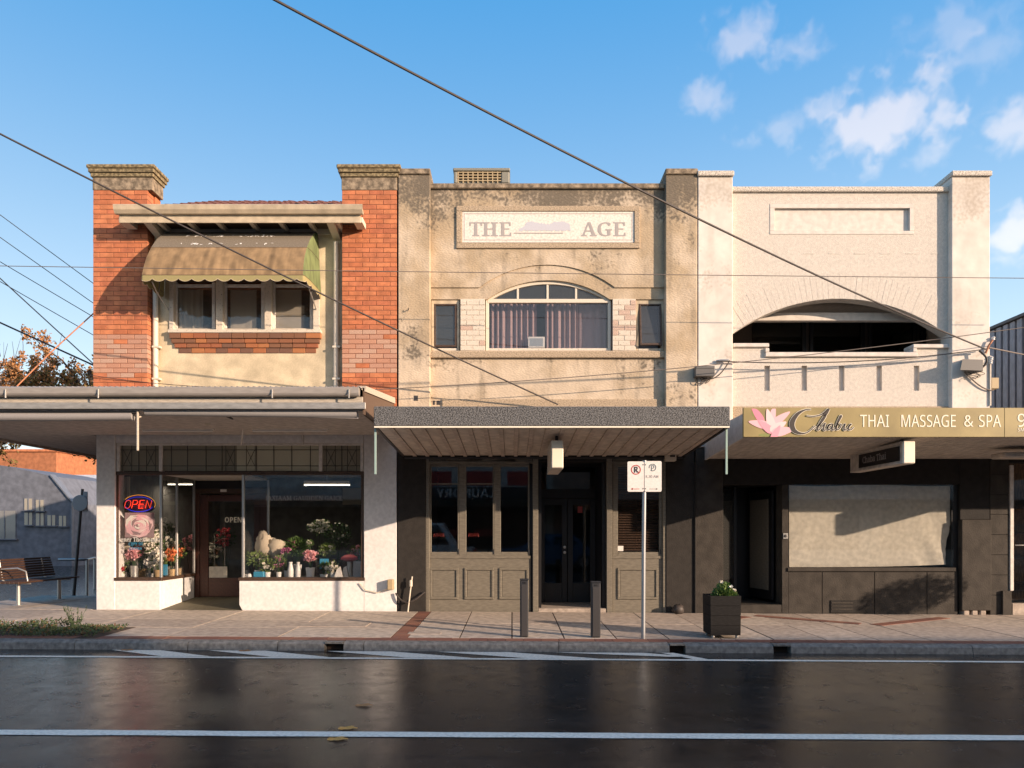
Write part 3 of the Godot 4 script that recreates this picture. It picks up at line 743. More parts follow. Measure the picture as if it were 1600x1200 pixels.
func corner_shop() -> void:
	var t := thing("brick_shop_building", Vector3(-4.64, G(-4.64), -1.0), "corner shop with two orange brick piers, cream upper wall and white shopfront", "building")
	shell(t, -7.26, -2.0, -0.32, -11.5, 5.9, 3.0, M.orange_brick, M.room)
	# piers
	brick_pier(t, X(145), X(231), Y(620), Y(297), 0.22, 0.0, 4, Y(523), Y(591))
	brick_pier(t, X(534), X(620), Y(640), Y(297), 0.22, 0.0, 9, Y(513), Y(583))
	for q in [[145, 238], [534, 620]]:
		part(t, "cement_block", MB.new().cb(Vector3(X(q[0]) - .004, Y(297), -.4), Vector3(X(q[1]) + .004, Y(277), .006), .008), M.cement)
		cap(t, "pier_cap", X(q[0]), X(q[1]), Y(277), Y(259.5), 0.006, .40, M.lichen, 0.075)
	# the pier's own return behind the first bricks
	part(t, "pier_return", MB.new().cb(Vector3(X(145), 3.13, -.42), Vector3(X(231) + .02, Y(297), -.225), 0), M.brick1)
	part(t, "pier_return", MB.new().cb(Vector3(X(534) - .02, 3.13, -.42), Vector3(X(620), Y(297), -.225), 0), M.brick1)
	# cream wall round the windows
	var zw := -0.20
	var wx0 := X(231) + .022; var wx1 := X(534) - .022
	part(t, "wall", MB.new().cb(Vector3(wx0, 3.13, zw - .2), Vector3(wx1, Y(517, zw), zw), 0), M.cream)
	part(t, "wall", MB.new().cb(Vector3(wx0, Y(517, zw), zw - .2), Vector3(X(264, zw), Y(345, zw), zw), 0), M.cream)
	part(t, "wall", MB.new().cb(Vector3(X(500, zw), Y(517, zw), zw - .2), Vector3(wx1, Y(345, zw), zw), 0), M.cream)
	part(t, "wall", MB.new().cb(Vector3(X(264, zw), Y(432, zw), zw - .2), Vector3(X(500, zw), Y(345, zw), zw), 0), M.cream)
	part(t, "frieze_board", MB.new().pb(244, 354, 516, 366, zw + .035, .035, .004), M.beam)
	# eaves: soffit, rafters, gutter
	var ez := 0.36
	var ey := Y(343, ez)
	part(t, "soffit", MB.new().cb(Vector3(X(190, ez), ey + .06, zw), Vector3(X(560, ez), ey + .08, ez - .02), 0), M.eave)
	for px in [247, 294, 339, 391, 437, 483, 527]:
		part(t, "rafter", MB.new().cb(Vector3(X(px - 3.2, ez - .1), ey - .015, zw), Vector3(X(px + 3.2, ez - .1), ey + .059, ez - .1), .004), M.beam)
	for s in [[222, 234], [509, 521]]:   # big brackets that slope down to the wall
		var xa := X(s[0], ez); var xb := X(s[1], ez)
		var q := []
		for zz in [[ez - .01, Y(346, ez), Y(334, ez)], [zw + .001, Y(376, zw), Y(362, zw)]]:
			q.append_array([Vector3(xa, zz[1], zz[0]), Vector3(xb, zz[1], zz[0]), Vector3(xb, zz[2], zz[0]), Vector3(xa, zz[2], zz[0])])
		part(t, "eave_bracket", MB.new().hexa(q), M.beam)
	var g := MB.new()
	g.cb(Vector3(X(186, ez), Y(348, ez), ez - .02), Vector3(X(563, ez), Y(334, ez), ez), .004)
	part(t, "fascia_board", g, M.trim)
	g = MB.new()
	var gp := [[ez + .001, Y(336, ez)], [ez + .06, Y(336, ez)], [ez + .10, Y(331, ez)], [ez + .12, Y(324.5, ez)], [ez + .10, Y(323, ez)], [ez + .08, Y(329, ez)], [ez + .001, Y(332, ez)]]
	var poly := PackedVector2Array()
	for p in gp: poly.append(Vector2(-p[0], p[1]))
	g.prism(poly, X(182, ez), X(568, ez))
	var gm := g.mesh()
	var go := part(t, "gutter", gm, M.trim)
	go.rotation.y = PI / 2
	# ends of the eave
	for s in [[184, 200], [552, 566]]:
		part(t, "barge_end", MB.new().cb(Vector3(X(s[0], ez), ey - .04, zw + .24), Vector3(X(s[1], ez), ey + .055, ez - .03), .005), M.beam)
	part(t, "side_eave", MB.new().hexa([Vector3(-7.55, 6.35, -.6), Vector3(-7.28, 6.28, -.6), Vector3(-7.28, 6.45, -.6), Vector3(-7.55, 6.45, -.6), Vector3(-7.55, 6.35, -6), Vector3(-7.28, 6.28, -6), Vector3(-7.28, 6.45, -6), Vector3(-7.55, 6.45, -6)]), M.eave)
	# tiled roof
	var tile := MB.new()
	var prof := []
	for k in 9:
		var a := float(k) / 8.0
		prof.append(Vector2(a * .30, 0.012 + (0.055 * pow(sin(clampf((a - .55) / .45, 0, 1) * PI), 0.8) if a > .55 else 0.014 * sin(a / .55 * PI))))
	for k in 8:
		var p: Vector2 = prof[k]; var q: Vector2 = prof[k + 1]
		tile.quad(Vector3(p.x, p.y + .018, 0), Vector3(p.x, p.y, -.40), Vector3(q.x, q.y, -.40), Vector3(q.x, q.y + .018, 0))
		tile.quad(Vector3(p.x, p.y - .004, 0), Vector3(p.x, p.y + .018, 0), Vector3(q.x, q.y + .018, 0), Vector3(q.x, q.y - .004, 0))
	var tm := tile.mesh()
	var rf := part(t, "tiled_roof", MB.new().hexa([Vector3(-6.33, ey + .08, ez + .05), Vector3(-2.97, ey + .08, ez + .05), Vector3(-2.97, ey + .10, ez + .05), Vector3(-6.33, ey + .10, ez + .05), Vector3(-6.33, ey + 1.45, -2.45), Vector3(-2.97, ey + 1.45, -2.45), Vector3(-2.97, ey + 1.47, -2.45), Vector3(-6.33, ey + 1.47, -2.45)]), M.eave)
	var sl := atan2(1.37, 2.45 + ez + .05)
	var rngt := RandomNumberGenerator.new(); rngt.seed = 5
	for r in 10:
		for k in 11:
			var o := part(rf, "roof_tile", tm, M.terracotta)
			o.position = Vector3(-6.32 + .302 * k, ey + .115 + r * .345 * sin(sl) + rngt.randf_range(-.004, .004), ez + .08 - r * .345 * cos(sl))
			o.rotation.x = sl
	for k in 7:
		var b := MB.new()
		b.lathe([Vector2(.10, 0), Vector2(.105, .42)], Vector3.ZERO, 10)
		var o := part(rf, "ridge_tile", b.mesh(), M.terracotta)
		o.position = Vector3(-4.55 + .24 * k, ey + 1.33 - .05 * absf(k - 2.0), -2.3 + .02 * k); o.rotation.z = -PI / 2 - .1
	# windows
	for k in 3:
		var a: float = [277, 354, 430][k]; var c: float = [331, 408, 484][k]
		var z := zw - .09
		var w := part(t, "window", MB.new().pb(a - 6, 441, a, 518, z + .02, .05, .004), M.white_paint)
		part(w, "sash_rail", MB.new().pb(c, 441, c + 5, 518, z + .02, .05, .004), M.white_paint)
		part(w, "sash_rail", MB.new().pb(a, 444, c, 448.5, z + .02, .05, .003), M.white_paint)
		part(w, "sash_rail", MB.new().pb(a, 513, c, 518, z + .02, .05, .003), M.peel)
		part(w, "pane", MB.new().pb(a, 448.5, c, 513, z, .005, 0), M.glass_dirty)
		part(w, "top_light", MB.new().pb(a, 432, c, 442, z + .01, .02, 0), M.brown_wood)
		if k == 0: curtain(w, X(a, z), X(c - 14, z), Y(514, z), Y(446, z), z - .045, 4.0, .014, M.curtain_beige)
		elif k == 2: curtain(w, X(a, z), X(c - 13, z), Y(512, z), Y(446, z), z - .04, .6, .004, M.curtain_beige)
		else: curtain(w, X(a + 4, z), X(c - 8, z), Y(513, z), Y(446, z), z - .06, 1.5, .006, M.curtain_beige)
	for s in [[264, 271], [337, 348], [413, 424], [489, 499]]:
		part(t, "window_post", MB.new().pb(s[0], 433, s[1], 518, zw + .025, .14, .006), M.peel)
	part(t, "window_sill", MB.new().pb(262, 514.5, 501, 519.5, zw + .10, .22, .006), M.peel)
	var rng := RandomNumberGenerator.new(); rng.seed = 77
	var sillrows := [[264, 501, 520, 528.2, .085], [267, 499, 528.9, 535.6, .06], [272, 497, 536.3, 543, .038], [279, 494, 543.7, 551.5, .016]]
	for r in sillrows:   # corbelled courses under the sill
		var x: float = r[0]
		while x < r[1] - 4:
			var e := minf(x + rng.randf_range(17, 21), r[1])
			if r[1] - e < 6: e = r[1]
			part(t, "brick", MB.new().pb(x + .4, r[2], e - .4, r[3], zw + r[4] + rng.randf_range(-.002, .002), .12, .004), M["edge%d" % (rng.randi() % 6)])
			x = e
	# downpipes and their wall strips
	for s in [[243, 455], [525, 378]]:
		var z := zw + .07
		var b := MB.new()
		var xx := X(s[0], z)
		b.tube([Vector3(xx, Y(s[1] - 70.0 if s[0] < 300 else s[1], z), z), Vector3(xx, Y(500, z), z), Vector3(xx, 3.2, z)], .046, .046, 12)
		part(t, "downpipe", b, M.beam)
		for yy in [540, 590]:
			part(t, "pipe_clip", MB.new().pb(s[0] - 6, yy, s[0] + 6, yy + 3, z + .05, .1, .002), M.beam)
	# ---- shopfront
	part(t, "corner_pier", MB.new().cb(Vector3(X(150), G(-7.2) - .05, -.31), Vector3(X(180), 3.12, 0), .012), M.white_wall)
	part(t, "end_wall", MB.new().cb(Vector3(X(568.6), G(-2.4) - .05, -.31), Vector3(X(619.5), 3.12, -.002), .006), M.white_wall)
	part(t, "lintel", MB.new().cb(Vector3(X(180) + .002, Y(692), -.31), Vector3(X(568), 3.12, -.012), .006), M.white_wall)
	part(t, "stall_riser", MB.new().cb(Vector3(X(180) + .002, G(-6.5) - .05, -.15), Vector3(X(250), Y(907), -.004), .008), M.white_wall)
	part(t, "stall_riser", MB.new().cb(Vector3(X(250) - .13, G(-6.5) - .05, -1.38), Vector3(X(250) - .002, Y(907), -.152), .006), M.white_wall)
	var rp := PackedVector2Array([Vector2(X(381), G(-4.6) - .05), Vector2(X(568.4), G(-2.6) - .05), Vector2(X(568.4), Y(907)), Vector2(X(374), Y(907)), Vector2(X(374), Y(945))])
	part(t, "stall_riser", MB.new().prism(rp, -.15, -.004), M.white_wall)
	part(t, "stall_riser", MB.new().cb(Vector3(X(374) + .01, 0, -1.38), Vector3(X(374) + .13, Y(907), -.152), .004), M.white_wall)
	for s in [[178, 252.5, -.16], [372, 570, -.16]]: part(t, "window_sill", MB.new().pb(s[0], 902.5, s[1], 907.5, .012, .2, .005), M.brown_wood)
	part(t, "window_sill", MB.new().cb(Vector3(X(250) - .15, Y(907.5), -1.38), Vector3(X(252.5), Y(902.5), -.19), .004), M.brown_wood)
	part(t, "head_beam", MB.new().pb(180.5, 736.5, 568, 742, -.02, .12, .005), M.brown_wood)
	for px in [181.5, 251, 379.5, 566]:
		part(t, "window_post", MB.new().pb(px - 1.8, 742, px + 1.8, 902.5, -.03, .05, .003), M.brown_wood if px < 200 or px > 560 else M.alu)
	for s in [[X(251), -1.34], [X(251), -.62], [X(379.5), -1.34]]:
		part(t, "window_post", MB.new().cb(Vector3(s[0] - .02, Y(902.5), s[1] - .02), Vector3(s[0] + .02, Y(742), s[1] + .02), .003), M.alu)
	var gl: Material = M.glass
	part(t, "shop_window", MB.new().pb(183.5, 742, 249, 902.5, -.05, .008, 0), gl)
	part(t, "shop_window", MB.new().pb(381.5, 742, 564, 902.5, -.05, .008, 0), gl)
	part(t, "shop_window", MB.new().cb(Vector3(X(251) - .004, Y(902.5), -1.32), Vector3(X(251) + .004, Y(742), -.08), 0), gl)
	part(t, "shop_window", MB.new().cb(Vector3(X(379.5) - .004, Y(902.5), -1.32), Vector3(X(379.5) + .004, Y(742), -.08), 0), gl)
	# leadlights over the windows
	for s in [[182, 187], [248, 253.5], [498, 503.5], [563, 568]]: part(t, "transom_post", MB.new().pb(s[0], 692.3, s[1], 736.3, -.015, .1, .004), M.white_paint)
	part(t, "transom_rail", MB.new().pb(182, 692.3, 568, 695.8, -.013, .1, .003), M.white_paint)
	leadlight(t, 187, 696, 248, 736, -.05, [199, 236], [217], M.frost)
	leadlight(t, 253.5, 696, 370, 736, -.05, [360], [268, 293, 322, 347], M.frost)
	leadlight(t, 370, 696, 498, 736, -.052, [392], [401, 428, 456, 485], M.frost_backlit)
	leadlight(t, 503.5, 696, 563, 736, -.05, [517, 550], [534], M.frost)
	part(t, "sign_bracket", MB.new().pb(471, 676, 474, 694, .03, .03, .002), M.white_paint)
	# entry
	part(t, "entry_ceiling", MB.new().cb(Vector3(X(251) + .03, Y(742), -1.42), Vector3(X(379.5) - .03, Y(742) + .03, -.14), 0), M.white_paint)
	part(t, "transom_back", MB.new().cb(Vector3(-7.1, Y(736), -1.5), Vector3(-2.16, 2.99, -1.42), 0), M.room)
	var q2 := []
	for y in [0.0, .1]:
		for s in [[X(250), .035, -.0], [X(374), .03, -.0], [X(374), .13, -1.4], [X(250), .13, -1.4]]: q2.append(Vector3(s[0], s[1] - y, s[2]))
	part(t, "entry_floor", MB.new().hexa(q2), M.floor_tile)
	var dz := -1.42
	var door := part(t, "door", MB.new().cb(Vector3(-6.02, .14, dz - .045), Vector3(-5.86, 2.10, dz), .006), M.red_wood)
	part(door, "door_rail", MB.new().cb(Vector3(-4.98, .14, dz - .045), Vector3(-4.86, 2.10, dz), .006), M.red_wood)
	part(door, "door_rail", MB.new().cb(Vector3(-5.858, .14, dz - .045), Vector3(-4.982, .50, dz), .006), M.red_wood)
	part(door, "door_rail", MB.new().cb(Vector3(-5.858, 1.98, dz - .045), Vector3(-4.982, 2.10, dz), .006), M.red_wood)
	part(door, "pane", MB.new().cb(Vector3(-5.858, .50, dz - .028), Vector3(-4.982, 1.98, dz - .022), 0), gl)
	part(door, "notice", MB.new().cb(Vector3(-5.85, .51, dz - .018), Vector3(-5.50, .72, dz - .015), 0), M.paper)
	part(door, "handle", MB.new().tube([Vector3(-4.93, 1.0, dz + .01), Vector3(-4.93, 1.0, dz + .05), Vector3(-4.93, 1.2, dz + .05), Vector3(-4.93, 1.2, dz + .01)], .01), M.alu)
	words(t, "OPEN", Vector3(-5.38, 1.62, dz - .012), .10, M.cream_ink, "Droid Sans", .9, .003, true)
	part(t, "door_frame", MB.new().cb(Vector3(-6.12, .12, dz - .06), Vector3(-6.025, 2.13, dz + .01), .005), M.red_wood)
	part(t, "door_frame", MB.new().cb(Vector3(-4.855, .12, dz - .06), Vector3(-4.71, 2.13, dz + .01), .005), M.red_wood)
	part(t, "door_frame", MB.new().cb(Vector3(-6.12, 2.132, dz - .06), Vector3(-4.71, 2.22, dz + .01), .005), M.brown_wood)
	part(t, "door_transom", MB.new().cb(Vector3(-6.12, 2.222, dz - .05), Vector3(-4.71, Y(742) - .002, dz), 0), M.black_door)
	part(t, "house_number", MB.new().cb(Vector3(-5.62, 2.16, dz + .011), Vector3(-5.50, 2.21, dz + .016), .001), M.sign_white)
	# display floors behind the glass
	part(t, "display_shelf", MB.new().cb(Vector3(-7.06, .50, -1.3), Vector3(X(250) - .14, .555, -.17), .004), M.room)
	part(t, "display_shelf", MB.new().cb(Vector3(X(374) + .14, .50, -1.2), Vector3(-2.17, .555, -.17), .004), M.room)
	part(t, "back_shelf", MB.new().cb(Vector3(-4.3, .03, -3.6), Vector3(-2.3, .8, -3.1), .004), M.brown_wood)
	part(t, "wall_sign", MB.new().cb(Vector3(-4.1, 2.05, -5.09), Vector3(-2.3, 2.45, -5.04), .004), M.curtain_beige)
	part(t, "display_curtain", MB.new().cb(Vector3(-7.03, .56, -.45), Vector3(-6.86, Y(742), -.42), .004), M.curtain_beige)
	words(t, "IAXIAAM GAUDDEN GAICE", Vector3(X(475, -.04), Y(778.5, -.04), -.043), .075, M.faded, "Droid Serif", .98, .002)
	# lit tubes on the shop ceiling
	for q in [[Vector3(-3.45, 2.26, -.95), 0.85], [Vector3(-6.4, 2.35, -2.2), 1.2]]:
		var tb := thing("ceiling_light", q[0] + Vector3(0, .06, 0), "lit white fluorescent tube in the " + ("flower shop right window" if q[0].x > -5 else "flower shop behind the neon sign"), "light", "shop tubes")
		part(tb, "batten", MB.new().cb(q[0] + Vector3(-q[1] / 2, .03, -.03), q[0] + Vector3(q[1] / 2, .08, .03), .004), M.white_paint)
		part(tb, "tube", MB.new().tube([q[0] + Vector3(-q[1] / 2, .005, 0), q[0] + Vector3(0, .005, 0), q[0] + Vector3(q[1] / 2, .005, 0)], .012, .012, 8), lit(Color(1, .96, .86), 1.6))
		part(tb, "rod", MB.new().tube([q[0] + Vector3(0, .08, 0), q[0] + Vector3(0, .3, 0), q[0] + Vector3(0, 2.99 - q[0].y, 0)], .006), M.alu)
		var al := AreaLight3D.new()
		al.area_size = Vector2(q[1], .06); al.light_energy = 0.5; al.light_color = Color(1, .94, .84); al.shadow_enabled = true
		al.area_range = 12.0
		tb.add_child(al)
		al.position = Vector3(0, -.06 - .02, 0); al.rotation.x = -PI / 2

func window_awning() -> void:
	var zw := -0.20
	var t := thing("window_awning", P(363, 400, 0.2), "stained brown canvas hood with scalloped edge over the three windows", "awning")
	# profile: (how far out, height, half width, corner radius along x)
	var cx := (X(231, .3) + X(494, .3)) / 2
	var prof := []
	for q in [[0.0, 363.0, 1.325], [.20, 366.0, 1.335], [.42, 374.0, 1.345], [.62, 387.0, 1.355], [.76, 401.0, 1.365], [.85, 416.0, 1.375], [.90, 430.0, 1.385]]: prof.append([q[0], Y(q[1], zw + q[0]), q[2], .012 + .06 * q[0]])
	var y2: float = prof[6][1]
	var path := func(p: Array) -> Array:
		var o := []
		var n := 8
		for k in n + 1:
			var a := PI / 2 * k / n
			o.append(Vector3(cx - p[2] + p[3] * (1 - cos(a)), p[1], zw + .012 + p[0] * sin(a)))
		for k in 24: o.append(Vector3(cx - p[2] + p[3] + (2 * p[2] - 2 * p[3]) * (k + 1) / 25.0, p[1], zw + .012 + p[0]))
		for k in n + 1:
			var a := PI / 2 * (n - k) / n
			o.append(Vector3(cx + p[2] - p[3] * (1 - cos(a)), p[1], zw + .012 + p[0] * sin(a)))
		return o
	var rows := []
	for p in prof: rows.append(path.call(p))
	var parts := {top_panel = MB.new(), front_panel = MB.new(), end_panel = MB.new(), left_end_panel = MB.new()}
	var N: int = rows[0].size()
	for r in rows.size() - 1:
		for k in N - 1:
			var b: MB = parts.end_panel if k >= N - 9 else (parts.left_end_panel if k < 8 else (parts.top_panel if r < 3 else parts.front_panel))
			var a: Vector3 = rows[r][k]; var c: Vector3 = rows[r][k + 1]; var d: Vector3 = rows[r + 1][k + 1]; var e: Vector3 = rows[r + 1][k]
			var nn := (d - a).cross(e - c).normalized()
			b.sq(a, c, d, e, nn, nn, nn, nn)
	part(t, "top_panel", parts.top_panel, M.canvas_top)
	part(t, "front_panel", parts.front_panel, M.canvas)
	part(t, "end_panel", parts.end_panel, M.canvas_green)
	part(t, "end_panel", parts.left_end_panel, M.canvas_edge)
	# seams
	for r in [3, 6]:
		part(t, "seam", MB.new().tube(rows[r], .005, .005, 4), M.eave)
	# scalloped valance
	var bottom: Array = rows[6]
	var len := 0.0
	var b := MB.new()
	var acc := [0.0]
	for k in N - 1:
		len += bottom[k].distance_to(bottom[k + 1]); acc.append(len)
	var cnt := int(len / .02)
	var prev := Vector3.ZERO; var prevd := 0.0
	var edge := []
	for i in cnt + 1:
		var s := len * i / cnt
		var k := 0
		while k < N - 2 and acc[k + 1] < s: k += 1
		var p: Vector3 = bottom[k].lerp(bottom[k + 1], (s - acc[k]) / maxf(acc[k + 1] - acc[k], 1e-5))
		var d := 0.055 + 0.05 * pow(absf(sin(PI * s / .215)), .7)
		if i > 0: b.quad(prev, p, p - Vector3.UP * d, prev - Vector3.UP * prevd)
		edge.append(p - Vector3.UP * d + Vector3(0, 0, .002))
		prev = p; prevd = d
	part(t, "valance", b, M.canvas_edge)
	part(t, "valance_binding", MB.new().tube(edge, .005, .005, 4), M.trim)
	# folding arms
	for s in [-1, 1]:
		part(t, "arm", MB.new().tube([Vector3(cx + s * 1.30, y2 - .30, zw + .02), Vector3(cx + s * 1.31, y2 - .14, zw + .4), Vector3(cx + s * 1.3, y2 + .0, zw + .62)], .012), M.alu)
		part(t, "arm", MB.new().tube([Vector3(cx + s * 1.30, y2 + .45, zw + .02), Vector3(cx + s * 1.31, y2 + .2, zw + .3), Vector3(cx + s * 1.31, y2 - .1, zw + .36)], .01), M.alu)
	# white droppings on the top
	var rng := RandomNumberGenerator.new(); rng.seed = 6
	b = MB.new()
	for k in 110:
		var x := cx + rng.randf_range(-.85, .75) + (rng.randf() - .5) * .2
		var tt := rng.randf_range(.15, .85)
		var p0 := Vector3(x, lerpf(rows[1][12].y, rows[3][12].y, tt), lerpf(rows[1][12].z, rows[3][12].z, tt))
		var fr := Vector3(0, rows[3][12].y - rows[1][12].y, rows[3][12].z - rows[1][12].z).normalized()
		var up := Vector3(0, fr.z, -fr.y) * .012
		var w := rng.randf_range(.006, .022); var h := rng.randf_range(.008, .035); var sk := rng.randf_range(-.05, .05)
		b.quad(p0 + up + Vector3(-w + sk, 0, 0) - fr * h, p0 + up + Vector3(w + sk, 0, 0) - fr * h, p0 + up + Vector3(w * .6, 0, 0) + fr * h, p0 + up + Vector3(-w * .6, 0, 0) + fr * h)
	part(t, "droppings", b, M.dropping, true)

func arc(cx: float, cy: float, half: float, rise: float, n := 24) -> PackedVector2Array:   # from right spring to left spring over the top
	var r := (half * half + rise * rise) / (2.0 * rise)
	var a0 := asin(half / r)
	var o := PackedVector2Array()
	for k in n + 1:
		var a := a0 - 2.0 * a0 * k / n
		o.append(Vector2(cx + r * sin(a), cy + rise - r + r * cos(a)))
	return o

func uvmb() -> MB:
	var b := MB.new(); b.uvr = SPAN
	return b

# ---------------------------------------------------------------- middle shop of tan render
func middle_shop() -> void:
	var t := thing("rendered_shop_building", Vector3(.62, G(.62), -1.0), "stained tan rendered shop with worn name panel and arched upper window", "building")
	shell(t, -1.98, 3.21, -0.34, -11.5, 6.6, 2.95, M.moss_ledge, M.room_dark)
	var zw := -0.12
	var th := .22
	for s in [[622, 672], [1040, 1089.5]]:
		part(t, "pier", uvmb().cb(Vector3(X(s[0]), 2.96, zw - th), Vector3(X(s[1]), Y(273), 0), .012), M.mid)
		cap(t, "pier_cap", X(s[0]) + .025, X(s[1]) - .025, Y(273), Y(264), 0.0, .5, M.cement, .03, 1)
	var x0 := X(672) + .001; var x1 := X(1040) - .001
	var ys := Y(467, zw)
	# wall over the windows, with the arch cut out
	var cx := X(857, zw); var half := X(953, zw) - cx
	var ym := Y(449, zw)
	var o1 := arc(X(855, zw), ym, X(961, zw) - X(855, zw), Y(413.5, zw) - ym)
	var poly := PackedVector2Array([Vector2(x0, ym), Vector2(x0, Y(296, zw)), Vector2(x1, Y(296, zw)), Vector2(x1, ym)])
	poly.append_array(o1)
	part(t, "wall", uvmb().prism(poly, zw - th, zw), M.mid)
	# sunk band over the arch and along the wall
	var band := PackedVector2Array([Vector2(x1, ys), Vector2(x1, ym)])
	band.append_array(o1)
	band.append_array(PackedVector2Array([Vector2(x0, ym), Vector2(x0, ys)]))
	var o2 := arc(cx, ys, half, Y(437, zw) - ys)
	for i in range(o2.size() - 1, -1, -1): band.append(o2[i])
	part(t, "sunk_arch_band", uvmb().prism(band, zw - th, zw - .024), M.mid)
	part(t, "wall", uvmb().cb(Vector3(x0, 2.96, zw - th), Vector3(x1, Y(548, zw), zw), 0), M.mid)
	cap(t, "coping", x0, x1, Y(296, zw), Y(288, zw), zw, .24, M.cement, .05, 1)
	# brick pilasters once painted
	var rng := RandomNumberGenerator.new(); rng.seed = 31
	for s in [[719, 758], [957, 994]]:
		var pil := part(t, "brick_pilaster", MB.new().pb(s[0] + .5, 467, s[1] - .5, 548, zw - .012, th - .02, 0), M.peel)
		var w := X(s[1], zw) - X(s[0], zw)
		for r in 10:
			var yy := Y(547.6, zw) + .0885 * (r + .5)
			var cells := [[0.0, .5], [.5, .5]] if r % 2 == 0 else [[0.0, .25], [.25, .5], [.75, .25]]
			for c in cells:
				var o := part(pil, "brick", brick_box(snappedf(w * c[1] - .007, .001), .081, .05), M.peel if rng.randf() < (.85 if s[0] < 800 else .62) else M.chipped)
				o.position = Vector3(X(s[0], zw) + w * (c[0] + c[1] / 2), yy, zw - .004 + rng.randf_range(-.002, .003))
	cap(t, "sill_band", x0, x1, Y(560, zw), Y(549.5, zw), zw, .1, M.moss_ledge, .06, 1)
	part(t, "ledge", MB.new().cb(Vector3(X(690), Y(636), zw), Vector3(x1 - .002, Y(622), zw + .03), .01), M.moss_ledge)
	# arched window
	var z := zw - .10
	var aw := part(t, "arched_window", MB.new().pb(762, 467, 952, 473, z + .035, .06, .004), M.beam)
	for s in [[759, 764], [950, 954.5]]: part(aw, "window_frame", MB.new().pb(s[0], 466, s[1], 548, z + .03, .06, .004), M.beam)
	part(aw, "window_frame", MB.new().pb(764, 544, 950, 548, z + .03, .06, .004), M.peel)
	var ring := PackedVector2Array()
	var oa := arc(cx, ys - .005, half + .004, Y(437, zw) - ys + .005); var ia := arc(cx, ys - .005, half - .05, Y(441, zw) - ys + .005 - .01)
	ring.append_array(oa)
	for k in range(ia.size() - 1, -1, -1): ring.append(ia[k])
	part(aw, "window_frame", MB.new().prism(ring, z - .03, z + .032), M.beam)
	for px in [809, 855.5, 900]:
		part(aw, "glazing_bar", MB.new().pb(px - 1.6, 438 if px > 850 and px < 860 else 444, px + 1.6, 467, z + .02, .04, .003), M.beam)
	part(aw, "pane", MB.new().prism(arc(cx, ys, half - .03, Y(440, zw) - ys - .0), z - .003, z + .003), M.glass_dirty)
	part(aw, "pane", MB.new().pb(764, 473, 950, 544, z, .006, 0), glass(0.10, Color(.25, .25, .27)))
	curtain(t, X(766, z), X(840, z), Y(545, z), Y(470, z), z - .18, 8.0, .035, M.curtain_mauve)
	curtain(t, X(853, z), X(906, z), Y(545, z), Y(470, z), z - .18, 6.0, .035, M.curtain_mauve)
	curtain(t, X(906, z), X(950, z), Y(545, z), Y(470, z), z - .23, 3.0, .012, M.curtain_mauve)
	part(t, "window_cooler", MB.new().pb(825, 526, 851, 543.5, z - .06, .06, .006), M.sign_white)
	part(t, "window_cooler_grille", MB.new().pb(827.5, 528.5, 848.5, 541, z - .057, .01, .001), M.alu)
	for k in 2:   # narrow side windows
		var a: float = [674, 993.5][k]; var c: float = [718, 1037][k]
		var w := part(t, "side_window", MB.new().pb(a, 469, c, 475, z + .05, .08, .004), M.trim)
		for s in [[a, a + 4], [c - 4, c]]: part(w, "window_frame", MB.new().pb(s[0], 475, s[1], 548, z + .05, .08, .004), M.trim)
		part(w, "window_frame", MB.new().pb(a + 4, 544, c - 4, 548, z + .05, .08, .004), M.peel)
		var sash := Node3D.new(); sash.name = "sash"; w.add_child(sash)
		var tilt := 0.0 if k == 0 else 0.13
		sash.position = Vector3(0, Y(476, z), z + .03); sash.rotation.x = -tilt
		var sx0 := X(a + 4.6, z); var sx1 := X(c - 4.6, z); var hh := Y(476, z) - Y(543, z)
		for s in [[sx0, sx0 + .03, -hh, 0.0], [sx1 - .03, sx1, -hh, 0.0], [sx0 + .03, sx1 - .03, -.03, 0.0], [sx0 + .03, sx1 - .03, -hh, -hh + .035]]:
			var r := part(sash, "sash_rail", MB.new().cb(Vector3(s[0], s[2], -.02), Vector3(s[1], s[3], .02), .003), M.brown_wood)
			r.position = Vector3.ZERO
		var pn := part(sash, "pane", MB.new().cb(Vector3(sx0 + .03, -hh + .035, -.003), Vector3(sx1 - .03, -.03, .003), 0), M.glass_dirty)
		pn.position = Vector3.ZERO
		part(t, "blind", MB.new().cb(Vector3(X(a + 6, z), Y(543, z), z - .16), Vector3(X(c - 6, z), Y(478, z), z - .15), 0), mat(C(.085, .09, .10), 0.6))
	# name panel
	var np := part(t, "name_panel", MB.new().pb(722, 330, 991, 379, zw + .012, .02, .003), M.board_white)
	var fr := [[713, 321.5, 1000, 329.6], [713, 379.4, 1000, 387.5], [713, 329.8, 721.6, 379.2], [991.4, 329.8, 1000, 379.2]]
	for f in fr: part(np, "panel_border", MB.new().pb(f[0], f[1], f[2], f[3], zw + .032, .032, .006), M.moss_ledge)
	for f in [[725, 333.5, 988, 334.3], [725, 374.5, 988, 375.3], [725, 334.5, 725.8, 374.3], [987.2, 334.5, 988, 374.3]]: part(np, "painted_rule", MB.new().pb(f[0], f[1], f[2], f[3], zw + .0145, .002, 0), M.faded)
	words(np, "THE", Vector3(X(766), Y(354.5), zw + .014) , .245, M.faded, "Droid Serif", 1.02, .003, true)
	words(np, "AGE", Vector3(X(944), Y(354.5), zw + .014), .245, M.faded, "Droid Serif", 1.06, .003, true)
	var nz := FastNoiseLite.new(); nz.seed = 4; nz.frequency = 0.09
	var sm := PackedVector2Array()
	for k in 40: sm.append(Vector2(X(812 + k * 2.0, zw), Y(349 + 4.0 * nz.get_noise_1d(k * 5.0) + 2.0 * cos(k * .3) + (7 - 1.3 * k if k < 5 else 0.0), zw)))
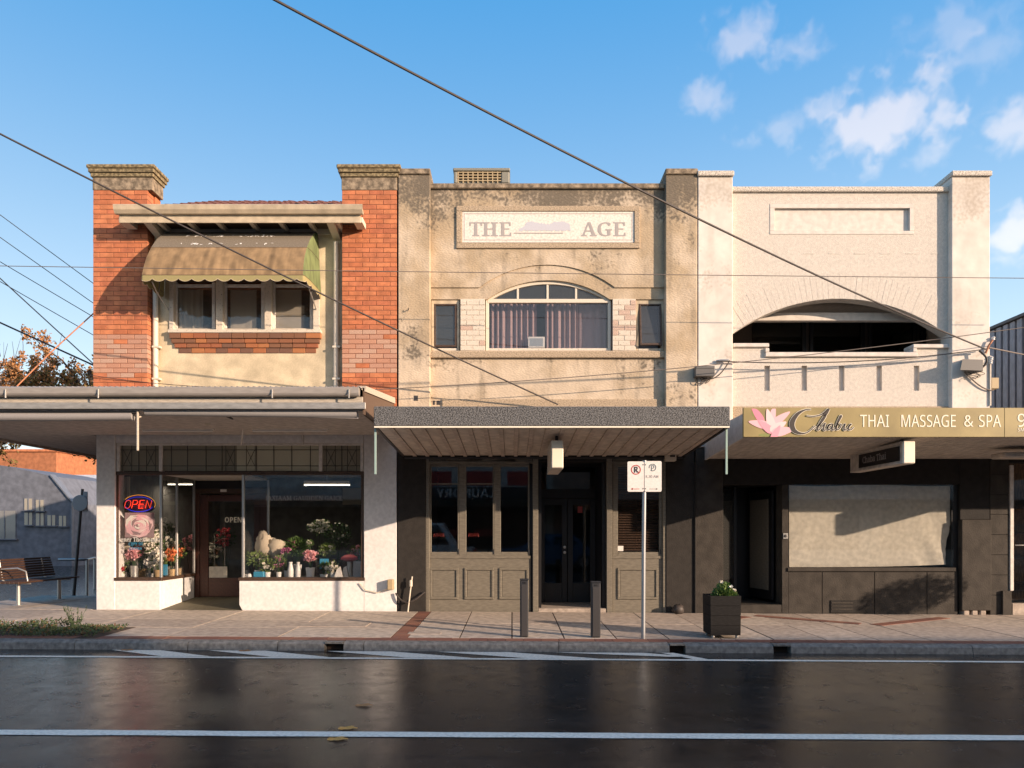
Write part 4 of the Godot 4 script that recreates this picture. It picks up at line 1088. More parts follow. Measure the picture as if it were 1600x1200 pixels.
	for k in 40: sm.append(Vector2(X(892 - k * 2.1, zw), Y(361 + 3.0 * nz.get_noise_1d(k * 6.0 + 300.0), zw)))
	part(np, "painted_out_patch", MB.new().prism(sm, zw + .0135, zw + .0155), M.smear)
	part(np, "scratch", MB.new().pb(803, 363.5, 880, 364.8, zw + .0165, .002, 0), M.faded)
	# vents and small hooks low on the wall
	for s in [[647, 618, 653, 626, 0.002], [676.5, 626, 679.5, 632.5, zw], [682.5, 626, 688, 632.5, zw]]: part(t, "wall_vent", MB.new().pb(s[0], s[1], s[2], s[3], s[4] + .006, .02, .002), M.steel_dark)
	part(t, "hook", MB.new().tube([P(638, 484, 0), P(638, 484, .06), P(638, 481, .06)], .008), M.wire)
	# rooftop cooler
	var ac := thing("rooftop_cooler", Vector3(X(752, -2.2), 6.6, -2.5), "grey green evaporative cooler with louvred side on the roof", "air cooler")
	var az := -2.2
	part(ac, "base", MB.new().cb(Vector3(X(712, az), 6.601, az - 1.0), Vector3(X(793, az), Y(279, az), az - .02), .02), M.cooler)
	part(ac, "cap", MB.new().cb(Vector3(X(708, az), Y(268, az), az - 1.05), Vector3(X(797, az), Y(263, az), az + .03), .04), M.cooler)
	for s in [[709, 714.5], [783, 796]]: part(ac, "corner_post", MB.new().pb(s[0], 267.8, s[1], 286, az + .02, .4, .02), M.cooler)
	part(ac, "pad", MB.new().pb(714, 268, 783, 284, az - .03, .03, 0), M.room_dark)
	for k in 9: part(ac, "louvre", MB.new().pb(715 + k * 7.7, 268, 716.6 + k * 7.7, 286, az + .01, .02, .002), M.box_beige)
	for k in 4: part(ac, "louvre", MB.new().pb(714.5, 268.4 + k * 4.3, 783, 269.9 + k * 4.3, az + .012, .03, .002), M.box_beige)
	# ---- shopfront
	part(t, "dark_pier", MB.new().cb(Vector3(X(621), -.1, -.34), Vector3(X(665), 2.95, -.004), .006), M.charcoal3)
	part(t, "lintel", MB.new().cb(Vector3(X(665) + .002, Y(721), -.3), Vector3(X(1041), 2.95, -.03), 0), M.charcoal)
	part(t, "dark_pier", MB.new().cb(Vector3(X(1041), -.1, -.34), Vector3(X(1085), 2.95, -.004), .006), M.charcoal3)
	part(t, "skirting_pipe", MB.new().tube([Vector3(X(1086), 2.6, .01), Vector3(X(1086), 1.2, .01), Vector3(X(1086), G(3.1) - .02, .01)], .02), M.charcoal)
	var fz := -.02
	for s in [[665.3, 671], [832.5, 841], [948, 957], [1036, 1040.8]]: part(t, "frame_post", MB.new().pb(s[0], 716, s[1], 957.5, fz, .12, .006), M.olive)
	part(t, "frame_head", MB.new().pb(671.2, 716, 832.3, 724, fz - .01, .1, .005), M.olive)
	part(t, "frame_head", MB.new().pb(957.2, 716, 1035.8, 724, fz - .01, .1, .005), M.olive)
	var wz := fz - .05
	for k in 4:   # three folding sashes and the one beside the door
		var a: float = [674, 728.5, 782.5, 965.5][k]; var c: float = [715, 770, 825, 1030][k]
		var l: float = [667.8 + 3.4, 717.2, 771.8, 957.4][k]; var r: float = [716.8, 771.4, 827.5, 1035.6][k]
		var w := part(t, "sash_window", MB.new().pb(l, 724.3, a, 870, wz, .05, .005), M.olive)
		part(w, "stile", MB.new().pb(c, 724.3, r, 870, wz, .05, .005), M.olive)
		part(w, "rail", MB.new().pb(a, 724.3, c, 729, wz, .05, .004), M.olive)
		part(w, "rail", MB.new().pb(a, 862.5, c, 870, wz, .05, .004), M.olive)
		if k < 2: part(w, "rail", MB.new().pb(a, 755, c, 757, wz - .02, .02, .002), M.olive)
		part(w, "pane", MB.new().pb(a, 729, c, 862.5, wz - .025, .006, 0), M.glass)
		part(w, "hinge", MB.new().pb(c + 1.0, 858, c + 2.5, 866, wz + .012, .012, .001), M.steel_dark)
		if k < 2:
			var zig := []
			for i in 13: zig.append(Vector3(X(a + 3 + i * 1.35, wz), Y(836 + (2.6 if i % 2 == 0 else -2.6), wz), wz - .06))
			part(w, "red_reflection_tube", MB.new().tube(zig, .006, .006, 5), M.sign_red)  # modelled red tube stands in for a sign's reflection in the pane
	part(t, "dark_gap", MB.new().pb(827.7, 724.2, 832.3, 957, fz - .09, .03, 0), M.black_door)
	for d in [[671.2, 829, [[671.5, 716], [725.5, 771.5], [780, 826]]], [957.2, 1035.6, [[965, 1028.5]]]]:
		part(t, "dado", MB.new().pb(d[0], 870.4, d[1], 958, wz + .006, .06, .004), M.olive)
		part(t, "dado_rail", MB.new().pb(d[0], 868.4, d[1], 873, wz + .022, .015, .004), M.olive)
		for p in d[2]:
			var fz2 := wz + .006
			var pn := part(t, "dado_panel", MB.new().pb(p[0] + 5, 892, p[1] - 4, 932, fz2 + .004, .004, .001), M.olive)
			for f in [[p[0], 887.5, p[1], 891], [p[0], 933, p[1], 936.5], [p[0], 891, p[0] + 3.6, 933], [p[1] - 3.6, 891, p[1], 933]]: part(pn, "moulding", MB.new().pb(f[0], f[1], f[2], f[3], fz2 + .024, .024, .006), M.olive)
	# blind inside the right sash, slat by slat
	for k in 34: part(t, "blind_slat", MB.new().hexa(slat(X(966, -.16), X(1029, -.16), Y(860, -.16) + k * .044, -.16)), M.brown_wood)
	part(t, "notice", MB.new().pb(965, 853, 974, 861, wz - .01, .002, 0), M.sign_white)
	# door recess
	var dz := -1.15
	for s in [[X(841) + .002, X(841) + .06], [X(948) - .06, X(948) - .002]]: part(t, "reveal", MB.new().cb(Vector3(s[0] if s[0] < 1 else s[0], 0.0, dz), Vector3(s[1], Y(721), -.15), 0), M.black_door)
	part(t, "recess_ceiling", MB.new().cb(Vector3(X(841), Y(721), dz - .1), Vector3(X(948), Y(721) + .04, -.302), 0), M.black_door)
	part(t, "threshold", MB.new().cb(Vector3(X(841) + .002, -.1, dz - .1), Vector3(X(948) - .002, .055, -.03), .008), M.concrete2)
	part(t, "transom_beam", MB.new().cb(Vector3(X(841) + .06, 2.02, dz - .06), Vector3(X(948) - .06, 2.2, dz), .004), M.black_door)
	part(t, "transom_pane", MB.new().cb(Vector3(X(841) + .06, 2.2, dz - .03), Vector3(X(948) - .06, Y(721) - .002, dz - .02), 0), M.glass_dark)
	var mx := X(894.5)
	for k in 2:
		var a := X(841) + .065 if k == 0 else mx + .004; var c := mx - .004 if k == 0 else X(948) - .065
		var d := part(t, "door", MB.new().cb(Vector3(a, .06, dz - .05), Vector3(a + .1, 2.015, dz - .005), .004), M.black_door)
		part(d, "stile", MB.new().cb(Vector3(c - .1, .06, dz - .05), Vector3(c, 2.015, dz - .005), .004), M.black_door)
		part(d, "rail", MB.new().cb(Vector3(a + .1, .06, dz - .05), Vector3(c - .1, .42, dz - .005), .004), M.black_door)
		part(d, "rail", MB.new().cb(Vector3(a + .1, 1.9, dz - .05), Vector3(c - .1, 2.015, dz - .005), .004), M.black_door)
		part(d, "pane", MB.new().cb(Vector3(a + .1, .42, dz - .03), Vector3(c - .1, 1.9, dz - .024), 0), M.glass_dark)
		if k == 0:
			for yy in [1.0, 1.1]: part(d, "knob", MB.new().lathe([Vector2(0, .03), Vector2(.024, .024), Vector2(.028, .01), Vector2(.012, 0)], Vector3.ZERO, 10).mesh(), M.alu).set("transform", Transform3D(Basis(Vector3.RIGHT, PI / 2), Vector3(c - .05, yy, dz - .005)))
		else: part(d, "sticker", MB.new().cb(Vector3(a + .19, 1.75, dz - .02), Vector3(a + .28, 1.87, dz - .018), 0), M.sign_red)
	# gas pipe, flex and meter
	var gp := thing("gas_standpipe", Vector3(X(640), G(-1.8), .1), "bent pale pipe with black flexible hose against the dark pier", "pipe")
	part(gp, "pipe", MB.new().tube([Vector3(X(638.5), G(-1.8), .10), Vector3(X(642), .35, .09), Vector3(X(645), .62, .08)], .012), M.beam)
	part(gp, "valve", MB.new().lathe([Vector2(0, -.06), Vector2(.028, -.05), Vector2(.028, .04), Vector2(.018, .06), Vector2(0, .06)], Vector3(X(643), .5, .085), 10), M.beam)
	var hose := []
	for k in 15:
		var tt := k / 14.0
		hose.append(Vector3(lerpf(X(619), X(664), tt), .33 - .22 * sin(PI * pow(tt, 0.8)) * .75 + .02 * tt, .04 + .05 * sin(PI * tt)))
	part(gp, "hose", MB.new().tube(hose, .016), M.wire)
	var mb := thing("gas_meter_box", Vector3(X(611.5), .39, .06), "small beige meter box on the end of the white shop wall", "box")
	part(mb, "case", MB.new().cb(Vector3(X(607), Y(921), .0), Vector3(X(616), Y(905), .13), .01), M.box_beige)
	part(mb, "pipe", MB.new().tube([Vector3(X(607), Y(919), .03), Vector3(X(590), Y(926), .03), Vector3(X(572), Y(922), .03), Vector3(X(562), Y(911), .02)], .009), M.beam)

func slat(x0: float, x1: float, y: float, z: float) -> Array:
	return [Vector3(x0, y, z + .012), Vector3(x1, y, z + .012), Vector3(x1, y + .002, z + .012), Vector3(x0, y + .002, z + .012), Vector3(x0, y + .026, z - .012), Vector3(x1, y + .026, z - .012), Vector3(x1, y + .028, z - .012), Vector3(x0, y + .028, z - .012)]

# ---------------------------------------------------------------- white roughcast shop
func white_shop() -> void:
	var t := thing("white_shop_building", Vector3(5.76, G(5.76), -1.0), "white roughcast shop with arched balcony above a charcoal shopfront", "building")
	shell(t, 3.23, 8.3, -0.34, -11.5, 6.6, 2.85, M.smooth_white, M.room_dark)
	var zw := -0.12
	var th := .22
	for s in [[1090.5, 1145], [1487, 1547]]:
		part(t, "pier", uvmb().cb(Vector3(X(s[0]), 2.86, zw - th), Vector3(X(s[1]), Y(276), 0), .012), M.right)
		cap(t, "pier_cap", X(s[0]) + .03, X(s[1]) - .03, Y(276), Y(268), 0.0, .6, M.cap_white, .045, 1)
	var x0 := X(1145) + .001; var x1 := X(1487) - .001
	var ys := Y(523, zw)
	var cx := (x0 + x1) / 2; var half := (x1 - x0) / 2 - .006
	var top := arc(cx, ys, half, Y(467, zw) - ys, 40)
	var poly := PackedVector2Array([Vector2(x0, ys), Vector2(x0, Y(366, zw)), Vector2(x1, Y(366, zw)), Vector2(x1, ys)])
	poly.append_array(top)
	part(t, "wall", MB.new().prism(poly, zw - th, zw), M.rough)
	# round the sunk panel
	for f in [[0, 301, 0, 318], [0, 318, 1203, 366], [1428, 318, 0, 366]]:
		var lo := Vector3(x0 if f[0] == 0 else X(f[0], zw), Y(f[3], zw), zw - th); var hi := Vector3(x1 if f[2] == 0 else X(f[2], zw), Y(f[1], zw), zw)
		part(t, "wall", MB.new().cb(lo, hi, 0), M.rough)
	for f in [[1203, 318, 1428, 325], [1203, 360.5, 1428, 366], [1203, 325, 1210.5, 360.5], [1421.5, 325, 1428, 360.5]]: part(t, "panel_frame", MB.new().pb(f[0], f[1], f[2], f[3], zw + .008, .2, .004), M.smooth_white)
	part(t, "sunk_panel", MB.new().pb(1210.5, 325, 1421.5, 360.5, zw - .045, .1, 0), M.smooth_white)
	cap(t, "coping", x0, x1, Y(301, zw), Y(293, zw), zw, .24, M.cap_white, .05, 1)
	for k in 6: part(t, "header_brick", MB.new().pb(1255 + k * 40, 395, 1272 + k * 40, 397, zw + .004, .01, .002), M.rough)
	# voussoirs, each its own brick, a little uneven
	var rng := RandomNumberGenerator.new(); rng.seed = 14
	var r0 := (half * half + pow(Y(467, zw) - ys, 2)) / (2.0 * (Y(467, zw) - ys))
	var cy := Y(467, zw) - r0
	var amax := asin(half / r0)
	var nv := 44
	for k in nv:
		var a0 := -amax + 2 * amax * (k + .015) / nv; var a1 := -amax + 2 * amax * (k + .985) / nv
		var ro := r0 + .44 + rng.randf_range(-.015, .015); var ri := r0 + .004
		var q := PackedVector2Array([Vector2(cx + sin(a0) * ri, cy + cos(a0) * ri), Vector2(cx + sin(a0) * ro, cy + cos(a0) * ro), Vector2(cx + sin(a1) * ro, cy + cos(a1) * ro), Vector2(cx + sin(a1) * ri, cy + cos(a1) * ri)])
		var ok := true
		for p in q:
			if p.x < x0 + .004 or p.x > x1 - .004: ok = false
		if ok: part(t, "voussoir", MB.new().prism(q, zw - .01, zw + .002 + rng.randf_range(0, .005)), M.rough)
	# balcony front with stepped top and slots
	var slots := [1194.5, 1252.5, 1311, 1369.5, 1428]
	var sy0 := Y(610.5, zw); var sy1 := Y(571.5, zw)
	part(t, "balcony_front", MB.new().cb(Vector3(x0, 2.86, zw - th), Vector3(x1, sy0, zw), 0), M.rough)
	var last := x0
	for s in slots + [9999]:
		var e: float = x1 if s > 9000 else X(s, zw)
		part(t, "balcony_front", MB.new().cb(Vector3(last, sy0, zw - th), Vector3(e, sy1, zw), 0), M.rough)
		if s < 9000:
			part(t, "slot_back", MB.new().cb(Vector3(e, sy0, zw - th), Vector3(X(s + 8.5, zw), sy1, zw - .055), 0), M.smooth_white)
			last = X(s + 8.5, zw)
	part(t, "balcony_front", MB.new().cb(Vector3(x0, sy1, zw - th), Vector3(x1, Y(557, zw), zw), 0), M.rough)
	for s in [[0, 1196], [1432, 0]]:
		var a := x0 if s[0] == 0 else X(s[0], zw); var c := x1 if s[1] == 0 else X(s[1], zw)
		part(t, "balcony_step", MB.new().cb(Vector3(a, Y(557, zw), zw - th), Vector3(c, Y(542, zw), zw), 0), M.rough)
	part(t, "balcony_coping", MB.new().pb(1196, 550, 1434, 557, zw + .05, .32, .01), M.smooth_white)
	part(t, "balcony_coping", MB.new().pb(1145.3, 536, 1202, 542, zw + .05, .32, .01), M.smooth_white)
	part(t, "balcony_coping", MB.new().pb(1427, 537.5, 1486.7, 543.5, zw + .05, .32, .01), M.smooth_white)
	for s in [[1196, 1202], [1427, 1433]]: part(t, "balcony_coping", MB.new().pb(s[0], 543.8, s[1], 549.8, zw + .048, .31, .006), M.smooth_white)
	part(t, "ledge", MB.new().cb(Vector3(x0, 2.86, zw), Vector3(x1, Y(633.5), zw + .035), .01), M.moss_ledge)
	# the sunk balcony
	var bz := -1.7
	part(t, "balcony_ceiling", MB.new().cb(Vector3(3.39, Y(466, -.4), bz), Vector3(8.14, Y(466, -.4) + .1, -.345), 0), M.smooth_white)
	part(t, "balcony_beam", MB.new().cb(Vector3(3.39, Y(501, -.5), -.62), Vector3(8.14, Y(488, -.5), -.5), .01), M.smooth_white)
	part(t, "balcony_wall", MB.new().cb(Vector3(3.39, 3.04, bz - .1), Vector3(8.14, Y(466, -.4), bz), 0), M.balcony_brown)
	for px in [1263, 1355, 1437]:
		part(t, "balcony_post", MB.new().pb(px - 9, 495, px - 3, 580, bz + .06, .06, .005), M.black_door); part(t, "balcony_post", MB.new().pb(px + 3, 495, px + 8, 580, bz + .06, .06, .005), M.black_door)
	for q in [[1175, 1254], [1271, 1346], [1363, 1428]]: part(t, "balcony_pane", MB.new().pb(q[0], 505, q[1], 575, bz + .02, .01, 0), M.glass_dark)
	# ---- shopfront
	var gy := G(5.5) - .08
	part(t, "dark_wall", MB.new().cb(Vector3(X(1087), gy, -.34), Vector3(X(1130), 2.84, -.002), .006), M.charcoal2)
	part(t, "lintel", MB.new().cb(Vector3(X(1130) + .002, Y(757), -.3), Vector3(X(1500), 2.84, -.01), .004), M.charcoal)
	part(t, "door_post", MB.new().cb(Vector3(X(1222), gy, -.3), Vector3(X(1232), Y(757) - .002, -.004), .005), M.charcoal2)
	part(t, "step", MB.new().cb(Vector3(X(1130) + .002, gy, -1.3), Vector3(X(1222) - .002, Y(945), -.006), .01), M.charcoal2)
	part(t, "doorbell", MB.new().cb(Vector3(X(1223.5), Y(842), -.004), Vector3(X(1231), Y(833), .012), .003), M.alu)
	part(t, "doorbell_button", MB.new().lathe([Vector2(0, .012), Vector2(.024, .008), Vector2(.028, 0)], Vector3.ZERO, 12).mesh(), M.steel_dark).set("transform", Transform3D(Basis(Vector3.RIGHT, PI / 2), Vector3(X(1227), Y(837.5), .012) - t.position))
	var xd := X(1130)
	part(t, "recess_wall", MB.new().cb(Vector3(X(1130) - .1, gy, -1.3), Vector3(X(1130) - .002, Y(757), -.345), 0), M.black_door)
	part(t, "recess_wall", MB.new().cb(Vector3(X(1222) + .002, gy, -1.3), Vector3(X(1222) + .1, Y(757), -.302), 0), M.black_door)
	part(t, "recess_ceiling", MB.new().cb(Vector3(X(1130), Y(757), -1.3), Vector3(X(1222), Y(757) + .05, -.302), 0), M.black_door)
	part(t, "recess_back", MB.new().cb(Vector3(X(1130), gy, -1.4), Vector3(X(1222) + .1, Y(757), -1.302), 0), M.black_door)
	# glazed screen at the left of the recess, set on the slant, and the door standing open
	var sc := part(t, "glazed_screen", MB.new().hexa([Vector3(xd + .01, Y(908), -.10), Vector3(xd + .42, Y(908), -.75), Vector3(xd + .42, Y(770), -.75), Vector3(xd + .01, Y(770), -.10), Vector3(xd + .0, Y(908), -.115), Vector3(xd + .41, Y(908), -.765), Vector3(xd + .41, Y(770), -.765), Vector3(xd + .0, Y(770), -.115)]), M.glass_dirty)
	part(sc, "screen_frame", MB.new().cb(Vector3(xd + .40, Y(944), -.80), Vector3(xd + .46, Y(757), -.74), .004), M.black_door)
	part(sc, "screen_panel", MB.new().hexa([Vector3(xd + .01, Y(944), -.10), Vector3(xd + .40, Y(944), -.74), Vector3(xd + .40, Y(909), -.74), Vector3(xd + .01, Y(909), -.10), Vector3(xd + .0, Y(944), -.13), Vector3(xd + .39, Y(944), -.77), Vector3(xd + .39, Y(909), -.77), Vector3(xd + .0, Y(909), -.13)]), M.black_door)
	var dx0 := X(1222) - .03
	var dr := part(t, "open_door", MB.new().hexa([Vector3(dx0, Y(940), -.32), Vector3(dx0 - .14, Y(940), -1.15), Vector3(dx0 - .14, Y(765), -1.15), Vector3(dx0, Y(765), -.32), Vector3(dx0 - .04, Y(940), -.32), Vector3(dx0 - .18, Y(940), -1.15), Vector3(dx0 - .18, Y(765), -1.15), Vector3(dx0 - .04, Y(765), -.32)]), M.black_door)
	part(dr, "door_panel", MB.new().hexa([Vector3(dx0 - .062, Y(925), -.42), Vector3(dx0 - .19, Y(925), -1.05), Vector3(dx0 - .19, Y(778), -1.05), Vector3(dx0 - .062, Y(778), -.42), Vector3(dx0 - .058, Y(925), -.42), Vector3(dx0 - .186, Y(925), -1.05), Vector3(dx0 - .186, Y(778), -1.05), Vector3(dx0 - .058, Y(778), -.42)]), M.olive)
	# window papered over from inside
	part(t, "window_pane", MB.new().pb(1232.5, 757.5, 1490, 887, -.05, .008, 0), M.glass)
	part(t, "window_sill", MB.new().pb(1231, 887, 1494, 893, .02, .25, .006), M.charcoal2)
	part(t, "window_back", MB.new().pb(1232, 757, 1500, 960, -.42, .1, 0), mat(C(.10, .13, .15), .7))
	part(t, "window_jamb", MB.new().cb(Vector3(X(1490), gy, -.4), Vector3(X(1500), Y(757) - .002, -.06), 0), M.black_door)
	var b := MB.new()
	var nz := FastNoiseLite.new(); nz.seed = 8; nz.frequency = 1.0; nz.fractal_octaves = 3
	var nx := 120; var ny := 60
	var grid := []
	for j in ny + 1:
		var row := []
		var v := float(j) / ny   # 0 top
		for i in nx + 1:
			var u := float(i) / nx
			var ex := lerpf(1487.5, 1477, smoothstep(.25, .9, v)) + 1.5 * nz.get_noise_2d(v * 6, 3)
			var px := lerpf(1233, ex, u); var py := lerpf(758.5 + 1.2 * sin(u * 9), 886 - 2.0 * pow(u, 3) * 2, v)
			var cl := smoothstep(.28, 0.0, u); var cr := smoothstep(.72, 1.0, u)
			var wr := sin((u * 26 + v * (9 if u < .5 else -12)) + 3.0 * nz.get_noise_2d(u * 3, v * 3)) * .006 * (cl * (.3 + v) + cr * (.2 + v * 1.4))
			var zz := -.105 + wr + .005 * nz.get_noise_2d(u * 4, v * 1.2) + .0006 * nz.get_noise_2d(u * 22, v * 11) + .012 * cr * v * sin(u * 40 - v * 12) * .7
			row.append(P(px, py, zz))
		grid.append(row)
	for j in ny:
		for i in nx:
			var nn := []
			for c in [[j, i], [j, i + 1], [j + 1, i + 1], [j + 1, i]]:
				var jj: int = c[0]; var ii: int = c[1]
				var du: Vector3 = grid[jj][mini(ii + 1, nx)] - grid[jj][maxi(ii - 1, 0)]; var dv: Vector3 = grid[mini(jj + 1, ny)][ii] - grid[maxi(jj - 1, 0)][ii]
				nn.append(dv.cross(du).normalized())
			b.sq(grid[j][i], grid[j][i + 1], grid[j + 1][i + 1], grid[j + 1][i], nn[0], nn[1], nn[2], nn[3])
	part(t, "window_paper", b, M.paper)
	var last2 := 1232.0
	for e in [1285.0, 1367.0, 1449.0, 1497.0]:
		part(t, "dado_board", MB.new().cb(Vector3(X(last2) + .004, gy, -.2), Vector3(X(e) - .004, Y(893.5), -.012), .005), M.charcoal2)
		last2 = e
	part(t, "dado_back", MB.new().cb(Vector3(X(1232), gy, -.31), Vector3(X(1499), Y(893.5), -.205), 0), M.black_door)
	part(t, "hatch", MB.new().pb(1298, 938, 1353, 957.5, .004, .015, .003), M.charcoal)
	for k in 3: part(t, "hatch_slat", MB.new().pb(1300, 941 + k * 5, 1333, 943 + k * 5, .010, .006, .001), M.charcoal2)
	part(t, "dark_pier", MB.new().cb(Vector3(X(1500), G(7.8) - .02 + .09, -.31), Vector3(X(1546.5), Y(812), .05), .012), M.charcoal2)
	part(t, "dark_pier", MB.new().cb(Vector3(X(1500), Y(812) + .002, -.31), Vector3(X(1546.5), 2.84, .0), .006), M.charcoal)
	for k in 3: part(t, "footing_stone", MB.new().cb(Vector3(X(1504 + k * 13), gy, -.2), Vector3(X(1513 + k * 13), .04, .035), .012), M.concrete2)

# ---------------------------------------------------------------- next shop, cut by the frame
func next_shop() -> void:
	var t := thing("tiled_shop_building", Vector3(11.0, G(11), -1.0), "low shop with grey tiled pier and glazed warm interior at the right edge", "building")
	for r in 8:   # grey wall tiles on the pier
		part(t, "pier_tile", MB.new().cb(Vector3(X(1547) + .004, -.06 + r * .35 + .004, -.25), Vector3(X(1577 if r > 0 else 1578) - .004, -.06 + (r + 1) * .35 - .004, -.002), .004), M.charcoal2)
	part(t, "pier_core", MB.new().cb(Vector3(X(1547) + .008, -.2, -.3), Vector3(X(1577) - .008, 3.1, -.012), 0), M.charcoal)
	part(t, "pier_foot", MB.new().cb(Vector3(X(1564), -.12, -.0), Vector3(X(1578), Y(923), .05), .005), M.charcoal2)
	part(t, "white_post", MB.new().cb(Vector3(X(1577.5), Y(923), -.08), Vector3(X(1583), Y(727), .02), .004), M.white_paint)
	part(t, "shop_window", MB.new().cb(Vector3(X(1583) + .003, .1, -.12), Vector3(11.5, 2.6, -.11), 0), M.glass)
	part(t, "window_base", MB.new().cb(Vector3(X(1583) + .003, -.15, -.2), Vector3(14.5, .14, -.02), .006), M.concrete)
	part(t, "end_pier", MB.new().cb(Vector3(11.5, .14, -.3), Vector3(14.5, 3.1, -.02), .006), M.charcoal2)
	part(t, "head", MB.new().cb(Vector3(X(1577), 2.6, -.3), Vector3(11.5, 3.1, -.02), .004), M.charcoal)
	part(t, "inner_wall", MB.new().cb(Vector3(8.32, -.1, -2.2), Vector3(14.5, 3.1, -2.1), 0), mat(C(.30, .16, .07), .7, {tone = M.streak, size = Vector3(.3, 2, .3)}))
	part(t, "side_wall", MB.new().cb(Vector3(14.5, -.2, -9), Vector3(14.7, 3.3, -.02), 0), M.charcoal2)
	part(t, "roof_slab", MB.new().cb(Vector3(8.32, 3.1, -9), Vector3(14.5, 3.25, -.02), 0), M.kerb)
	part(t, "shop_floor", MB.new().cb(Vector3(8.32, -.2, -2.1), Vector3(14.5, .02, -.31), 0), M.floor_tile)
	for k in 4: part(t, "shelf", MB.new().cb(Vector3(9.0, .35 + k * .5, -2.09), Vector3(11.4, .39 + k * .5, -1.75), .004), M.brown_wood)
	part(t, "door_handle", MB.new().tube([Vector3(X(1585, -.1), Y(852), -.08), Vector3(X(1590, -.1), Y(852), -.06), Vector3(X(1597, -.1), Y(852), -.06)], .012), M.alu)
	var c := thing("metal_shed", Vector3(13.0, G(13), -6.0), "blue grey ribbed metal shed rising behind the low shop roof", "building")
	var xs := 12.0
	part(c, "wall", MB.new().cb(Vector3(xs + .05, -.2, -16), Vector3(19, 6.45, -3.6), 0), M.corrugated)
	for k in 48:
		part(c, "wall_rib", MB.new().cb(Vector3(xs + .0, 3.2, -16 + k * .25 + .02), Vector3(xs + .051, 6.43, -16 + k * .25 + .19), .012), M.corrugated)
	part(c, "roof_edge", MB.new().cb(Vector3(xs - .05, 6.44, -16.1), Vector3(19.1, 6.52, -3.5), .01), M.steel_dark)

# ---------------------------------------------------------------- street awnings
func slope_box(x0: float, x1: float, za: float, ya: float, zb: float, yb: float, th: float) -> MB:   # from (za, ya) to (zb, yb), upper face th above
	return MB.new().hexa([Vector3(x0, ya, za), Vector3(x1, ya, za), Vector3(x1, ya + th, za), Vector3(x0, ya + th, za), Vector3(x0, yb, zb), Vector3(x1, yb, zb), Vector3(x1, yb + th, zb), Vector3(x0, yb + th, zb)])

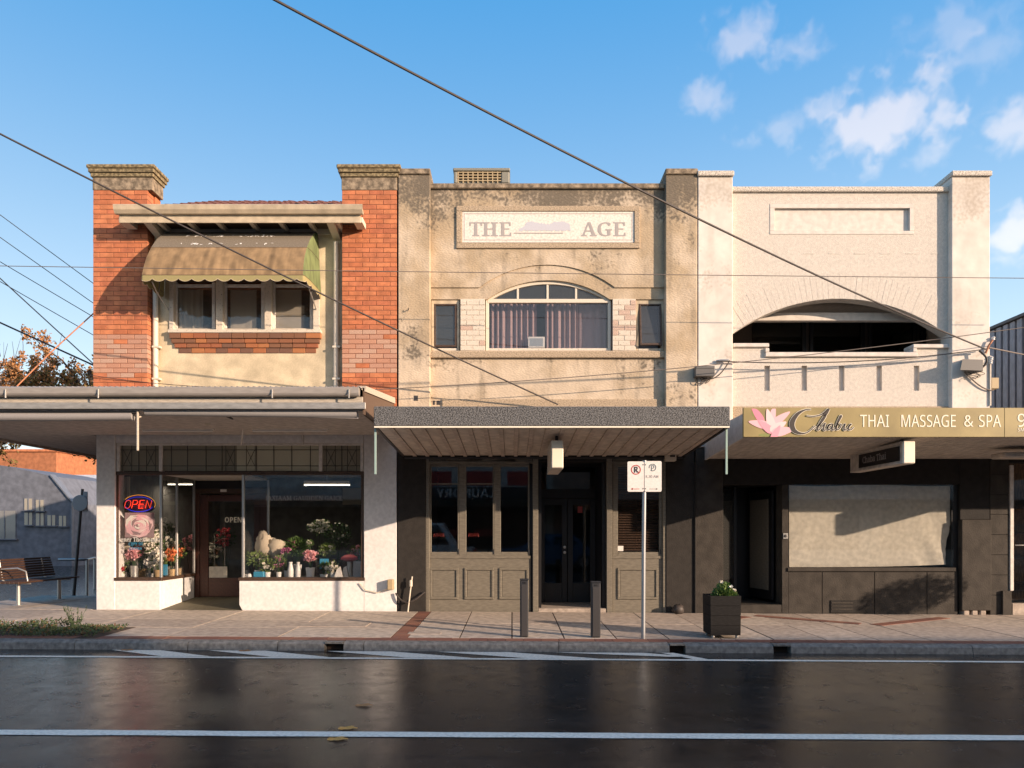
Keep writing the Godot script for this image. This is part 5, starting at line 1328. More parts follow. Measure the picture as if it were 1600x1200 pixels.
func awnings() -> void:
	# corner awning: lined with boards, wraps round the side
	var z := 2.6
	var xl := -9.2; var xr := X(568, z)
	var t := thing("corner_awning", Vector3(-5.5, 3.1, 1.3), "grey corner awning with half round gutter over the white flower shop", "awning")
	var ys := Y(642, z)
	for k in 24:
		part(t, "soffit_board", MB.new().cb(Vector3(xl + .05, ys + .004, .03 + k * .106), Vector3(xr - .02, ys + .022, .03 + k * .106 + .1), .003), M.soffit)
	for k in 17:
		part(t, "soffit_board", MB.new().cb(Vector3(xl + .05 + k * .109, ys + .004, -11), Vector3(xl + .05 + k * .109 + .103, ys + .022, .02), .003), M.soffit)
	part(t, "roof_deck", MB.new().hexa([Vector3(xl + .02, ys + .03, .02), Vector3(xr - .02, ys + .03, .02), Vector3(xr - .02, ys + .2, .02), Vector3(xl + .02, ys + .2, .02), Vector3(xl + .02, ys + .03, z - .03), Vector3(xr - .02, ys + .03, z - .03), Vector3(xr - .02, ys + .16, z - .03), Vector3(xl + .02, ys + .16, z - .03)]), M.soffit)
	part(t, "roof_deck", MB.new().cb(Vector3(xl + .02, ys + .03, -11), Vector3(-7.29, ys + .2, -.01), 0), M.soffit)
	part(t, "side_fascia", MB.new().cb(Vector3(xl - .03, ys - .04, -11), Vector3(xl + .02, ys + .22, z - .05), .005), M.soffit)
	# corrugated sheets
	var b := MB.new()
	var n := int((xr - xl) / .0127)
	var pv := Vector3.ZERO
	for k in n + 1:
		var x := xl + (xr - xl) * k / n
		var h := .014 * sin(TAU * x / .076)
		var p := Vector3(x, Y(607.5, z) + .012 + h, z + .06)
		if k > 0: b.quad(pv, pv + Vector3(0, .30, -z - .05), p + Vector3(0, .30, -z - .05), p)
		if k > 0: b.quad(pv - Vector3(0, .004, 0), pv, p, p - Vector3(0, .004, 0))
		pv = p
	part(t, "corrugated_roof", b, M.galv)
	var fz := z + .012
	part(t, "fascia", MB.new().pb(-60, 620, 567, 629.5, fz, .03, .004), M.fascia_cream)
	part(t, "lower_fascia", MB.new().pb(-60, 628.5, 571, 639, fz + .02, .03, .006), M.galv)
	var prof := PackedVector2Array()
	for k in 9:
		var a := PI * k / 8.0
		prof.append(Vector2(-(fz + .055) - .052 * cos(PI - a), Y(614, z) - .062 * sin(a)))
	prof.append(Vector2(-(fz + .115), Y(608, z))); prof.append(Vector2(-(fz + .10), Y(607, z))); prof.append(Vector2(-(fz + .008), Y(608, z)))
	var go := part(t, "gutter", MB.new().prism(prof, X(-60, z), X(563, z)).mesh(), M.gutter)
	go.rotation.y = PI / 2
	for px in [8, 153, 425, 545]: part(t, "gutter_strap", MB.new().pb(px - 1, 608, px + 1, 622, fz + .125, .012, .002), M.galv)
	# end of the awning above the next one
	var xe := xr + .012
	part(t, "end_board", MB.new().hexa([Vector3(xr - .01, ys - .05, z), Vector3(xe, ys - .05, z), Vector3(xe, Y(606, z), z), Vector3(xr - .01, Y(606, z), z), Vector3(xr - .01, ys - .05, .02), Vector3(xe, ys - .05, .02), Vector3(xe, Y(606, z) + .30, .02), Vector3(xr - .01, Y(606, z) + .30, .02)]), M.eave)
	part(t, "end_flashing", MB.new().hexa([Vector3(xe + .001, Y(612, z), z), Vector3(xe + .02, Y(612, z), z), Vector3(xe + .02, Y(603, z), z), Vector3(xe - .1, Y(603, z), z), Vector3(xe + .001, Y(606, z) + .23, .02), Vector3(xe + .02, Y(606, z) + .23, .02), Vector3(xe + .02, Y(606, z) + .33, .02), Vector3(xe - .1, Y(606, z) + .33, .02)]), M.fascia_cream)
	# roller blinds wound up under the fascia
	part(t, "blind_roller", MB.new().tube([Vector3(X(-60, 2.5), Y(651, 2.5), 2.5), Vector3(X(100, 2.5), Y(651, 2.5), 2.5), Vector3(X(208, 2.5), Y(650, 2.5), 2.5)], .065, .065, 12), M.roller)
	part(t, "blind_cover", MB.new().pb(-60, 640.5, 214, 645, 2.56, .1, .004), M.steel_dark)
	part(t, "blind_cloth", MB.new().hexa([P(228, 645, 2.52), P(560, 654, 2.52), P(560, 640, 2.52), P(217, 640, 2.52), P(228, 645, 2.49), P(560, 654, 2.49), P(560, 640, 2.49), P(217, 640, 2.49)]), M.roller)
	part(t, "blind_roller", MB.new().tube([P(228, 643, 2.5), P(400, 645, 2.5), P(558, 647, 2.5)], .06, .06, 12), M.roller)
	part(t, "blind_arm", MB.new().tube([P(215, 641, 2.55), P(215, 670, 2.55), P(215, 704, 2.55)], .018), M.fascia_cream)
	part(t, "blind_arm", MB.new().tube([P(217, 652, 2.5), P(235, 645, 2.4), P(258, 640, 2.3)], .014), M.fascia_cream)
	part(t, "brace", MB.new().tube([P(355, 650, 2.3), P(368, 656, 1.5), P(380, 663, .8)], .02), M.steel_dark)
	part(t, "brace_rod", MB.new().tube([P(380, 663, .8), P(379, 680, .6), P(377, 694, .3)], .012), M.white_paint)
	for q in [[221, 334], [393, 513]]:
		var li := thing("awning_light_fitting", P((q[0] + q[1]) / 2.0, 666, .75), ("left" if q[0] < 300 else "right") + " unlit white light batten under the corner awning", "light fitting", "battens under the corner awning")
		part(li, "batten", MB.new().pb(q[0], 666, q[1], 671.5, .78, .07, .006), M.white_paint)
		for k in 4: part(li, "stem", MB.new().pb(lerpf(q[0] + 8, q[1] - 8, k / 3.0) - 1, 660, lerpf(q[0] + 8, q[1] - 8, k / 3.0) + 1, 666, .76, .02, .001), M.steel_dark)
		part(li, "tube", MB.new().tube([P(q[0] + 2, 673, .745), P((q[0] + q[1]) / 2.0, 673, .745), P(q[1] - 2, 673, .745)], .016), M.china)
	var sp := thing("flood_lamp", P(323, 655, 1.4), "small white spotlight hanging under the corner awning", "lamp")
	part(sp, "bracket", MB.new().tube([Vector3(X(321, 1.4), ys + .003, 1.4), P(321.5, 652, 1.4), P(322, 656, 1.4)], .01), M.fascia_cream)
	part(sp, "head", MB.new().tube([P(320, 653, 1.4), P(323, 658, 1.4), P(325, 662, 1.42)], .03, .045, 10), M.fascia_cream)
	# middle awning: speckled box fascia and ribbed metal lining
	t = thing("box_awning", Vector3(.55, 2.9, 1.3), "dark speckled box awning with ribbed metal lining over the middle shop", "awning")
	var xa := X(584, z); var xb := X(1140.5, z)
	part(t, "fascia", MB.new().pb(584, 635, 1140.5, 665.4, z, .04, .008), M.speckle)
	part(t, "fascia_trim", MB.new().pb(584.5, 665.8, 1140, 668.3, z + .004, .05, .002), M.cream_ink)
	part(t, "roof_deck", slope_box(xa + .02, xb - .02, z - .045, Y(655, z), .02, Y(655, z) - .03, .06), M.steel_dark)
	for x in [xa, xb - .04]: part(t, "end_board", MB.new().hexa([Vector3(x, Y(668, z), z - .041), Vector3(x + .04, Y(668, z), z - .041), Vector3(x + .04, Y(636, z), z - .041), Vector3(x, Y(636, z), z - .041), Vector3(x, 2.70, .01), Vector3(x + .04, 2.70, .01), Vector3(x + .04, Y(636, z) - .02, .01), Vector3(x, Y(636, z) - .02, .01)]), M.steel_dark)
	var yf := Y(668, z) + .012; var yb := 2.715
	var x := xa + .045
	while x < xb - .25:
		part(t, "lining_pan", slope_box(x, minf(x + .150, xb - .042), z - .045, yf, .012, yb, .006), M.pan)
		part(t, "lining_rib", slope_box(x + .152, minf(x + .215, xb - .042), z - .046, yf - .02, .012, yb - .02, .02), M.rib)
		x += .2185
	part(t, "back_trim", MB.new().cb(Vector3(xa + .05, yb - .06, .0), Vector3(xb - .05, yb - .022, .03), .004), M.steel_dark)
	# lamp box under it, seen end on
	hanging_box(Vector3(X(871, 2.1), 0, 2.1), X(880.5, 2.1) - X(862, 2.1), Y(731, 2.1), Y(688, 2.1), 1.25, "plain cream lightbox hanging end on under the middle awning", Y(676, 2.1) + .05, "")
	for px in [586, 1135]:   # green glass edge strips hanging at the awning's ends
		var gs := one("hanging_strip", MB.new().pb(px - 1.2, 668, px + 2.0, 741, 2.5 if px < 800 else 2.4, .02, .002), mat(C(.30, .42, .38), .3), ("pale green hanging strip at the left end of the middle awning" if px < 800 else "pale green hanging strip at the right end of the middle awning"), "strip", "strips at the awning ends")
	var jb := thing("alarm_box", P(1049, 714, .1), "small cream alarm box under the right end of the middle awning", "box")
	part(jb, "case", MB.new().pb(1041, 708, 1057, 720, .16, .16, .008), M.beam)
	part(jb, "grille", MB.new().pb(1047, 711, 1055, 714, .168, .01, .001), M.steel_dark)
	# sign awning of the third shop
	var z3 := 2.13
	t = thing("sign_awning", Vector3(8.0, 2.9, 1.0), "boarded awning behind the long gold massage sign", "awning")
	var x3 := X(1161, z3); var x4 := 16.0
	var yf3 := Y(683, z3); var yb3 := Y(717)
	x = x3 + .04
	while x < 12.0:
		part(t, "soffit_board", slope_box(x, x + .118, z3 - .03, yf3 + .01, .012, yb3, .012), M.soffit_light)
		x += .126
	part(t, "roof_deck", slope_box(x3 + .04, x4, z3 - .03, yf3 + .25, .012, yf3 + .22, .06), M.kerb)
	part(t, "end_board", MB.new().hexa([Vector3(x3, yf3 - .01, z3 - .03), Vector3(x3 + .035, yf3 - .01, z3 - .03), Vector3(x3 + .035, yf3 + .34, z3 - .03), Vector3(x3, yf3 + .34, z3 - .03), Vector3(x3, yb3 - .02, .005), Vector3(x3 + .035, yb3 - .02, .005), Vector3(x3 + .035, yf3 + .34, .005), Vector3(x3, yf3 + .34, .005)]), M.smooth_white)
	var sg := thing("gold_shop_sign", Vector3(X(1161, z3) + 2.3, yf3, z3), "long gold sign with pink lotus, THAI MASSAGE & SPA lettering, across the right awning", "sign")
	part(sg, "panel", MB.new().cb(Vector3(x3, Y(683, z3), z3 - .028), Vector3(X(1568, z3) - .002, Y(637.5, z3), z3 + .02), .003), M.gold)
	part(sg, "panel", MB.new().cb(Vector3(X(1568, z3) + .002, Y(683, z3), z3 - .028), Vector3(x4, Y(637.5, z3), z3 + .02), .003), M.gold)
	sign_print(sg, z3 + .02)
	hanging_box(Vector3(X(1421, 2.05), 0, 2.05), X(1431.5, 2.05) - X(1413, 2.05), Y(724, 2.05), Y(689, 2.05), 1.7, "long dark faced lightbox hanging under the gold sign awning", Y(686, 2.05) + .05, "Chaba Thai")
	hanging_box(Vector3(9.52, 0, 2.2), .18, 2.37, 2.74, 1.75, "lightbox hanging under the awning past the right edge of the view", 2.80, "")
	var lp := thing("round_awning_lamp", Vector3(X(1598, 1.2), Y(712, 1.2), 1.2), "round white lamp under the awning at the right edge", "lamp")
	part(lp, "mount", MB.new().cb(Vector3(X(1560, 1.2), Y(716, 1.2), 1.0), Vector3(X(1640, 1.2), Y(708, 1.2), 1.35), .02), M.soffit_light)
	part(lp, "glass", MB.new().lathe([Vector2(0, -.05), Vector2(.07, -.035), Vector2(.09, 0), Vector2(.08, .03)], Vector3(X(1602, 1.2), Y(712, 1.2), 1.36), 14), M.china)

func hanging_box(at: Vector3, w: float, y0: float, y1: float, long: float, label: String, hook: float, says: String) -> void:   # lightbox square to the shop fronts
	var o := thing("hanging_lightbox", Vector3(at.x, y0, at.z - long / 2), label, "sign")
	part(o, "end_cap", MB.new().cb(Vector3(at.x - w / 2, y0, at.z - .06), Vector3(at.x + w / 2, y1, at.z), .012), M.cream_ink)
	part(o, "body", MB.new().cb(Vector3(at.x - w / 2 + .012, y0 + .012, at.z - long + .06), Vector3(at.x + w / 2 - .012, y1 - .012, at.z - .062), .004), M.soffit_light)
	part(o, "end_cap", MB.new().cb(Vector3(at.x - w / 2, y0, at.z - long), Vector3(at.x + w / 2, y1, at.z - long + .058), .012), M.soffit_light)
	for r in [[y0 - .002, y0 + .03], [y1 - .03, y1 + .002]]: part(o, "rail", MB.new().cb(Vector3(at.x - w / 2 - .004, r[0], at.z - long + .01), Vector3(at.x + w / 2 + .004, r[1], at.z - .07), .004), M.soffit_light)
	if says:
		part(o, "face", MB.new().cb(Vector3(at.x - w / 2 + .004, y0 + .05, at.z - long + .3), Vector3(at.x - w / 2 + .011, y1 - .06, at.z - .12), .001), M.black_door)
		var l := words(o, says, Vector3(at.x - w / 2 + .001, (y0 + y1) / 2, at.z - long * .52), .10, M.faded, "Droid Serif", 1.0, .003, false, true)
		l.rotation.y = -PI / 2
	for q in [.2, long - .3]: part(o, "hanger", MB.new().cb(Vector3(at.x - .02, y1, at.z - q - .04), Vector3(at.x + .02, hook + .04, at.z - q), .003), M.steel_dark)

func ribbon(b: MB, pts: Array, z: float) -> void:   # pts: Vector3(px, py, width) in sign units, smoothed
	var cur := []
	for k in pts.size() - 1:
		var p0: Vector3 = pts[maxi(k - 1, 0)]; var p1: Vector3 = pts[k]; var p2: Vector3 = pts[k + 1]; var p3: Vector3 = pts[mini(k + 2, pts.size() - 1)]
		for j in 8:
			var t := j / 8.0
			cur.append(0.5 * (2.0 * p1 + (p2 - p0) * t + (2.0 * p0 - 5.0 * p1 + 4.0 * p2 - p3) * t * t + (3.0 * p1 - p0 - 3.0 * p2 + p3) * t * t * t))
	cur.append(pts[pts.size() - 1])
	var lp := Vector3.ZERO; var rp := Vector3.ZERO
	for k in cur.size():
		var d: Vector3 = cur[mini(k + 1, cur.size() - 1)] - cur[maxi(k - 1, 0)]
		var nn := Vector2(-d.y, d.x).normalized() * maxf(cur[k].z, .3) * 0.5
		var l := P(cur[k].x + nn.x, cur[k].y + nn.y, z); var r := P(cur[k].x - nn.x, cur[k].y - nn.y, z)
		if k > 0: b.face([lp, rp, r, l], Vector3(0, 0, -50))
		lp = l; rp = r

func sign_print(sg: Node3D, z: float) -> void:
	# lotus: petals one over another, flat print
	var f := func(px: float) -> float: return 1150.0 + px / 3.556
	var g := func(py: float) -> float: return 620.0 + py / 3.556
	var petals := [[118, 95, 60, 24, 55, 2], [205, 95, 62, 22, 100, 1], [250, 118, 62, 26, 145, 1], [128, 150, 60, 28, 12, 1], [190, 130, 66, 30, 75, 3], [165, 165, 55, 26, 40, 0], [235, 165, 52, 30, 150, 3], [262, 190, 66, 32, 170, 1], [222, 200, 48, 22, 120, 0]]
	var zz := z + .001
	var lf := MB.new()
	for s in [[100, 85, 22, 12, 100], [170, 212, 45, 9, 0]]:
		var q := PackedVector2Array()
		for k in 16:
			var a := TAU * k / 16; var e: float = deg_to_rad(s[4])
			var u: float = cos(a) * s[2]; var v: float = sin(a) * s[3]
			q.append(Vector2(X(f.call(s[0] + u * cos(e) - v * sin(e)), zz), Y(g.call(minf(s[1] + u * sin(e) + v * cos(e), 222)), zz)))
		lf.prism(q, zz - .001, zz)
	part(sg, "lotus_leaf", lf, M.leaf_print)
	for s in petals:
		zz += .0012
		var q := PackedVector2Array()
		for k in 20:
			var a := TAU * k / 20; var e: float = deg_to_rad(s[4])
			var u: float = cos(a) * s[2]; var v: float = sin(a) * s[3] * (0.75 + 0.35 * cos(a))
			q.append(Vector2(X(f.call(s[0] + u * cos(e) - v * sin(e)), zz), Y(clampf(g.call(s[1] + u * sin(e) + v * cos(e)), 638.5, 682.5), zz)))
		part(sg, "lotus_petal", MB.new().prism(q, zz - .001, zz), M["pink%d" % s[5]])
	# the script name
	var strokes := [
		[[418, 70, 2], [380, 74, 7], [338, 100, 18], [312, 145, 26], [322, 185, 22], [358, 203, 10], [400, 196, 4], [440, 160, 3]],
		[[392, 104, 2], [430, 108, 4], [475, 98, 5], [512, 66, 4]],
		[[482, 100, 10], [500, 92, 16], [518, 66, 8]],
		[[430, 182, 2], [470, 150, 4], [498, 108, 6], [492, 104, 4], [470, 140, 8], [452, 178, 8], [462, 184, 4], [484, 158, 3], [496, 146, 4], [486, 178, 8], [498, 184, 4], [520, 152, 3]],
		[[536, 150, 5], [516, 158, 8], [510, 178, 8], [524, 180, 4], [540, 152, 3], [534, 178, 7], [546, 182, 4], [570, 140, 4], [586, 108, 6], [578, 108, 4], [562, 150, 8], [558, 180, 7], [574, 178, 4], [586, 156, 4], [574, 150, 4]],
		[[596, 166, 3], [606, 150, 5], [600, 180, 8], [612, 182, 4], [632, 156, 3], [640, 152, 5], [628, 166, 6], [626, 182, 6], [640, 182, 4], [656, 168, 2]],
	]
	for pass_ in 2:
		var b := MB.new()
		for s in strokes:
			var p := []
			for c in s: p.append(Vector3(f.call(c[0]), g.call(c[1]), c[2] / 3.556 * (1.0) + (1.8 if pass_ == 0 else 0.5)))
			ribbon(b, p, z + (.0125 if pass_ == 0 else .0145))
		part(sg, "script_outline" if pass_ == 0 else "script_name", b, M.cream_ink if pass_ == 0 else M.ink)
	words(sg, "THAI", Vector3(X(1366.5, z), Y(658, z), z + .003), .175, M.cream_ink, "Droid Sans", .80, .003)
	words(sg, "MASSAGE", Vector3(X(1450, z), Y(658, z), z + .003), .175, M.cream_ink, "Droid Sans", .76, .003)
	words(sg, "&", Vector3(X(1513, z), Y(658, z), z + .003), .165, M.cream_ink, "Droid Sans", .9, .003)
	words(sg, "SPA", Vector3(X(1546, z), Y(658, z), z + .003), .175, M.cream_ink, "Droid Sans", .78, .003)
	words(sg, "9", Vector3(X(1595.5, z), Y(657, z), z + .003), .19, M.cream_ink, "Droid Sans", .95, .003)
	words(sg, "SMS", Vector3(X(1597, z), Y(671.5, z), z + .003), .05, M.cream_ink, "Droid Sans", 1, .002)

# ---------------------------------------------------------------- street furniture
func furniture() -> void:
	var z := 2.92
	var gx := G(X(1006, z)) - .01 * z
	var t := thing("parking_sign", Vector3(X(1006, z), gx, z), "grey pole with two white parking signs before the middle shop", "sign")
	part(t, "pole", MB.new().tube([Vector3(X(1005, z), gx - .02, z), Vector3(X(1005.7, z), 1.2, z), Vector3(X(1007, z), Y(719.5, z), z)], .028, .028, 14), mat(C(.36, .37, .38), .4, {metal = .5, tone = M.fine, size = .5}))
	for k in 2:
		var a: float = [980.5, 1007.2][k]; var c: float = [1006.2, 1033.8][k]
		var zz := z + .036
		var y0 := Y(768.3, zz); var y1 := Y(721 - k * .6, zz); var x0 := X(a, zz); var x1 := X(c, zz)
		var q := PackedVector2Array()
		for cn in [[x0, y0, 180], [x1, y0, 270], [x1, y1, 0], [x0, y1, 90]]:
			for j in 5:
				var an := deg_to_rad(cn[2] + j * 22.5)
				q.append(Vector2(cn[0] + (.02 if cn[0] == x0 else -.02) + cos(an) * .02, cn[1] + (.02 if cn[1] == y0 else -.02) + sin(an) * .02))
		var pl := part(t, "sign_plate", MB.new().prism(q, zz - .003, zz), M.sign_white)
		var f := zz + .002
		if k == 0:
			var cxx := X(993.6, zz); var cyy := Y(734, zz)
			var ring := MB.new()
			for j in 32:
				var a0 := TAU * j / 32; var a1 := TAU * (j + 1) / 32
				ring.face([Vector3(cxx + cos(a0) * .066, cyy + sin(a0) * .066, f), Vector3(cxx + cos(a1) * .066, cyy + sin(a1) * .066, f), Vector3(cxx + cos(a1) * .053, cyy + sin(a1) * .053, f), Vector3(cxx + cos(a0) * .053, cyy + sin(a0) * .053, f)], Vector3(0, 0, -9))
			ring.face([Vector3(cxx - .012, cyy + .0, f), Vector3(cxx + .0, cyy + .004, f), Vector3(cxx + .044, cyy - .036, f), Vector3(cxx + .036, cyy - .044, f)], Vector3(0, 0, -9))
			part(pl, "red_ring", ring, M.sign_red)
			words(pl, "R", Vector3(cxx, cyy, f + .001), .078, M.sign_ink, "Droid Sans", .95, .002, true)
		else:
			var cxx := X(1019.5, zz); var cyy := Y(730.5, zz)
			var ring := MB.new()
			for j in range(-2, 26):
				var a0 := TAU * (j - 9) / 32; var a1 := TAU * (j - 8) / 32
				ring.face([Vector3(cxx + cos(a0) * .05, cyy + sin(a0) * .05, f), Vector3(cxx + cos(a1) * .05, cyy + sin(a1) * .05, f), Vector3(cxx + cos(a1) * .039, cyy + sin(a1) * .039, f), Vector3(cxx + cos(a0) * .039, cyy + sin(a0) * .039, f)], Vector3(0, 0, -9))
			part(pl, "ring", ring, M.sign_teal)
			words(pl, "P", Vector3(cxx, cyy - .008, f), .075, M.sign_teal, "Droid Sans", .9, .002)
			words(pl, "8.30 AM", Vector3(X(1019, zz), Y(744.5, zz), f), .034, M.faded, "Droid Sans", 1.0, .002)
		var ay := Y(764, zz); var d := -1.0 if k == 0 else 1.0
		var ax := (x0 + x1) / 2
		var ab := MB.new()
		ab.face([Vector3(ax - .05, ay - .004, f), Vector3(ax + .05, ay - .004, f), Vector3(ax + .05, ay + .004, f), Vector3(ax - .05, ay + .004, f)], Vector3(0, 0, -9))
		ab.face([Vector3(ax + d * .04, ay - .014, f), Vector3(ax + d * .07, ay, f), Vector3(ax + d * .04, ay + .014, f)], Vector3(0, 0, -9))
		part(pl, "arrow", ab, M.sign_red if k == 0 else M.faded)
		for yy in [.04, .36]: part(pl, "bolt", MB.new().lathe([Vector2(0, .006), Vector2(.007, .004), Vector2(.008, 0)], Vector3.ZERO, 8).mesh(), M.steel_dark).set("transform", Transform3D(Basis(Vector3.RIGHT, PI / 2), Vector3(x1 - .012 if k == 0 else x0 + .012, y0 + yy, zz)))
	for k in 2:
		var bx: float = [819, 930.5][k]; var zb := 2.82
		var top: float = [906, 910][k]
		var x := X(bx, zb); var gy := G(x) - .01 * zb
		var w := .056 if k == 0 else .062
		var b := thing("bollard", Vector3(x, gy, zb), "charcoal steel bollard before the " + ("dado panels" if k == 0 else "dark door of the middle shop"), "bollard", "bollards on the footpath")
		part(b, "post", MB.new().cb(Vector3(x - w, gy, zb - w), Vector3(x + w, Y(top, zb), zb + w), .012), M.bollard)
		part(b, "face_strip", MB.new().cb(Vector3(x - w + .018, gy + .02, zb + w), Vector3(x + w - .018, Y(top, zb) - .06, zb + w + .004), .002), M.steel_dark)
		part(b, "top_cap", MB.new().cb(Vector3(x - w - .004, Y(top, zb), zb - w - .004), Vector3(x + w + .004, Y(top, zb) + .015, zb + w + .004), .006), M.bollard)
		part(b, "slot", MB.new().cb(Vector3(x - .02, Y(top, zb) - .045, zb + w), Vector3(x + .02, Y(top, zb) - .025, zb + w + .005), .001), M.black_door)
	planter(Vector3(X(1134, 2.92), 0, 2.72), 0.0, .205, .53, "square black timber planter with green and white flowers on castors", false)
	planter(Vector3(11.65, 0, 2.9), .3, .3, .6, "black planter with a small round tree past the right edge of the view", true)
	# pit lids in the paving
	for q in [[445, 580, 975, 981], [640, 690, 988, 991]]:
		var zz: float = FAR_Z - (EYE + .02) * FOCAL / (q[2] - 831.0); var z2: float = FAR_Z - (EYE + .02) * FOCAL / (q[3] - 831.0)
		var x0 := X(q[0], zz); var x1 := X(q[1], zz)
		one("pit_lid", slab(MB.new(), x0, x1, zz, z2, .006, .012, .01), M.concrete2, "flat rectangular pit lid set in the paving before the " + ("white wall" if q[0] < 600 else "charcoal pier"), "pit lid", "pit lids")
	# small rubbish by the wall
	one("dark_rubbish", MB.new().blob(Vector3(X(1057), G(2.9) + .07, .12), Vector3(.10, .09, .08), noise(3), .35), M.wire, "crumpled dark bag lying against the charcoal wall beside the planter", "rubbish")

func crumple(s: int) -> FastNoiseLite:
	var f := FastNoiseLite.new(); f.seed = s; f.frequency = .045; f.fractal_octaves = 3
	return f

func noise(s: int) -> FastNoiseLite:
	var f := FastNoiseLite.new(); f.seed = s; f.frequency = .03
	return f

func planter(at: Vector3, turn: float, h: float, high: float, label: String, tree: bool) -> void:
	var gy := G(at.x) - .01 * at.z
	var t := thing("planter", Vector3(at.x, gy, at.z), label, "planter", "planters on the footpath")
	var y0 := .045
	var loc := func(b: MB, m: Material, called: String, stuff := false) -> MeshInstance3D:
		var o := part(t, called, b, m, stuff); o.position = Vector3.ZERO
		return o
	var tw := .97
	for s in 4:   # boards round the box
		for k in 4:
			var ya := y0 + k * high / 4 + .002; var yb := y0 + (k + 1) * high / 4 - .002
			var w0 := h * lerpf(tw, 1.0, k / 4.0); var w1 := h * lerpf(tw, 1.0, (k + 1) / 4.0)
			var q := []
			for y in [[ya, w0], [yb, w1]]: q.append_array([Vector3(-y[1], y[0], y[1]), Vector3(y[1], y[0], y[1]), Vector3(y[1] - .025, y[0], y[1] - .025), Vector3(-y[1] + .025, y[0], y[1] - .025)])
			for i in 8: q[i] = q[i].rotated(Vector3.UP, PI / 2 * s)
			loc.call(MB.new().hexa(q), M.planter, "board")
	loc.call(MB.new().cb(Vector3(-h * .88, y0, -h * .88), Vector3(h * .88, y0 + .02, h * .88), 0), M.planter, "base")
	loc.call(MB.new().cb(Vector3(-h + .03, y0 + high - .12, -h + .03), Vector3(h - .03, y0 + high - .05, h - .03), .0), M.soil, "soil")
	for s in [[-1, -1], [1, -1], [1, 1], [-1, 1]]: loc.call(MB.new().lathe([Vector2(0, 0), Vector2(.02, .002), Vector2(.024, .024), Vector2(.02, .045), Vector2(0, .046)], Vector3(s[0] * h * .78, 0, s[1] * h * .78), 8), M.galv, "castor")
	var rng := RandomNumberGenerator.new(); rng.seed = 40 + int(tree)
	var lf := [MB.new(), MB.new()]
	var fl := MB.new()
	var base := y0 + high - .06
	if tree:
		loc.call(MB.new().tube([Vector3(0, base - .02, 0), Vector3(.01, base + .4, 0), Vector3(0, 1.45, 0)], .025, .018, 8), M.bark, "trunk")
		for k in 2600:
			var d := Vector3(rng.randfn(), rng.randfn(), rng.randfn()).normalized()
			var c := Vector3(0, 1.68, 0) + d * Vector3(.48, .30, .48) * pow(rng.randf(), .35)
			lf[k % 2].leaf(c, Vector3(rng.randf() - .5, rng.randf() - .4, rng.randf() - .5).normalized(), Vector3(rng.randf() - .5, rng.randf() - .5, rng.randf() - .5).normalized(), .06, .03)
	else:
		for k in 900:
			var a := rng.randf() * TAU; var r := sqrt(rng.randf())
			var c := Vector3(.04 + cos(a) * r * .15, base, sin(a) * r * .15)
			c.y += (.21 - .14 * r * r) * rng.randf_range(.15, 1.0)
			if c.x > .1: c.y -= .04 * rng.randf()
			var d := Vector3(cos(a) * r + rng.randf() - .5, rng.randf() * 1.2, sin(a) * r + rng.randf() - .5).normalized()
			lf[0 if rng.randf() < .5 else 1].leaf(c, d, d.cross(Vector3(rng.randf() - .5, rng.randf() - .5, rng.randf() - .5)).normalized(), .05, .03)
		for q in [Vector3(-.01, base + .23, .02), Vector3(.15, base + .12, .08), Vector3(-.1, base + .02, .15), Vector3(-.13, base + .015, .12), Vector3(.1, base + .17, .1)]: bloom(fl, q, .028, rng)
		loc.call(fl, M.petal_white, "blooms", true)
	loc.call(lf[0], M.leaf_light if not tree else M.leaf_green, "leaves", true)
	loc.call(lf[1], M.leaf_green, "leaves", true)
	t.rotation.y = turn

func bloom(b: MB, c: Vector3, r: float, rng: RandomNumberGenerator) -> void:
	for k in 9:
		var d := Vector3(rng.randf() - .5, rng.randf() * .7 - .05, rng.randf() - .2).normalized()
		b.leaf(c, d, d.cross(Vector3(rng.randf() - .5, rng.randf() - .5, rng.randf() - .5)).normalized(), r * 1.25, r * 1.3)

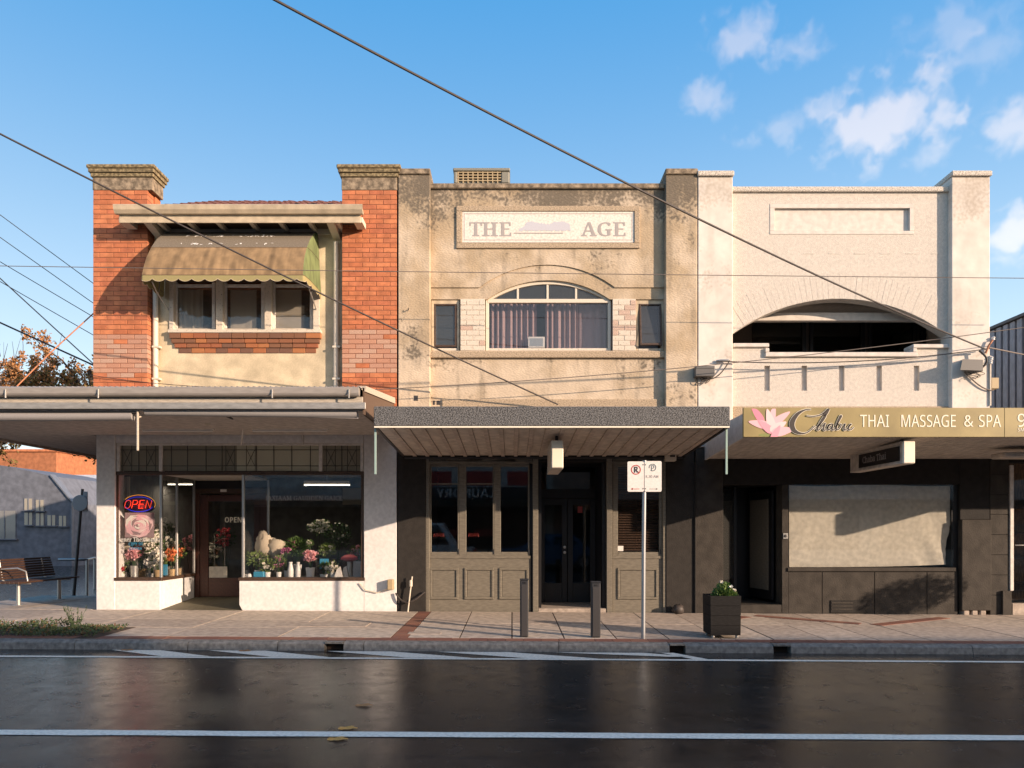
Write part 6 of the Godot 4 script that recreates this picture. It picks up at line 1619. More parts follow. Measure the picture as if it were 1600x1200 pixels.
# ---------------------------------------------------------------- flower shop display
func bouquet(px: float, py: float, z: float, base_py: float, rw: float, rh: float, petals: Material, many: int, size: float, leaves: Material, nleaf: int, label: String, pot: Material, potw: float, poth: float, cat := "flowers") -> void:
	var x := X(px, z); var y0 := Y(base_py, z) if base_py > 0 else .556
	var t := thing("flower_bunch", Vector3(x, y0, z), label, cat, "flowers in the shop windows")
	var rng := RandomNumberGenerator.new(); rng.seed = int(px * 7 + py)
	var c := Vector3(x, Y(py, z), z)
	if pot:
		part(t, "vase", MB.new().lathe([Vector2(0, 0), Vector2(potw * .8, 0), Vector2(potw * .86, poth * .5), Vector2(potw, poth), Vector2(potw * .9, poth), Vector2(potw * .8, poth * .9), Vector2(0, poth * .88)], Vector3(x, y0, z), 14), pot)
	var st := MB.new()
	for k in 9:
		var e := c + Vector3(rng.randf_range(-rw, rw) * .7, rng.randf_range(-rh, rh) * .3, rng.randf_range(-.05, .05))
		st.tube([Vector3(x + rng.randf_range(-.02, .02), y0 + poth * .8, z), Vector3(x, y0 + poth, z).lerp(e, .5), e], .005, .003, 4)
	part(t, "stems", st, M.leaf_dark, true)
	if nleaf:
		var lf := MB.new()
		for k in nleaf:
			var d := Vector3(rng.randfn(), rng.randfn(), rng.randfn()).normalized()
			var p := c + d * Vector3(rw, rh, minf(rw, .12)) * pow(rng.randf(), .4) - Vector3(0, rh * .15, 0)
			var dd := (d + Vector3(0, .4, .3) + Vector3(rng.randf() - .5, rng.randf() - .5, rng.randf() - .5)).normalized()
			lf.leaf(p, dd, dd.cross(Vector3(rng.randf() - .5, rng.randf() - .5, rng.randf() - .5)).normalized(), rng.randf_range(.04, .085), rng.randf_range(.018, .04))
		part(t, "leaves", lf, leaves, true)
	if many:
		var fl := MB.new()
		for k in many:
			var d := Vector3(rng.randfn(), rng.randfn(), absf(rng.randfn())).normalized()
			bloom(fl, c + d * Vector3(rw, rh, minf(rw, .13)) * pow(rng.randf(), .3), size * rng.randf_range(.7, 1.2), rng)
		part(t, "blooms", fl, petals, true)

func flowers() -> void:
	var z := -.42
	# left window
	bouquet(199, 871, z, -1, .17, .10, M.petal_white, 26, .05, M.leaf_green, 60, "cream roses bunched low at the left end of the left shop window", M.room_dark, .08, .12)
	bouquet(210, 868, z + .08, -1, .12, .10, M.petal_pink, 26, .055, M.leaf_green, 20, "pale pink peonies in a tall shiny metal pail in the left window", M.pail, .075, .23)
	bouquet(190, 889, z + .16, -1, .07, .05, M.petal_red, 18, .025, M.leaf_light, 30, "small red flowers in a white pot at the corner of the left window", M.china, .055, .09)
	bouquet(238, 845, z - .1, -1, .20, .30, M.petal_white, 46, .05, M.leaf_green, 260, "tall bunch of white lilies and leaves beside the posters in the left window", M.pail, .08, .16)
	bouquet(263, 838, -.75, -1, .2, .28, M.petal_white, 16, .04, M.leaf_dark, 320, "leafy green branches with white stars behind the angled window", M.room_dark, .1, .2)
	bouquet(268, 868, -.5, -1, .11, .11, M.petal_orange, 34, .035, M.leaf_light, 40, "orange bouquet behind the angled window beside the door", M.kraft, .06, .16)
	bouquet(237, 880, z + .1, -1, .10, .08, M.petal_white, 26, .045, M.leaf_light, 20, "white chrysanthemums low in front of the lilies in the left window", M.galv, .08, .10)
	# right window
	bouquet(402, 872, z, -1, .2, .12, M.petal_white, 4, .02, M.leaf_light, 160, "spidery green grass plant in a white and blue vase by the door", M.china, .05, .15)
	bouquet(464, 852, -.6, -1, .20, .15, M.petal_pink, 5, .03, M.leaf_green, 420, "round green bush in a white vase in the middle of the right window", M.china, .09, .24)
	bouquet(447, 861, z, -1, .06, .05, M.petal_mauve, 12, .045, M.leaf_green, 20, "single mauve peony standing left of the green bush", M.china, .04, .14)
	bouquet(485, 869, z + .12, -1, .12, .10, M.petal_pink, 44, .045, M.leaf_light, 10, "pink ruffled bouquet in a white cylinder vase in the right window", M.china, .085, .20)
	bouquet(500, 823, -.85, -1, .22, .13, M.petal_white, 52, .032, M.leaf_green, 160, "tall spray of cream daisies above the green stems in the right window", M.glass_dirty, .09, .3)
	bouquet(528, 834, -.95, -1, .26, .22, M.petal_white, 8, .02, M.leaf_dark, 380, "dark leafy bunch leaning right of the daisies", M.glass_dirty, .08, .3)
	bouquet(484, 849, z, -1, .03, .03, M.petal_white, 7, .035, M.leaf_green, 60, "two white blooms standing above the pink bouquet", M.room_dark, .03, .1)
	bouquet(506, 884, z + .12, -1, .07, .035, M.petal_pink, 3, .02, M.leaf_green, 90, "little green herb in a pale box with a card behind it", M.china, .07, .08)
	for k in 4: bouquet([300, 330, 352, 318][k] , [850, 862, 840, 880][k], -2.6, 940, .22, .2, [M.petal_pink, M.petal_white, M.petal_red, M.petal_mauve][k], 22, .05, M.leaf_dark, 150, "bunch of " + ["pink", "white", "red", "mauve"][k] + " flowers deep in the shop seen through the door", M.room_dark, .12, .3)
	for q in [[188, 862, -.7, M.petal_white, 20, 90, "cream flowers behind the red pot in the left window"], [222, 858, -.62, M.petal_pink, 24, 120, "blush flowers behind the metal pail in the left window"], [247, 872, -.3, M.petal_white, 30, 60, "white daisies at the corner post of the left window"], [278, 862, -.9, M.petal_orange, 16, 120, "coral flowers by the back post of the angled window"]]:
		bouquet(q[0], q[1], q[2], -1, .15, .13, q[3], q[4], .045, M.leaf_green, q[5], q[6], M.kraft, .07, .16)
	for q in [[418, 882, -.3, M.petal_white, 6, 120, "trailing green plant below the cloth bags"], [436, 878, -.35, M.petal_mauve, 10, 110, "low leafy pot with mauve buds beside the cloth bags"], [512, 858, -.55, M.petal_white, 6, 220, "leafy fern behind the blue picture card"], [556, 862, -1.0, M.petal_pink, 14, 160, "rosy leafy bunch behind the pink stand"], [520, 886, -.3, M.petal_white, 14, 60, "small white posy beside the pointed paper bag"]]:
		bouquet(q[0], q[1], q[2], -1, .13, .10, q[3], q[4], .035, M.leaf_light, q[5], q[6], M.china, .055, .12)
	# other goods on the display floors
	var y := .556
	var put := func(called: String, b: MB, m: Material, label: String, cat: String) -> void: one(called, b, m, label, cat)
	put.call("white_jar", MB.new().lathe([Vector2(0, 0), Vector2(.04, .005), Vector2(.045, .04), Vector2(.035, .085), Vector2(0, .1)], Vector3(X(390, z + .15), y, z + .15), 12), M.china, "small round white jar at the door end of the right window", "jar")
	put.call("blue_box", MB.new().cb(Vector3(X(395.5, z + .2), y, z + .1), Vector3(X(412, z + .2), y + .13, z + .2), .012), M.blue_card, "bright blue gift box in front of the grass plant", "box")
	var cl := thing("cloth_bag", Vector3(X(422, -.55), y, -.55), "two slumped cream cloth bags propped behind the grass plant", "bag")
	for k in 2: part(cl, "bag", MB.new().blob(Vector3(X([413, 431][k], -.55), Y([852, 857][k], -.55), -.55), Vector3([.15, .17][k], [.24, .17][k], .1), crumple(k + 5), .42, 20), M.cloth)
	part(cl, "stand", MB.new().cb(Vector3(X(408, -.55), y, -.68), Vector3(X(440, -.55), Y(872, -.55), -.42), .005), M.room)
	for q in [[454, 876, .05, "left"], [466, 878, .045, "right"]]:
		put.call("white_vase", MB.new().lathe([Vector2(0, 0), Vector2(q[2], .002), Vector2(q[2] * 1.1, .15), Vector2(q[2] * .6, .26), Vector2(q[2] * .7, .3), Vector2(0, .3)], Vector3(X(q[0], z + .14), y, z + .14), 14), M.china, "plain white bottle vase standing " + q[3] + " below the green bush", "vase")
	for q in [[529, "front"], [539, "rear"]]:
		var bx := X(q[0], z + (.18 if q[1] == "front" else .0)); var bz := z + (.18 if q[1] == "front" else .0)
		put.call("paper_bag", MB.new().hexa([Vector3(bx - .075, y, bz + .05), Vector3(bx + .075, y, bz + .05), Vector3(bx + .075, y, bz - .05), Vector3(bx - .075, y, bz - .05), Vector3(bx - .02, y + .2, bz + .012), Vector3(bx + .03, y + .22, bz + .012), Vector3(bx + .03, y + .22, bz - .012), Vector3(bx - .02, y + .2, bz - .012)]), M.sign_white, q[1] + " pointed white paper bag in the right window", "bag")
	put.call("newspaper_holder", MB.new().hexa([P(551, 902, z + .2), P(566, 902, z + .2), P(565, 877, z + .1), P(552, 877, z + .1), P(551, 902, z + .14), P(566, 902, z + .14), P(565, 877, z + .08), P(552, 877, z + .08)]), M.roller, "grey printed sheet leaning at the end of the right window", "paper")
	put.call("picture_card", MB.new().pb(499.5, 873, 513.5, 889, z + .05, .01, .002), M.blue_card, "small blue picture card behind the green herb", "card")
	var ck := thing("cake_stand", Vector3(X(546, -.7), y, -.7), "pink mushroom shaped stand on a white foot in the right window", "stand")
	part(ck, "foot", MB.new().lathe([Vector2(.06, 0), Vector2(.045, .1), Vector2(.04, .28), Vector2(.06, .3)], Vector3(X(546, -.7), y, -.7), 12), M.china)
	part(ck, "top", MB.new().lathe([Vector2(.05, .29), Vector2(.16, .33), Vector2(.15, .37), Vector2(.08, .41), Vector2(0, .42)], Vector3(X(546, -.7), y, -.7), 16), M.petal_red)
	put.call("blue_card_sign", MB.new().pb(252.5, 882, 261.5, 899, -.30, .012, .002), M.blue_card, "blue card standing at the bottom of the angled window", "card")
	# neon OPEN sign
	var ne := thing("neon_open_sign", P(218, 788, -.12), "red and blue neon OPEN sign in the left shop window", "sign")
	var nz := -.12
	part(ne, "backing", MB.new().prism(ellipse(X(217, nz), Y(788, nz), .29, .165), nz - .03, nz - .02), mat(C(.015, .02, .06), .5))
	var red := lit(Color(1, .34, .22), 0.32)
	var letters := [[[[.5, 1], [.2, .95], [.02, .7], [.02, .3], [.2, .05], [.5, 0], [.8, .05], [.98, .3], [.98, .7], [.8, .95], [.5, 1]]], [[[.1, 0], [.1, .5], [.1, 1], [.7, 1], [.92, .85], [.92, .65], [.7, .5], [.12, .5]]], [[[.9, 1], [.1, 1], [.1, .5], [.1, 0], [.9, 0]], [[.1, .52], [.5, .52], [.8, .52]]], [[[.08, 0], [.08, .5], [.08, 1], [.9, 0], [.9, .5], [.9, 1]]]]
	for k in 4:
		for s in letters[k]:
			var pts := []
			for q in s: pts.append(Vector3(X(217, nz) - .245 + k * .122 + q[0] * .10 + (q[1] - .5) * .03, Y(788, nz) - .07 + q[1] * .14, nz))
			part(ne, "neon_letter", MB.new().tube(pts, .0068, .0068, 6), red)
	for s in [[-1.0, .13, 20, 160, Color(.15, .25, 1.0)], [1.0, .13, 200, 340, Color(.15, .25, 1.0)], [1.0, .165, -20, 150, Color(1.0, .75, .35)]]:
		var pts := []
		for k in 13:
			var a := deg_to_rad(lerpf(s[2], s[3], k / 12.0))
			pts.append(Vector3(X(217, nz) + cos(a) * (.25 if s[1] < .15 else .285), Y(788, nz) + sin(a) * s[1], nz - .005))
		part(ne, "neon_tube", MB.new().tube(pts, .0055, .0055, 6), lit(s[4], 0.22))
	var ol := OmniLight3D.new(); ol.light_color = Color(1, .3, .2); ol.light_energy = .02; ol.light_size = .05; ol.shadow_enabled = true; ol.omni_range = 6.0
	ne.add_child(ol); ol.position = Vector3(0, -.02, .05)
	for q in [[197], [238]]: part(ne, "chain", MB.new().tube([P(q[0], 780, nz - .02), P(q[0], 760, nz - .02), P(q[0], 742, nz - .02)], .003), M.wire)
	# rose poster and window lettering
	var po := thing("rose_poster", P(217, 821, -.09), "pink rose poster hung under the neon sign", "poster")
	part(po, "sheet", MB.new().pb(195, 801, 241, 840, -.09, .004, 0), M.curtain_mauve)
	var rng := RandomNumberGenerator.new(); rng.seed = 2
	for k in 34:   # printed whorls
		var rr := .21 * (1.0 - k / 34.0) + .01; var a0 := k * 2.4
		var pts := PackedVector2Array()
		var c := Vector2(X(217, -.09) + rng.randf_range(-.03, .03), Y(821, -.09) + rng.randf_range(-.02, .02))
		for j in 12:
			var a := TAU * j / 12
			var v := c + Vector2(cos(a) * rr * 1.08, sin(a) * rr * .92) * (1.0 + .1 * sin(a * 3 + a0))
			pts.append(Vector2(clampf(v.x, X(195.3, -.09), X(240.7, -.09)), clampf(v.y, Y(839.7, -.09), Y(801.3, -.09))))
		part(po, "printed_petal", MB.new().prism(pts, -.0895 + k * .0004, -.0893 + k * .0004), [M.pink3, M.curtain_mauve, M.pink1, M.petal_white, M.petal_pink][k % 5])
	words(po, "Stoner ThexSonder", Vector3(X(217, -.06), Y(843, -.06), -.062), .075, M.china, "Droid Serif", .78, .003, true)
	words(po, "CIJPY OF", Vector3(X(212, -.06), Y(850, -.06), -.062), .05, M.blue_card, "Droid Sans", .9, .003, true)
	words(po, "JUODEN", Vector3(X(212, -.06), Y(857, -.06), -.062), .045, M.blue_card, "Droid Sans", .9, .003, true)

func ellipse(cx: float, cy: float, rx: float, ry: float) -> PackedVector2Array:
	var o := PackedVector2Array()
	for k in 32: o.append(Vector2(cx + cos(TAU * k / 32) * rx, cy + sin(TAU * k / 32) * ry))
	return o

# ---------------------------------------------------------------- trees
func tree(base: Vector3, crown: Vector3, r: Vector3, trunk_r: float, nleaf: int, mats: Array, label: String, seed_: int, limbs := 13, leaf_size := .09, whips := 0) -> void:
	var t := thing("street_tree", base, label, "tree", "trees at the left")
	var rng := RandomNumberGenerator.new(); rng.seed = seed_
	var fork := Vector3(base.x, base.y, base.z).lerp(crown, .5)
	var tr := MB.new()
	tr.tube([base, base.lerp(fork, .5) + Vector3(.05, 0, .03), fork, crown + Vector3(0, r.y * .3, 0)], trunk_r, trunk_r * .35, 9)
	var ends := []
	for k in limbs:
		var d := Vector3(rng.randfn(), rng.randfn() * .8 + .25, rng.randfn()).normalized()
		var e := crown + d * r * rng.randf_range(.6, .95)
		var s := fork.lerp(crown, rng.randf_range(0, .9))
		var m := s.lerp(e, .5) + Vector3(0, .12 * r.y, 0) + Vector3(rng.randfn(), rng.randfn(), rng.randfn()) * .12
		tr.tube([s, s.lerp(m, .5), m, m.lerp(e, .5) + Vector3(rng.randfn(), rng.randfn(), rng.randfn()) * .08, e], trunk_r * .42, .012, 6)
		for j in 8:
			var q := s.lerp(e, rng.randf_range(.35, 1.0))
			var f := q + (Vector3(rng.randfn(), rng.randfn() + .3, rng.randfn()).normalized() + d * .5) * rng.randf_range(.25, .6) * r.y * .6
			tr.tube([q, q.lerp(f, .5) + Vector3(0, .03, 0), f], .014, .005, 4)
			ends.append([q, f])
			for i in 3:
				var q2 := q.lerp(f, rng.randf_range(.4, 1.0)); var f2 := q2 + Vector3(rng.randfn(), rng.randfn() + .4, rng.randfn()).normalized() * rng.randf_range(.15, .35) * r.y * .5
				tr.tube([q2, f2], .006, .003, 3)
				ends.append([q2, f2])
	for k in whips:   # bare upright shoots
		var a := rng.randf() * TAU
		var q := crown + Vector3(cos(a) * r.x * rng.randf(), r.y * rng.randf_range(.2, .6), sin(a) * r.z * rng.randf())
		var f := q + Vector3(rng.randfn() * .25, rng.randf_range(.7, 1.5), rng.randfn() * .2)
		tr.tube([q, q.lerp(f, .5) + Vector3(rng.randfn() * .06, 0, 0), f], .014, .005, 4)
	part(t, "trunk", tr, M.bark)
	var lf := []
	for m in mats: lf.append(MB.new())
	for k in nleaf:
		var e = ends[rng.randi() % ends.size()]
		var p: Vector3 = e[0].lerp(e[1], rng.randf_range(.2, 1.08)) + Vector3(rng.randfn(), rng.randfn(), rng.randfn()) * .07
		var d := Vector3(rng.randfn(), rng.randfn() - .3, rng.randfn()).normalized()
		var high := clampf((p.y - crown.y) / r.y * .5 + .5 + rng.randfn() * .22, 0, .999)
		lf[int(high * mats.size())].leaf(p, d, d.cross(Vector3(rng.randfn(), rng.randfn(), rng.randfn())).normalized(), leaf_size * rng.randf_range(.7, 1.3), leaf_size * rng.randf_range(.5, .85))
	for k in mats.size(): part(t, "crown", lf[k], mats[k], true)

# ---------------------------------------------------------------- cars
func car(at: Vector3, turn: float, paint: Material, label: String, tall := false) -> void:
	var t := thing("parked_car", at, label, "car", "parked cars")
	t.rotation.y = turn
	var loc := func(parent: Node3D, called: String, b: MB, m: Material) -> MeshInstance3D:
		var o := part(parent, called, b, m); o.position = Vector3.ZERO
		return o
	var h := 1.85 if tall else 1.45
	var body := PackedVector2Array([Vector2(-2.2, .35), Vector2(-2.25, .65), Vector2(-2.15, .88), Vector2(-1.2, .95), Vector2(1.3, .95), Vector2(2.1, .92), Vector2(2.2, .6), Vector2(2.15, .32), Vector2(1.75, .30), Vector2(1.6, .58), Vector2(1.2, .58), Vector2(1.05, .28), Vector2(-1.05, .28), Vector2(-1.2, .58), Vector2(-1.6, .58), Vector2(-1.75, .30)])
	loc.call(t, "body", MB.new().prism(body, -.86, .86), paint)
	var cab := [[-1.15, .96, .80], [1.5, .96, .80], [.95, h, .62], [-.55, h, .62]]
	var q := []
	for s in [-1, 1]:
		for c in cab: q.append(Vector3(c[0], c[1], s * c[2]))
	loc.call(t, "cabin", MB.new().hexa(q), paint)
	for s in [-1, 1]:
		for w in [[-.95, .1, -.5], [.16, 1.25, .85]]:
			var g := 1.0 + .02
			loc.call(t, "window", MB.new().hexa([Vector3(w[0], 1.02, s * .80), Vector3(w[1], 1.02, s * .80), Vector3(minf(w[1], w[2] + (.3 if w[2] < 0 else 0)), h - .09, s * .66), Vector3(maxf(w[0], w[2] - .7 if w[2] > 0 else w[2]), h - .09, s * .66), Vector3(w[0], 1.02, s * .81), Vector3(w[1], 1.02, s * .81), Vector3(minf(w[1], w[2] + (.3 if w[2] < 0 else 0)), h - .09, s * .67), Vector3(maxf(w[0], w[2] - .7 if w[2] > 0 else w[2]), h - .09, s * .67)]), M.glass_dark)
	loc.call(t, "windscreen", MB.new().hexa([Vector3(-1.12, 1.02, -.7), Vector3(-1.12, 1.02, .7), Vector3(-.62, h - .07, .56), Vector3(-.62, h - .07, -.56), Vector3(-1.13, 1.02, -.7), Vector3(-1.13, 1.02, .7), Vector3(-.635, h - .07, .56), Vector3(-.635, h - .07, -.56)]), M.glass_dark)
	for x in [-1.4, 1.4]:
		for s in [-1, 1]:
			var w: MeshInstance3D = loc.call(t, "wheel", MB.new().lathe([Vector2(0, -.1), Vector2(.25, -.1), Vector2(.32, -.07), Vector2(.32, .07), Vector2(.25, .1), Vector2(0, .1)], Vector3.ZERO, 16), M.tyre)
			w.transform = Transform3D(Basis(Vector3.RIGHT, PI / 2), Vector3(x, .32, s * .77))
			loc.call(w, "rim", MB.new().lathe([Vector2(0, -.105), Vector2(.2, -.105), Vector2(.2, .105), Vector2(0, .105)], Vector3.ZERO, 12), M.alu)
	for s in [-1, 1]:
		loc.call(t, "headlight", MB.new().cb(Vector3(-2.27, .66, s * .66 - .14), Vector3(-2.2, .80, s * .66 + .14), .02), M.china)
		loc.call(t, "tail_light", MB.new().cb(Vector3(2.12, .66, s * .70 - .1), Vector3(2.2, .85, s * .70 + .1), .02), M.sign_red)

# ---------------------------------------------------------------- across the side street, at the left
func side_street() -> void:
	var z := -18.0
	var t := thing("slate_painted_building", Vector3(-22, G(-22) + ROAD, z), "slate blue painted brick building with small square windows across the side street", "building")
	var yt := Y(728, z); var xr := X(112, z)
	var poly := PackedVector2Array([Vector2(-36, -.3), Vector2(xr, -.3), Vector2(xr, Y(787, z)), Vector2(X(80, z), Y(744, z)), Vector2(X(52, z), Y(737, z)), Vector2(X(0, z), Y(727, z)), Vector2(-36, Y(715, z))])
	part(t, "wall", MB.new().prism(poly, z - 6, z), M.slate_blue)
	part(t, "coping", MB.new().hexa([Vector3(X(80, z), Y(744, z), z - .3), Vector3(xr + .1, Y(788, z), z - .3), Vector3(xr + .1, Y(785, z), z - .3), Vector3(X(80, z), Y(741, z), z - .3), Vector3(X(80, z), Y(744, z), z + .08), Vector3(xr + .1, Y(788, z), z + .08), Vector3(xr + .1, Y(785, z), z + .08), Vector3(X(80, z), Y(741, z), z + .08)]), M.corrugated)
	for q in [[38, 779, 50, 797], [56, 781, 68, 798], [38, 801, 50, 820], [56, 802, 68, 821], [74, 805, 86, 821], [92, 806, 103, 822], [-10, 798, 24, 842]]:
		var w := part(t, "window", MB.new().pb(q[0] - 1, q[1] - 1, q[2] + 1, q[3] + 1, z + .02, .05, 0), M.slate_blue)
		part(w, "pane", MB.new().pb(q[0], q[1], q[2], q[3], z + .03, .02, 0), M.glass_dirty)
		part(w, "blind", MB.new().pb(q[0], q[1], q[2], q[3], z + .022, .001, 0), M.curtain_beige if q[2] - q[0] < 20 else M.roller)
		part(w, "sill", MB.new().pb(q[0] - 2, q[3], q[2] + 2, q[3] + 2.2, z + .12, .12, .01), M.slate_blue)
		part(w, "bar", MB.new().pb((q[0] + q[2]) / 2.0 - .6, q[1], (q[0] + q[2]) / 2.0 + .6, q[3], z + .045, .03, 0), M.slate_blue)
	for px in [110.5]: part(t, "downpipe", MB.new().tube([P(px + 2, 786, z + .1), P(px + 2, 830, z + .1), P(px + 2, 880, z + .1)], .05), M.corrugated)
	t = thing("orange_brick_building", Vector3(-30, G(-30) + ROAD, -30), "orange brick building rising behind the slate painted one", "building")
	part(t, "wall", MB.new().cb(Vector3(-60, -.3, -40), Vector3(X(88, -30), Y(706, -30), -30), 0), M.orange_brick)
	part(t, "coping", MB.new().cb(Vector3(-60.1, Y(706, -30), -40), Vector3(X(88, -30) + .1, Y(706, -30) + .15, -29.9), .02), M.brick2)
	t = thing("pale_roofed_building", Vector3(-26, G(-26) + ROAD, -34), "building with white gable and grey sloping roof beyond the side street", "building")
	part(t, "roof", MB.new().hexa([P(84, 745, -30), P(330, 745, -30), P(330, 808, -24), P(112, 808, -24), P(84, 742, -30), P(330, 742, -30), P(330, 805, -24), P(112, 805, -24)]), M.pale_roof)
	part(t, "wall", MB.new().cb(Vector3(X(114, -25), -.3, -34), Vector3(-8, Y(807, -25), -25), 0), M.yellow_wall)
	part(t, "garage_door", MB.new().pb(131, 819, 330, 884, -24.9, .06, .01), M.corrugated)
	part(t, "gable", MB.new().cb(Vector3(X(80, -36), -.3, -44), Vector3(-6, Y(700, -36), -36), 0), M.sign_white)
	car(Vector3(X(150, -21), G(-24) + ROAD, -20.5), .35, M.car_dark, "dark car parked across the side street behind the leaning pole")
	# bench along the side street
	var x0 := -9.25
	t = thing("park_bench", Vector3(-9.0, G(-9), -1.2), "slatted brown timber bench with steel legs and arm beside the corner shop", "bench")
	var za := -2.1; var zb := -.25
	var gy := G(-9.0)
	for k in 8: part(t, "back_slat", MB.new().cb(Vector3(x0 - .10 + .028 * (8 - k) * .5 - .02, gy + .47 + k * .047, za), Vector3(x0 - .10 + .028 * (8 - k) * .5 + .012, gy + .47 + k * .047 + .038, zb), .006), M.bench)
	for k in 6: part(t, "seat_slat", MB.new().cb(Vector3(x0 + .06 + k * .078, gy + .415, za), Vector3(x0 + .06 + k * .078 + .066, gy + .448, zb), .006), M.bench)
	for zz in [za + .3, zb - .35]:
		part(t, "leg", MB.new().tube([Vector3(x0 + .28, gy, zz), Vector3(x0 + .28, gy + .2, zz), Vector3(x0 + .28, gy + .414, zz)], .038, .03, 10), M.alu)
		part(t, "frame", MB.new().tube([Vector3(x0 + .5, gy + .40, zz), Vector3(x0 + .1, gy + .40, zz), Vector3(x0 - .01, gy + .46, zz), Vector3(x0 - .07, gy + .82, zz)], .016), M.alu)
		part(t, "foot_plate", MB.new().cb(Vector3(x0 + .2, gy, zz - .07), Vector3(x0 + .36, gy + .012, zz + .07), .003), M.alu)
	part(t, "arm", MB.new().tube([Vector3(x0, gy + .66, zb - .3), Vector3(x0 + .3, gy + .68, zb - .3), Vector3(x0 + .45, gy + .62, zb - .3), Vector3(x0 + .48, gy + .44, zb - .3)], .016), M.alu)
	# leaning sign post seen from behind, and the hoop rail
	var pz := -3.6
	var pg := G(-9.7) + ROAD
	t = thing("leaning_sign_post", Vector3(X(115, pz), pg, pz), "leaning dark post with a round sign seen from behind", "sign")
	var p0 := Vector3(X(115, pz), pg, pz); var p1 := P(129, 764, pz)
	part(t, "post", MB.new().tube([p0, p0.lerp(p1, .5), p1], .035, .03, 8), M.steel_dark)
	var dsc := part(t, "round_sign", MB.new().lathe([Vector2(0, .01), Vector2(.17, .01), Vector2(.18, 0), Vector2(.17, -.01), Vector2(0, -.01)], Vector3.ZERO, 24).mesh(), M.roller)
	dsc.transform = Transform3D(Basis(Vector3.RIGHT, PI / 2), P(125, 786, pz + .05) - t.position)
	part(t, "side_sign", MB.new().pb(129, 768, 136.5, 800, pz + .02, .02, .004), M.roller)
	t = thing("hoop_rail", Vector3(X(135, -4.6), pg, -4.6), "steel hoop rail on the side street behind the bench", "rail")
	for q in [[136, -4.6], [148, -6.2]]: part(t, "post", MB.new().tube([Vector3(X(q[0], q[1]), pg, q[1]), Vector3(X(q[0], q[1]), .4, q[1]), Vector3(X(q[0], q[1]), .72, q[1])], .03), M.alu)
	part(t, "rail", MB.new().tube([Vector3(X(95, -4.5), .74, -4.4), Vector3(X(120, -4.6), .74, -4.5), Vector3(X(136, -4.6), .73, -4.6), Vector3(X(148, -6.2), .72, -6.2)], .03), M.alu)
	tree(Vector3(-10.7, G(-10.7) + ROAD, -7.6), Vector3(-11.7, 5.25, -7.6), Vector3(1.9, 2.0, 1.6), .14, 15000, [M.autumn2, M.autumn3, M.autumn1, M.autumn0], "autumn tree with orange top and green brown lower leaves beside the brick pier", 3, 16)
	tree(Vector3(-20.2, G(-20) + ROAD, -13), Vector3(-17.8, 6.2, -13), Vector3(2.8, 1.7, 2.0), .17, 14000, [M.autumn3, M.autumn1, M.autumn1, M.autumn0], "half bare brown tree with upright twigs at the left edge", 8, 20, .11, 34)

# ---------------------------------------------------------------- across the road, behind the view: what the windows mirror and what shades the road
func opposite_row() -> void:
	var zf := 20.0
	var tops := [4.6, 6.4, 6.6, 6.2, 6.5, 7.8, 8.1, 7.7, 7.95, 7.6, 8.1]
	var looks := ["tan rendered", "red brown brick", "pale grey", "tan rendered", "red brown brick", "pale grey", "tan rendered", "red brown brick", "pale grey", "tan rendered", "red brown brick"]
	struct("opposite_footpath", slab(MB.new(), -40, 70, 16.6, 30, .0, .3), M.concrete2)
	for k in 11:
		var x0 := -26.0 + k * 7.0; var x1 := x0 + 6.98
		var top: float = tops[k] + G(x0)
		var t := thing("opposite_shop_building", Vector3(x0 + 3.5, G(x0), zf + 5), looks[k] + (" low" if k < 5 else " two storey") + " shop across the road, " + ["first", "second", "third", "fourth", "fifth", "sixth", "seventh", "eighth", "ninth", "tenth", "eleventh"][k] + " in its row", "building", "shops across the road")
		var m: Material = [M.opp, M.opp2, M.opp3][k % 3]
		part(t, "wall", MB.new().cb(Vector3(x0, G(x0) - .2, zf), Vector3(x1, top - .25, zf + 10), 0), m)
		part(t, "parapet", MB.new().cb(Vector3(x0, top - .248, zf - .08), Vector3(x1, top, zf + .3), .02), m)
		for j in (2 if k > 4 else 0):
			var w := part(t, "window", MB.new().cb(Vector3(x0 + 1.0 + 3.2 * j, 4.6, zf - .04), Vector3(x0 + 2.8 + 3.2 * j, 6.4, zf - .002), .01), M.white_paint)
			part(w, "pane", MB.new().cb(Vector3(x0 + 1.1 + 3.2 * j, 4.7, zf - .05), Vector3(x0 + 2.7 + 3.2 * j, 6.3, zf - .042), 0), M.glass_dark)
		part(t, "shop_window", MB.new().cb(Vector3(x0 + .5, .6, zf - .04), Vector3(x1 - .5, 2.5, zf - .002), .004), M.black_door)
		part(t, "awning_fascia", MB.new().cb(Vector3(x0, 2.72, zf - 2.5), Vector3(x1, 3.25, zf - 2.45), .01), M.steel_dark if k == 3 else m)
		part(t, "awning_deck", MB.new().cb(Vector3(x0, 2.95, zf - 2.449), Vector3(x1, 3.05, zf - .002), 0), m)
		if k == 3:
			var w := words(t, "LAUNDRY", Vector3(-1.9, 2.98, zf - 2.52), .34, M.sign_white, "Droid Sans", 1.1, .01, true)
			w.rotation.y = PI
			for j in 3: part(t, "red_sign", MB.new().cb(Vector3(-3.6 + j * 1.7, 3.3, zf - 2.48), Vector3(-2.5 + j * 1.7, 3.9, zf - 2.44), .01), M.sign_red)
			for j in 2: part(t, "window_poster", MB.new().cb(Vector3(-3.2 + j * 1.5, 1.2, zf - .06), Vector3(-2.2 + j * 1.5, 1.5, zf - .041), .01), M.sign_red)
	car(Vector3(-3.6, G(-3.6) + ROAD, 15.4), 0.0, M.car_white, "white van parked across the road, mirrored in the shop sashes", true)
	car(Vector3(1.5, G(1.5) + ROAD, 15.4), 0.0, M.car_blue, "blue car parked across the road beside the white van")

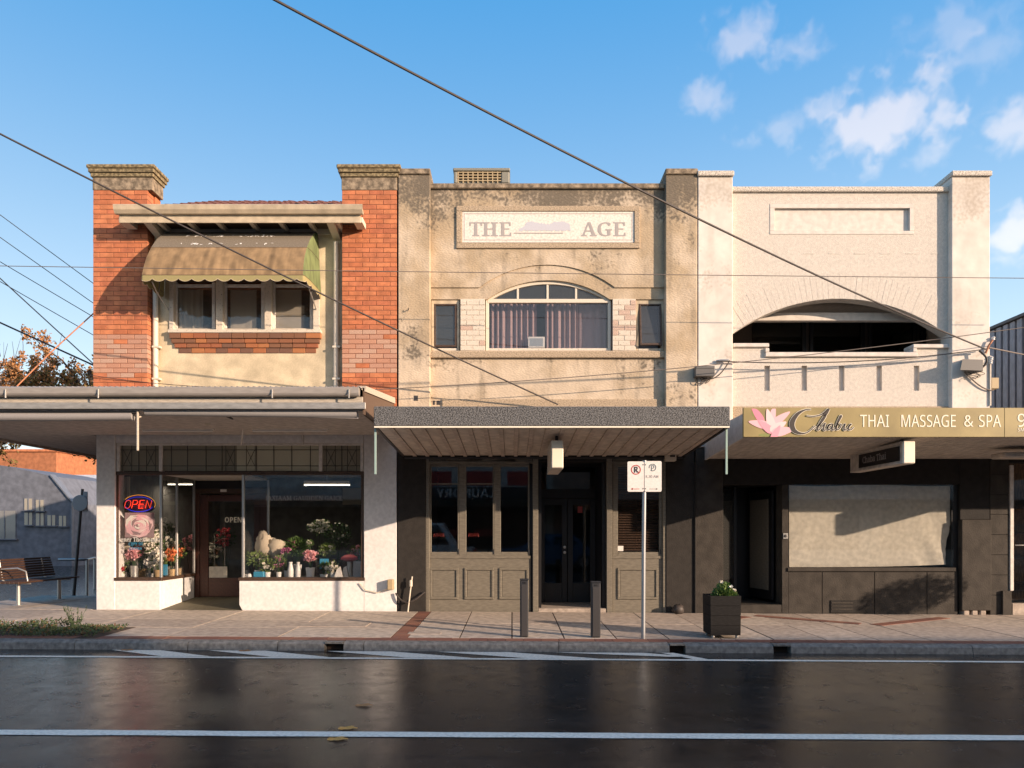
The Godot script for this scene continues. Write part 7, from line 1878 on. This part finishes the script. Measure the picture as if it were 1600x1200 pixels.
# ---------------------------------------------------------------- wires and meter boxes
func wire(a: Vector3, b: Vector3, sag: float, r: float, m: Material, label: String) -> void:
	var pts := []
	for k in 33:
		var t := k / 32.0
		pts.append(a.lerp(b, t) - Vector3(0, 4.0 * sag * t * (1 - t), 0))
	one("overhead_wire", MB.new().tube(pts, r, r, 5), m, label, "wire", "overhead wires")

func wires() -> void:
	wire(P(300, -70, 6.2), P(1541, 546, .12), .16, .014, M.wire, "thick black cable slanting from the top of the sky to the white pier")
	wire(P(-150, 132, 3.6), P(872, 632, .02), .08, .013, M.wire, "thick cable slanting from the left across the canvas hood to the middle awning")
	wire(P(-160, 413, 1.0), P(1760, 436, 1.0), .02, .006, M.wire_pale, "thin level wire crossing all three fronts above the windows")
	wire(P(560, 610, .3), P(1700, 497, .6), .16, .007, M.wire_pale, "thin sagging wire rising to the right past the arched balcony")
	wire(P(1120, 564, .06), P(1536, 546, .06), .11, .009, M.wire, "cable slung below the balcony coping between the two meter boxes")
	# wires that end on the side wall of the brick shop, out of sight behind its pier
	for q in [[-60, 290, 175, 464, .008, "uppermost of the four thin wires running down to the brick pier at the left"], [-60, 327, 175, 494, .008, "second of the four thin wires running down to the brick pier at the left"], [-60, 372, 175, 512, .008, "third of the four thin wires running down to the brick pier at the left"], [-60, 404, 175, 540, .008, "fourth of the four thin wires running down to the brick pier at the left"], [-80, 360, 185, 604, .012, "steep pale wire dropping behind the brick pier at the left"], [-80, 466, 185, 588, .018, "twin bundled cable at the left just above the trees"]]:
		var slope: float = (q[3] - q[1]) / float(q[2] - q[0])
		wire(P(-700, q[1] + slope * (-700.0 - q[0]), -3.0), P(213.5, q[3] + slope * (213.5 - q[2]), -1.5), .02, q[4], M.wire_pale if q[4] == .012 else M.wire, q[5])
	wire(P(140, 586, .06), P(380, 606, -.1), .05, .006, M.wire, "short thin wire across the foot of the first brick pier")
	one("copper_stay", MB.new().tube([P(8, 622, 1.5), P(80, 550, .4), P(184, 455, -.8)], .011, .011, 6), M.copper, "straight copper coloured stay rising from the awning roof to the brick pier", "stay")
	wire(P(1545, 543, .05), P(1720, 574, -3.0), .02, .012, M.wire_pale, "pale cable leaving the white pier to the right past the metal shed")
	# meter boxes
	var t := thing("junction_box", P(1102, 580, .1), "dark grey junction box at the seam of the tan and white fronts", "box")
	part(t, "case", MB.new().pb(1087, 571.5, 1117, 587.5, .17, .17, .006), M.box_steel)
	part(t, "lid", MB.new().pb(1088, 572.5, 1116, 575.5, .178, .01, .002), M.box_steel)
	var lp := []
	for k in 12:
		var a := k / 11.0
		lp.append(P(lerpf(1096, 1140, a), 590 + 9 * sin(a * PI * .7) - 34 * a * a, .06))
	part(t, "cable", MB.new().tube(lp, .010), M.wire)
	for k in 3:
		var c := []
		for j in 8: c.append(P(1092 + k * 7 + 5 * sin(j * .8 + k), 588 + 10 * sin(j / 7.0 * PI) + j * .4, .05))
		part(t, "cable", MB.new().tube(c, .006), M.wire)
	part(t, "anchor", MB.new().tube([P(1119, 564, .02), P(1128, 563, .06), P(1138, 563, .06)], .02), M.alu)
	t = thing("service_box", P(1517, 568, .15), "grey service box with cable loop on the right white pier", "box")
	part(t, "case", MB.new().hexa([P(1500.5, 578, .22), P(1536, 579, .22), P(1536, 562, .22), P(1504, 561, .22), P(1504, 579, .0), P(1536, 580, .0), P(1536, 563, .0), P(1504, 562, .0)]), M.box_steel)
	lp = []
	for k in 14:
		var a := k / 13.0
		lp.append(P(1530 + 12 * sin(a * PI), 548 + 30 * a, .10 + .05 * sin(a * PI)))
	part(t, "cable", MB.new().tube(lp, .018), M.wire)
	lp = []
	for k in 14:
		var a := k / 13.0
		lp.append(P(lerpf(1507, 1552, a), 581 + 29 * sin(a * PI / 2), .03))
	part(t, "cable", MB.new().tube(lp, .012), M.wire_pale)
	for k in 4:
		var c := []
		for j in 9: c.append(P(1512 + k * 7 + 6 * sin(j * .7 + k * 2), 581 + j * (1.6 - .2 * k), .03 + .01 * sin(j)))
		part(t, "cable", MB.new().tube(c, .005), M.wire)
	t = thing("insulator_bracket", P(1543, 545, .03), "rusty bracket with white insulators at the edge of the right white pier", "bracket")
	part(t, "arm", MB.new().tube([P(1540, 552, .02), P(1545, 540, .05), P(1551, 531, .06)], .018), M.copper)
	for q in [[1552, 529], [1549, 560], [1548, 566]]: part(t, "insulator", MB.new().lathe([Vector2(0, -.03), Vector2(.03, -.025), Vector2(.022, 0), Vector2(.034, .015), Vector2(.02, .03), Vector2(0, .035)], P(q[0], q[1], .03), 10), M.china)
	part(t, "drop_pipe", MB.new().tube([P(1547, 556, .015), P(1547, 600, .015), P(1547, 634, .015)], .016), M.beam)
	t = thing("beige_meter_box", P(1555, 598, -.1), "small beige box on the edge of the right white pier", "box")
	part(t, "case", MB.new().pb(1549.5, 590, 1561, 607, .02, .2, .006), M.box_beige)
	part(t, "bracket", MB.new().pb(1546.8, 594, 1549.3, 610, .0, .12, .003), M.steel_dark)

func _ready() -> void:
	light_and_camera()
	make_materials()
	ground()
	corner_shop()
	middle_shop()
	white_shop()
	next_shop()
	awnings()
	window_awning()
	side_street()
	opposite_row()
	furniture()
	wires()
	flowers()
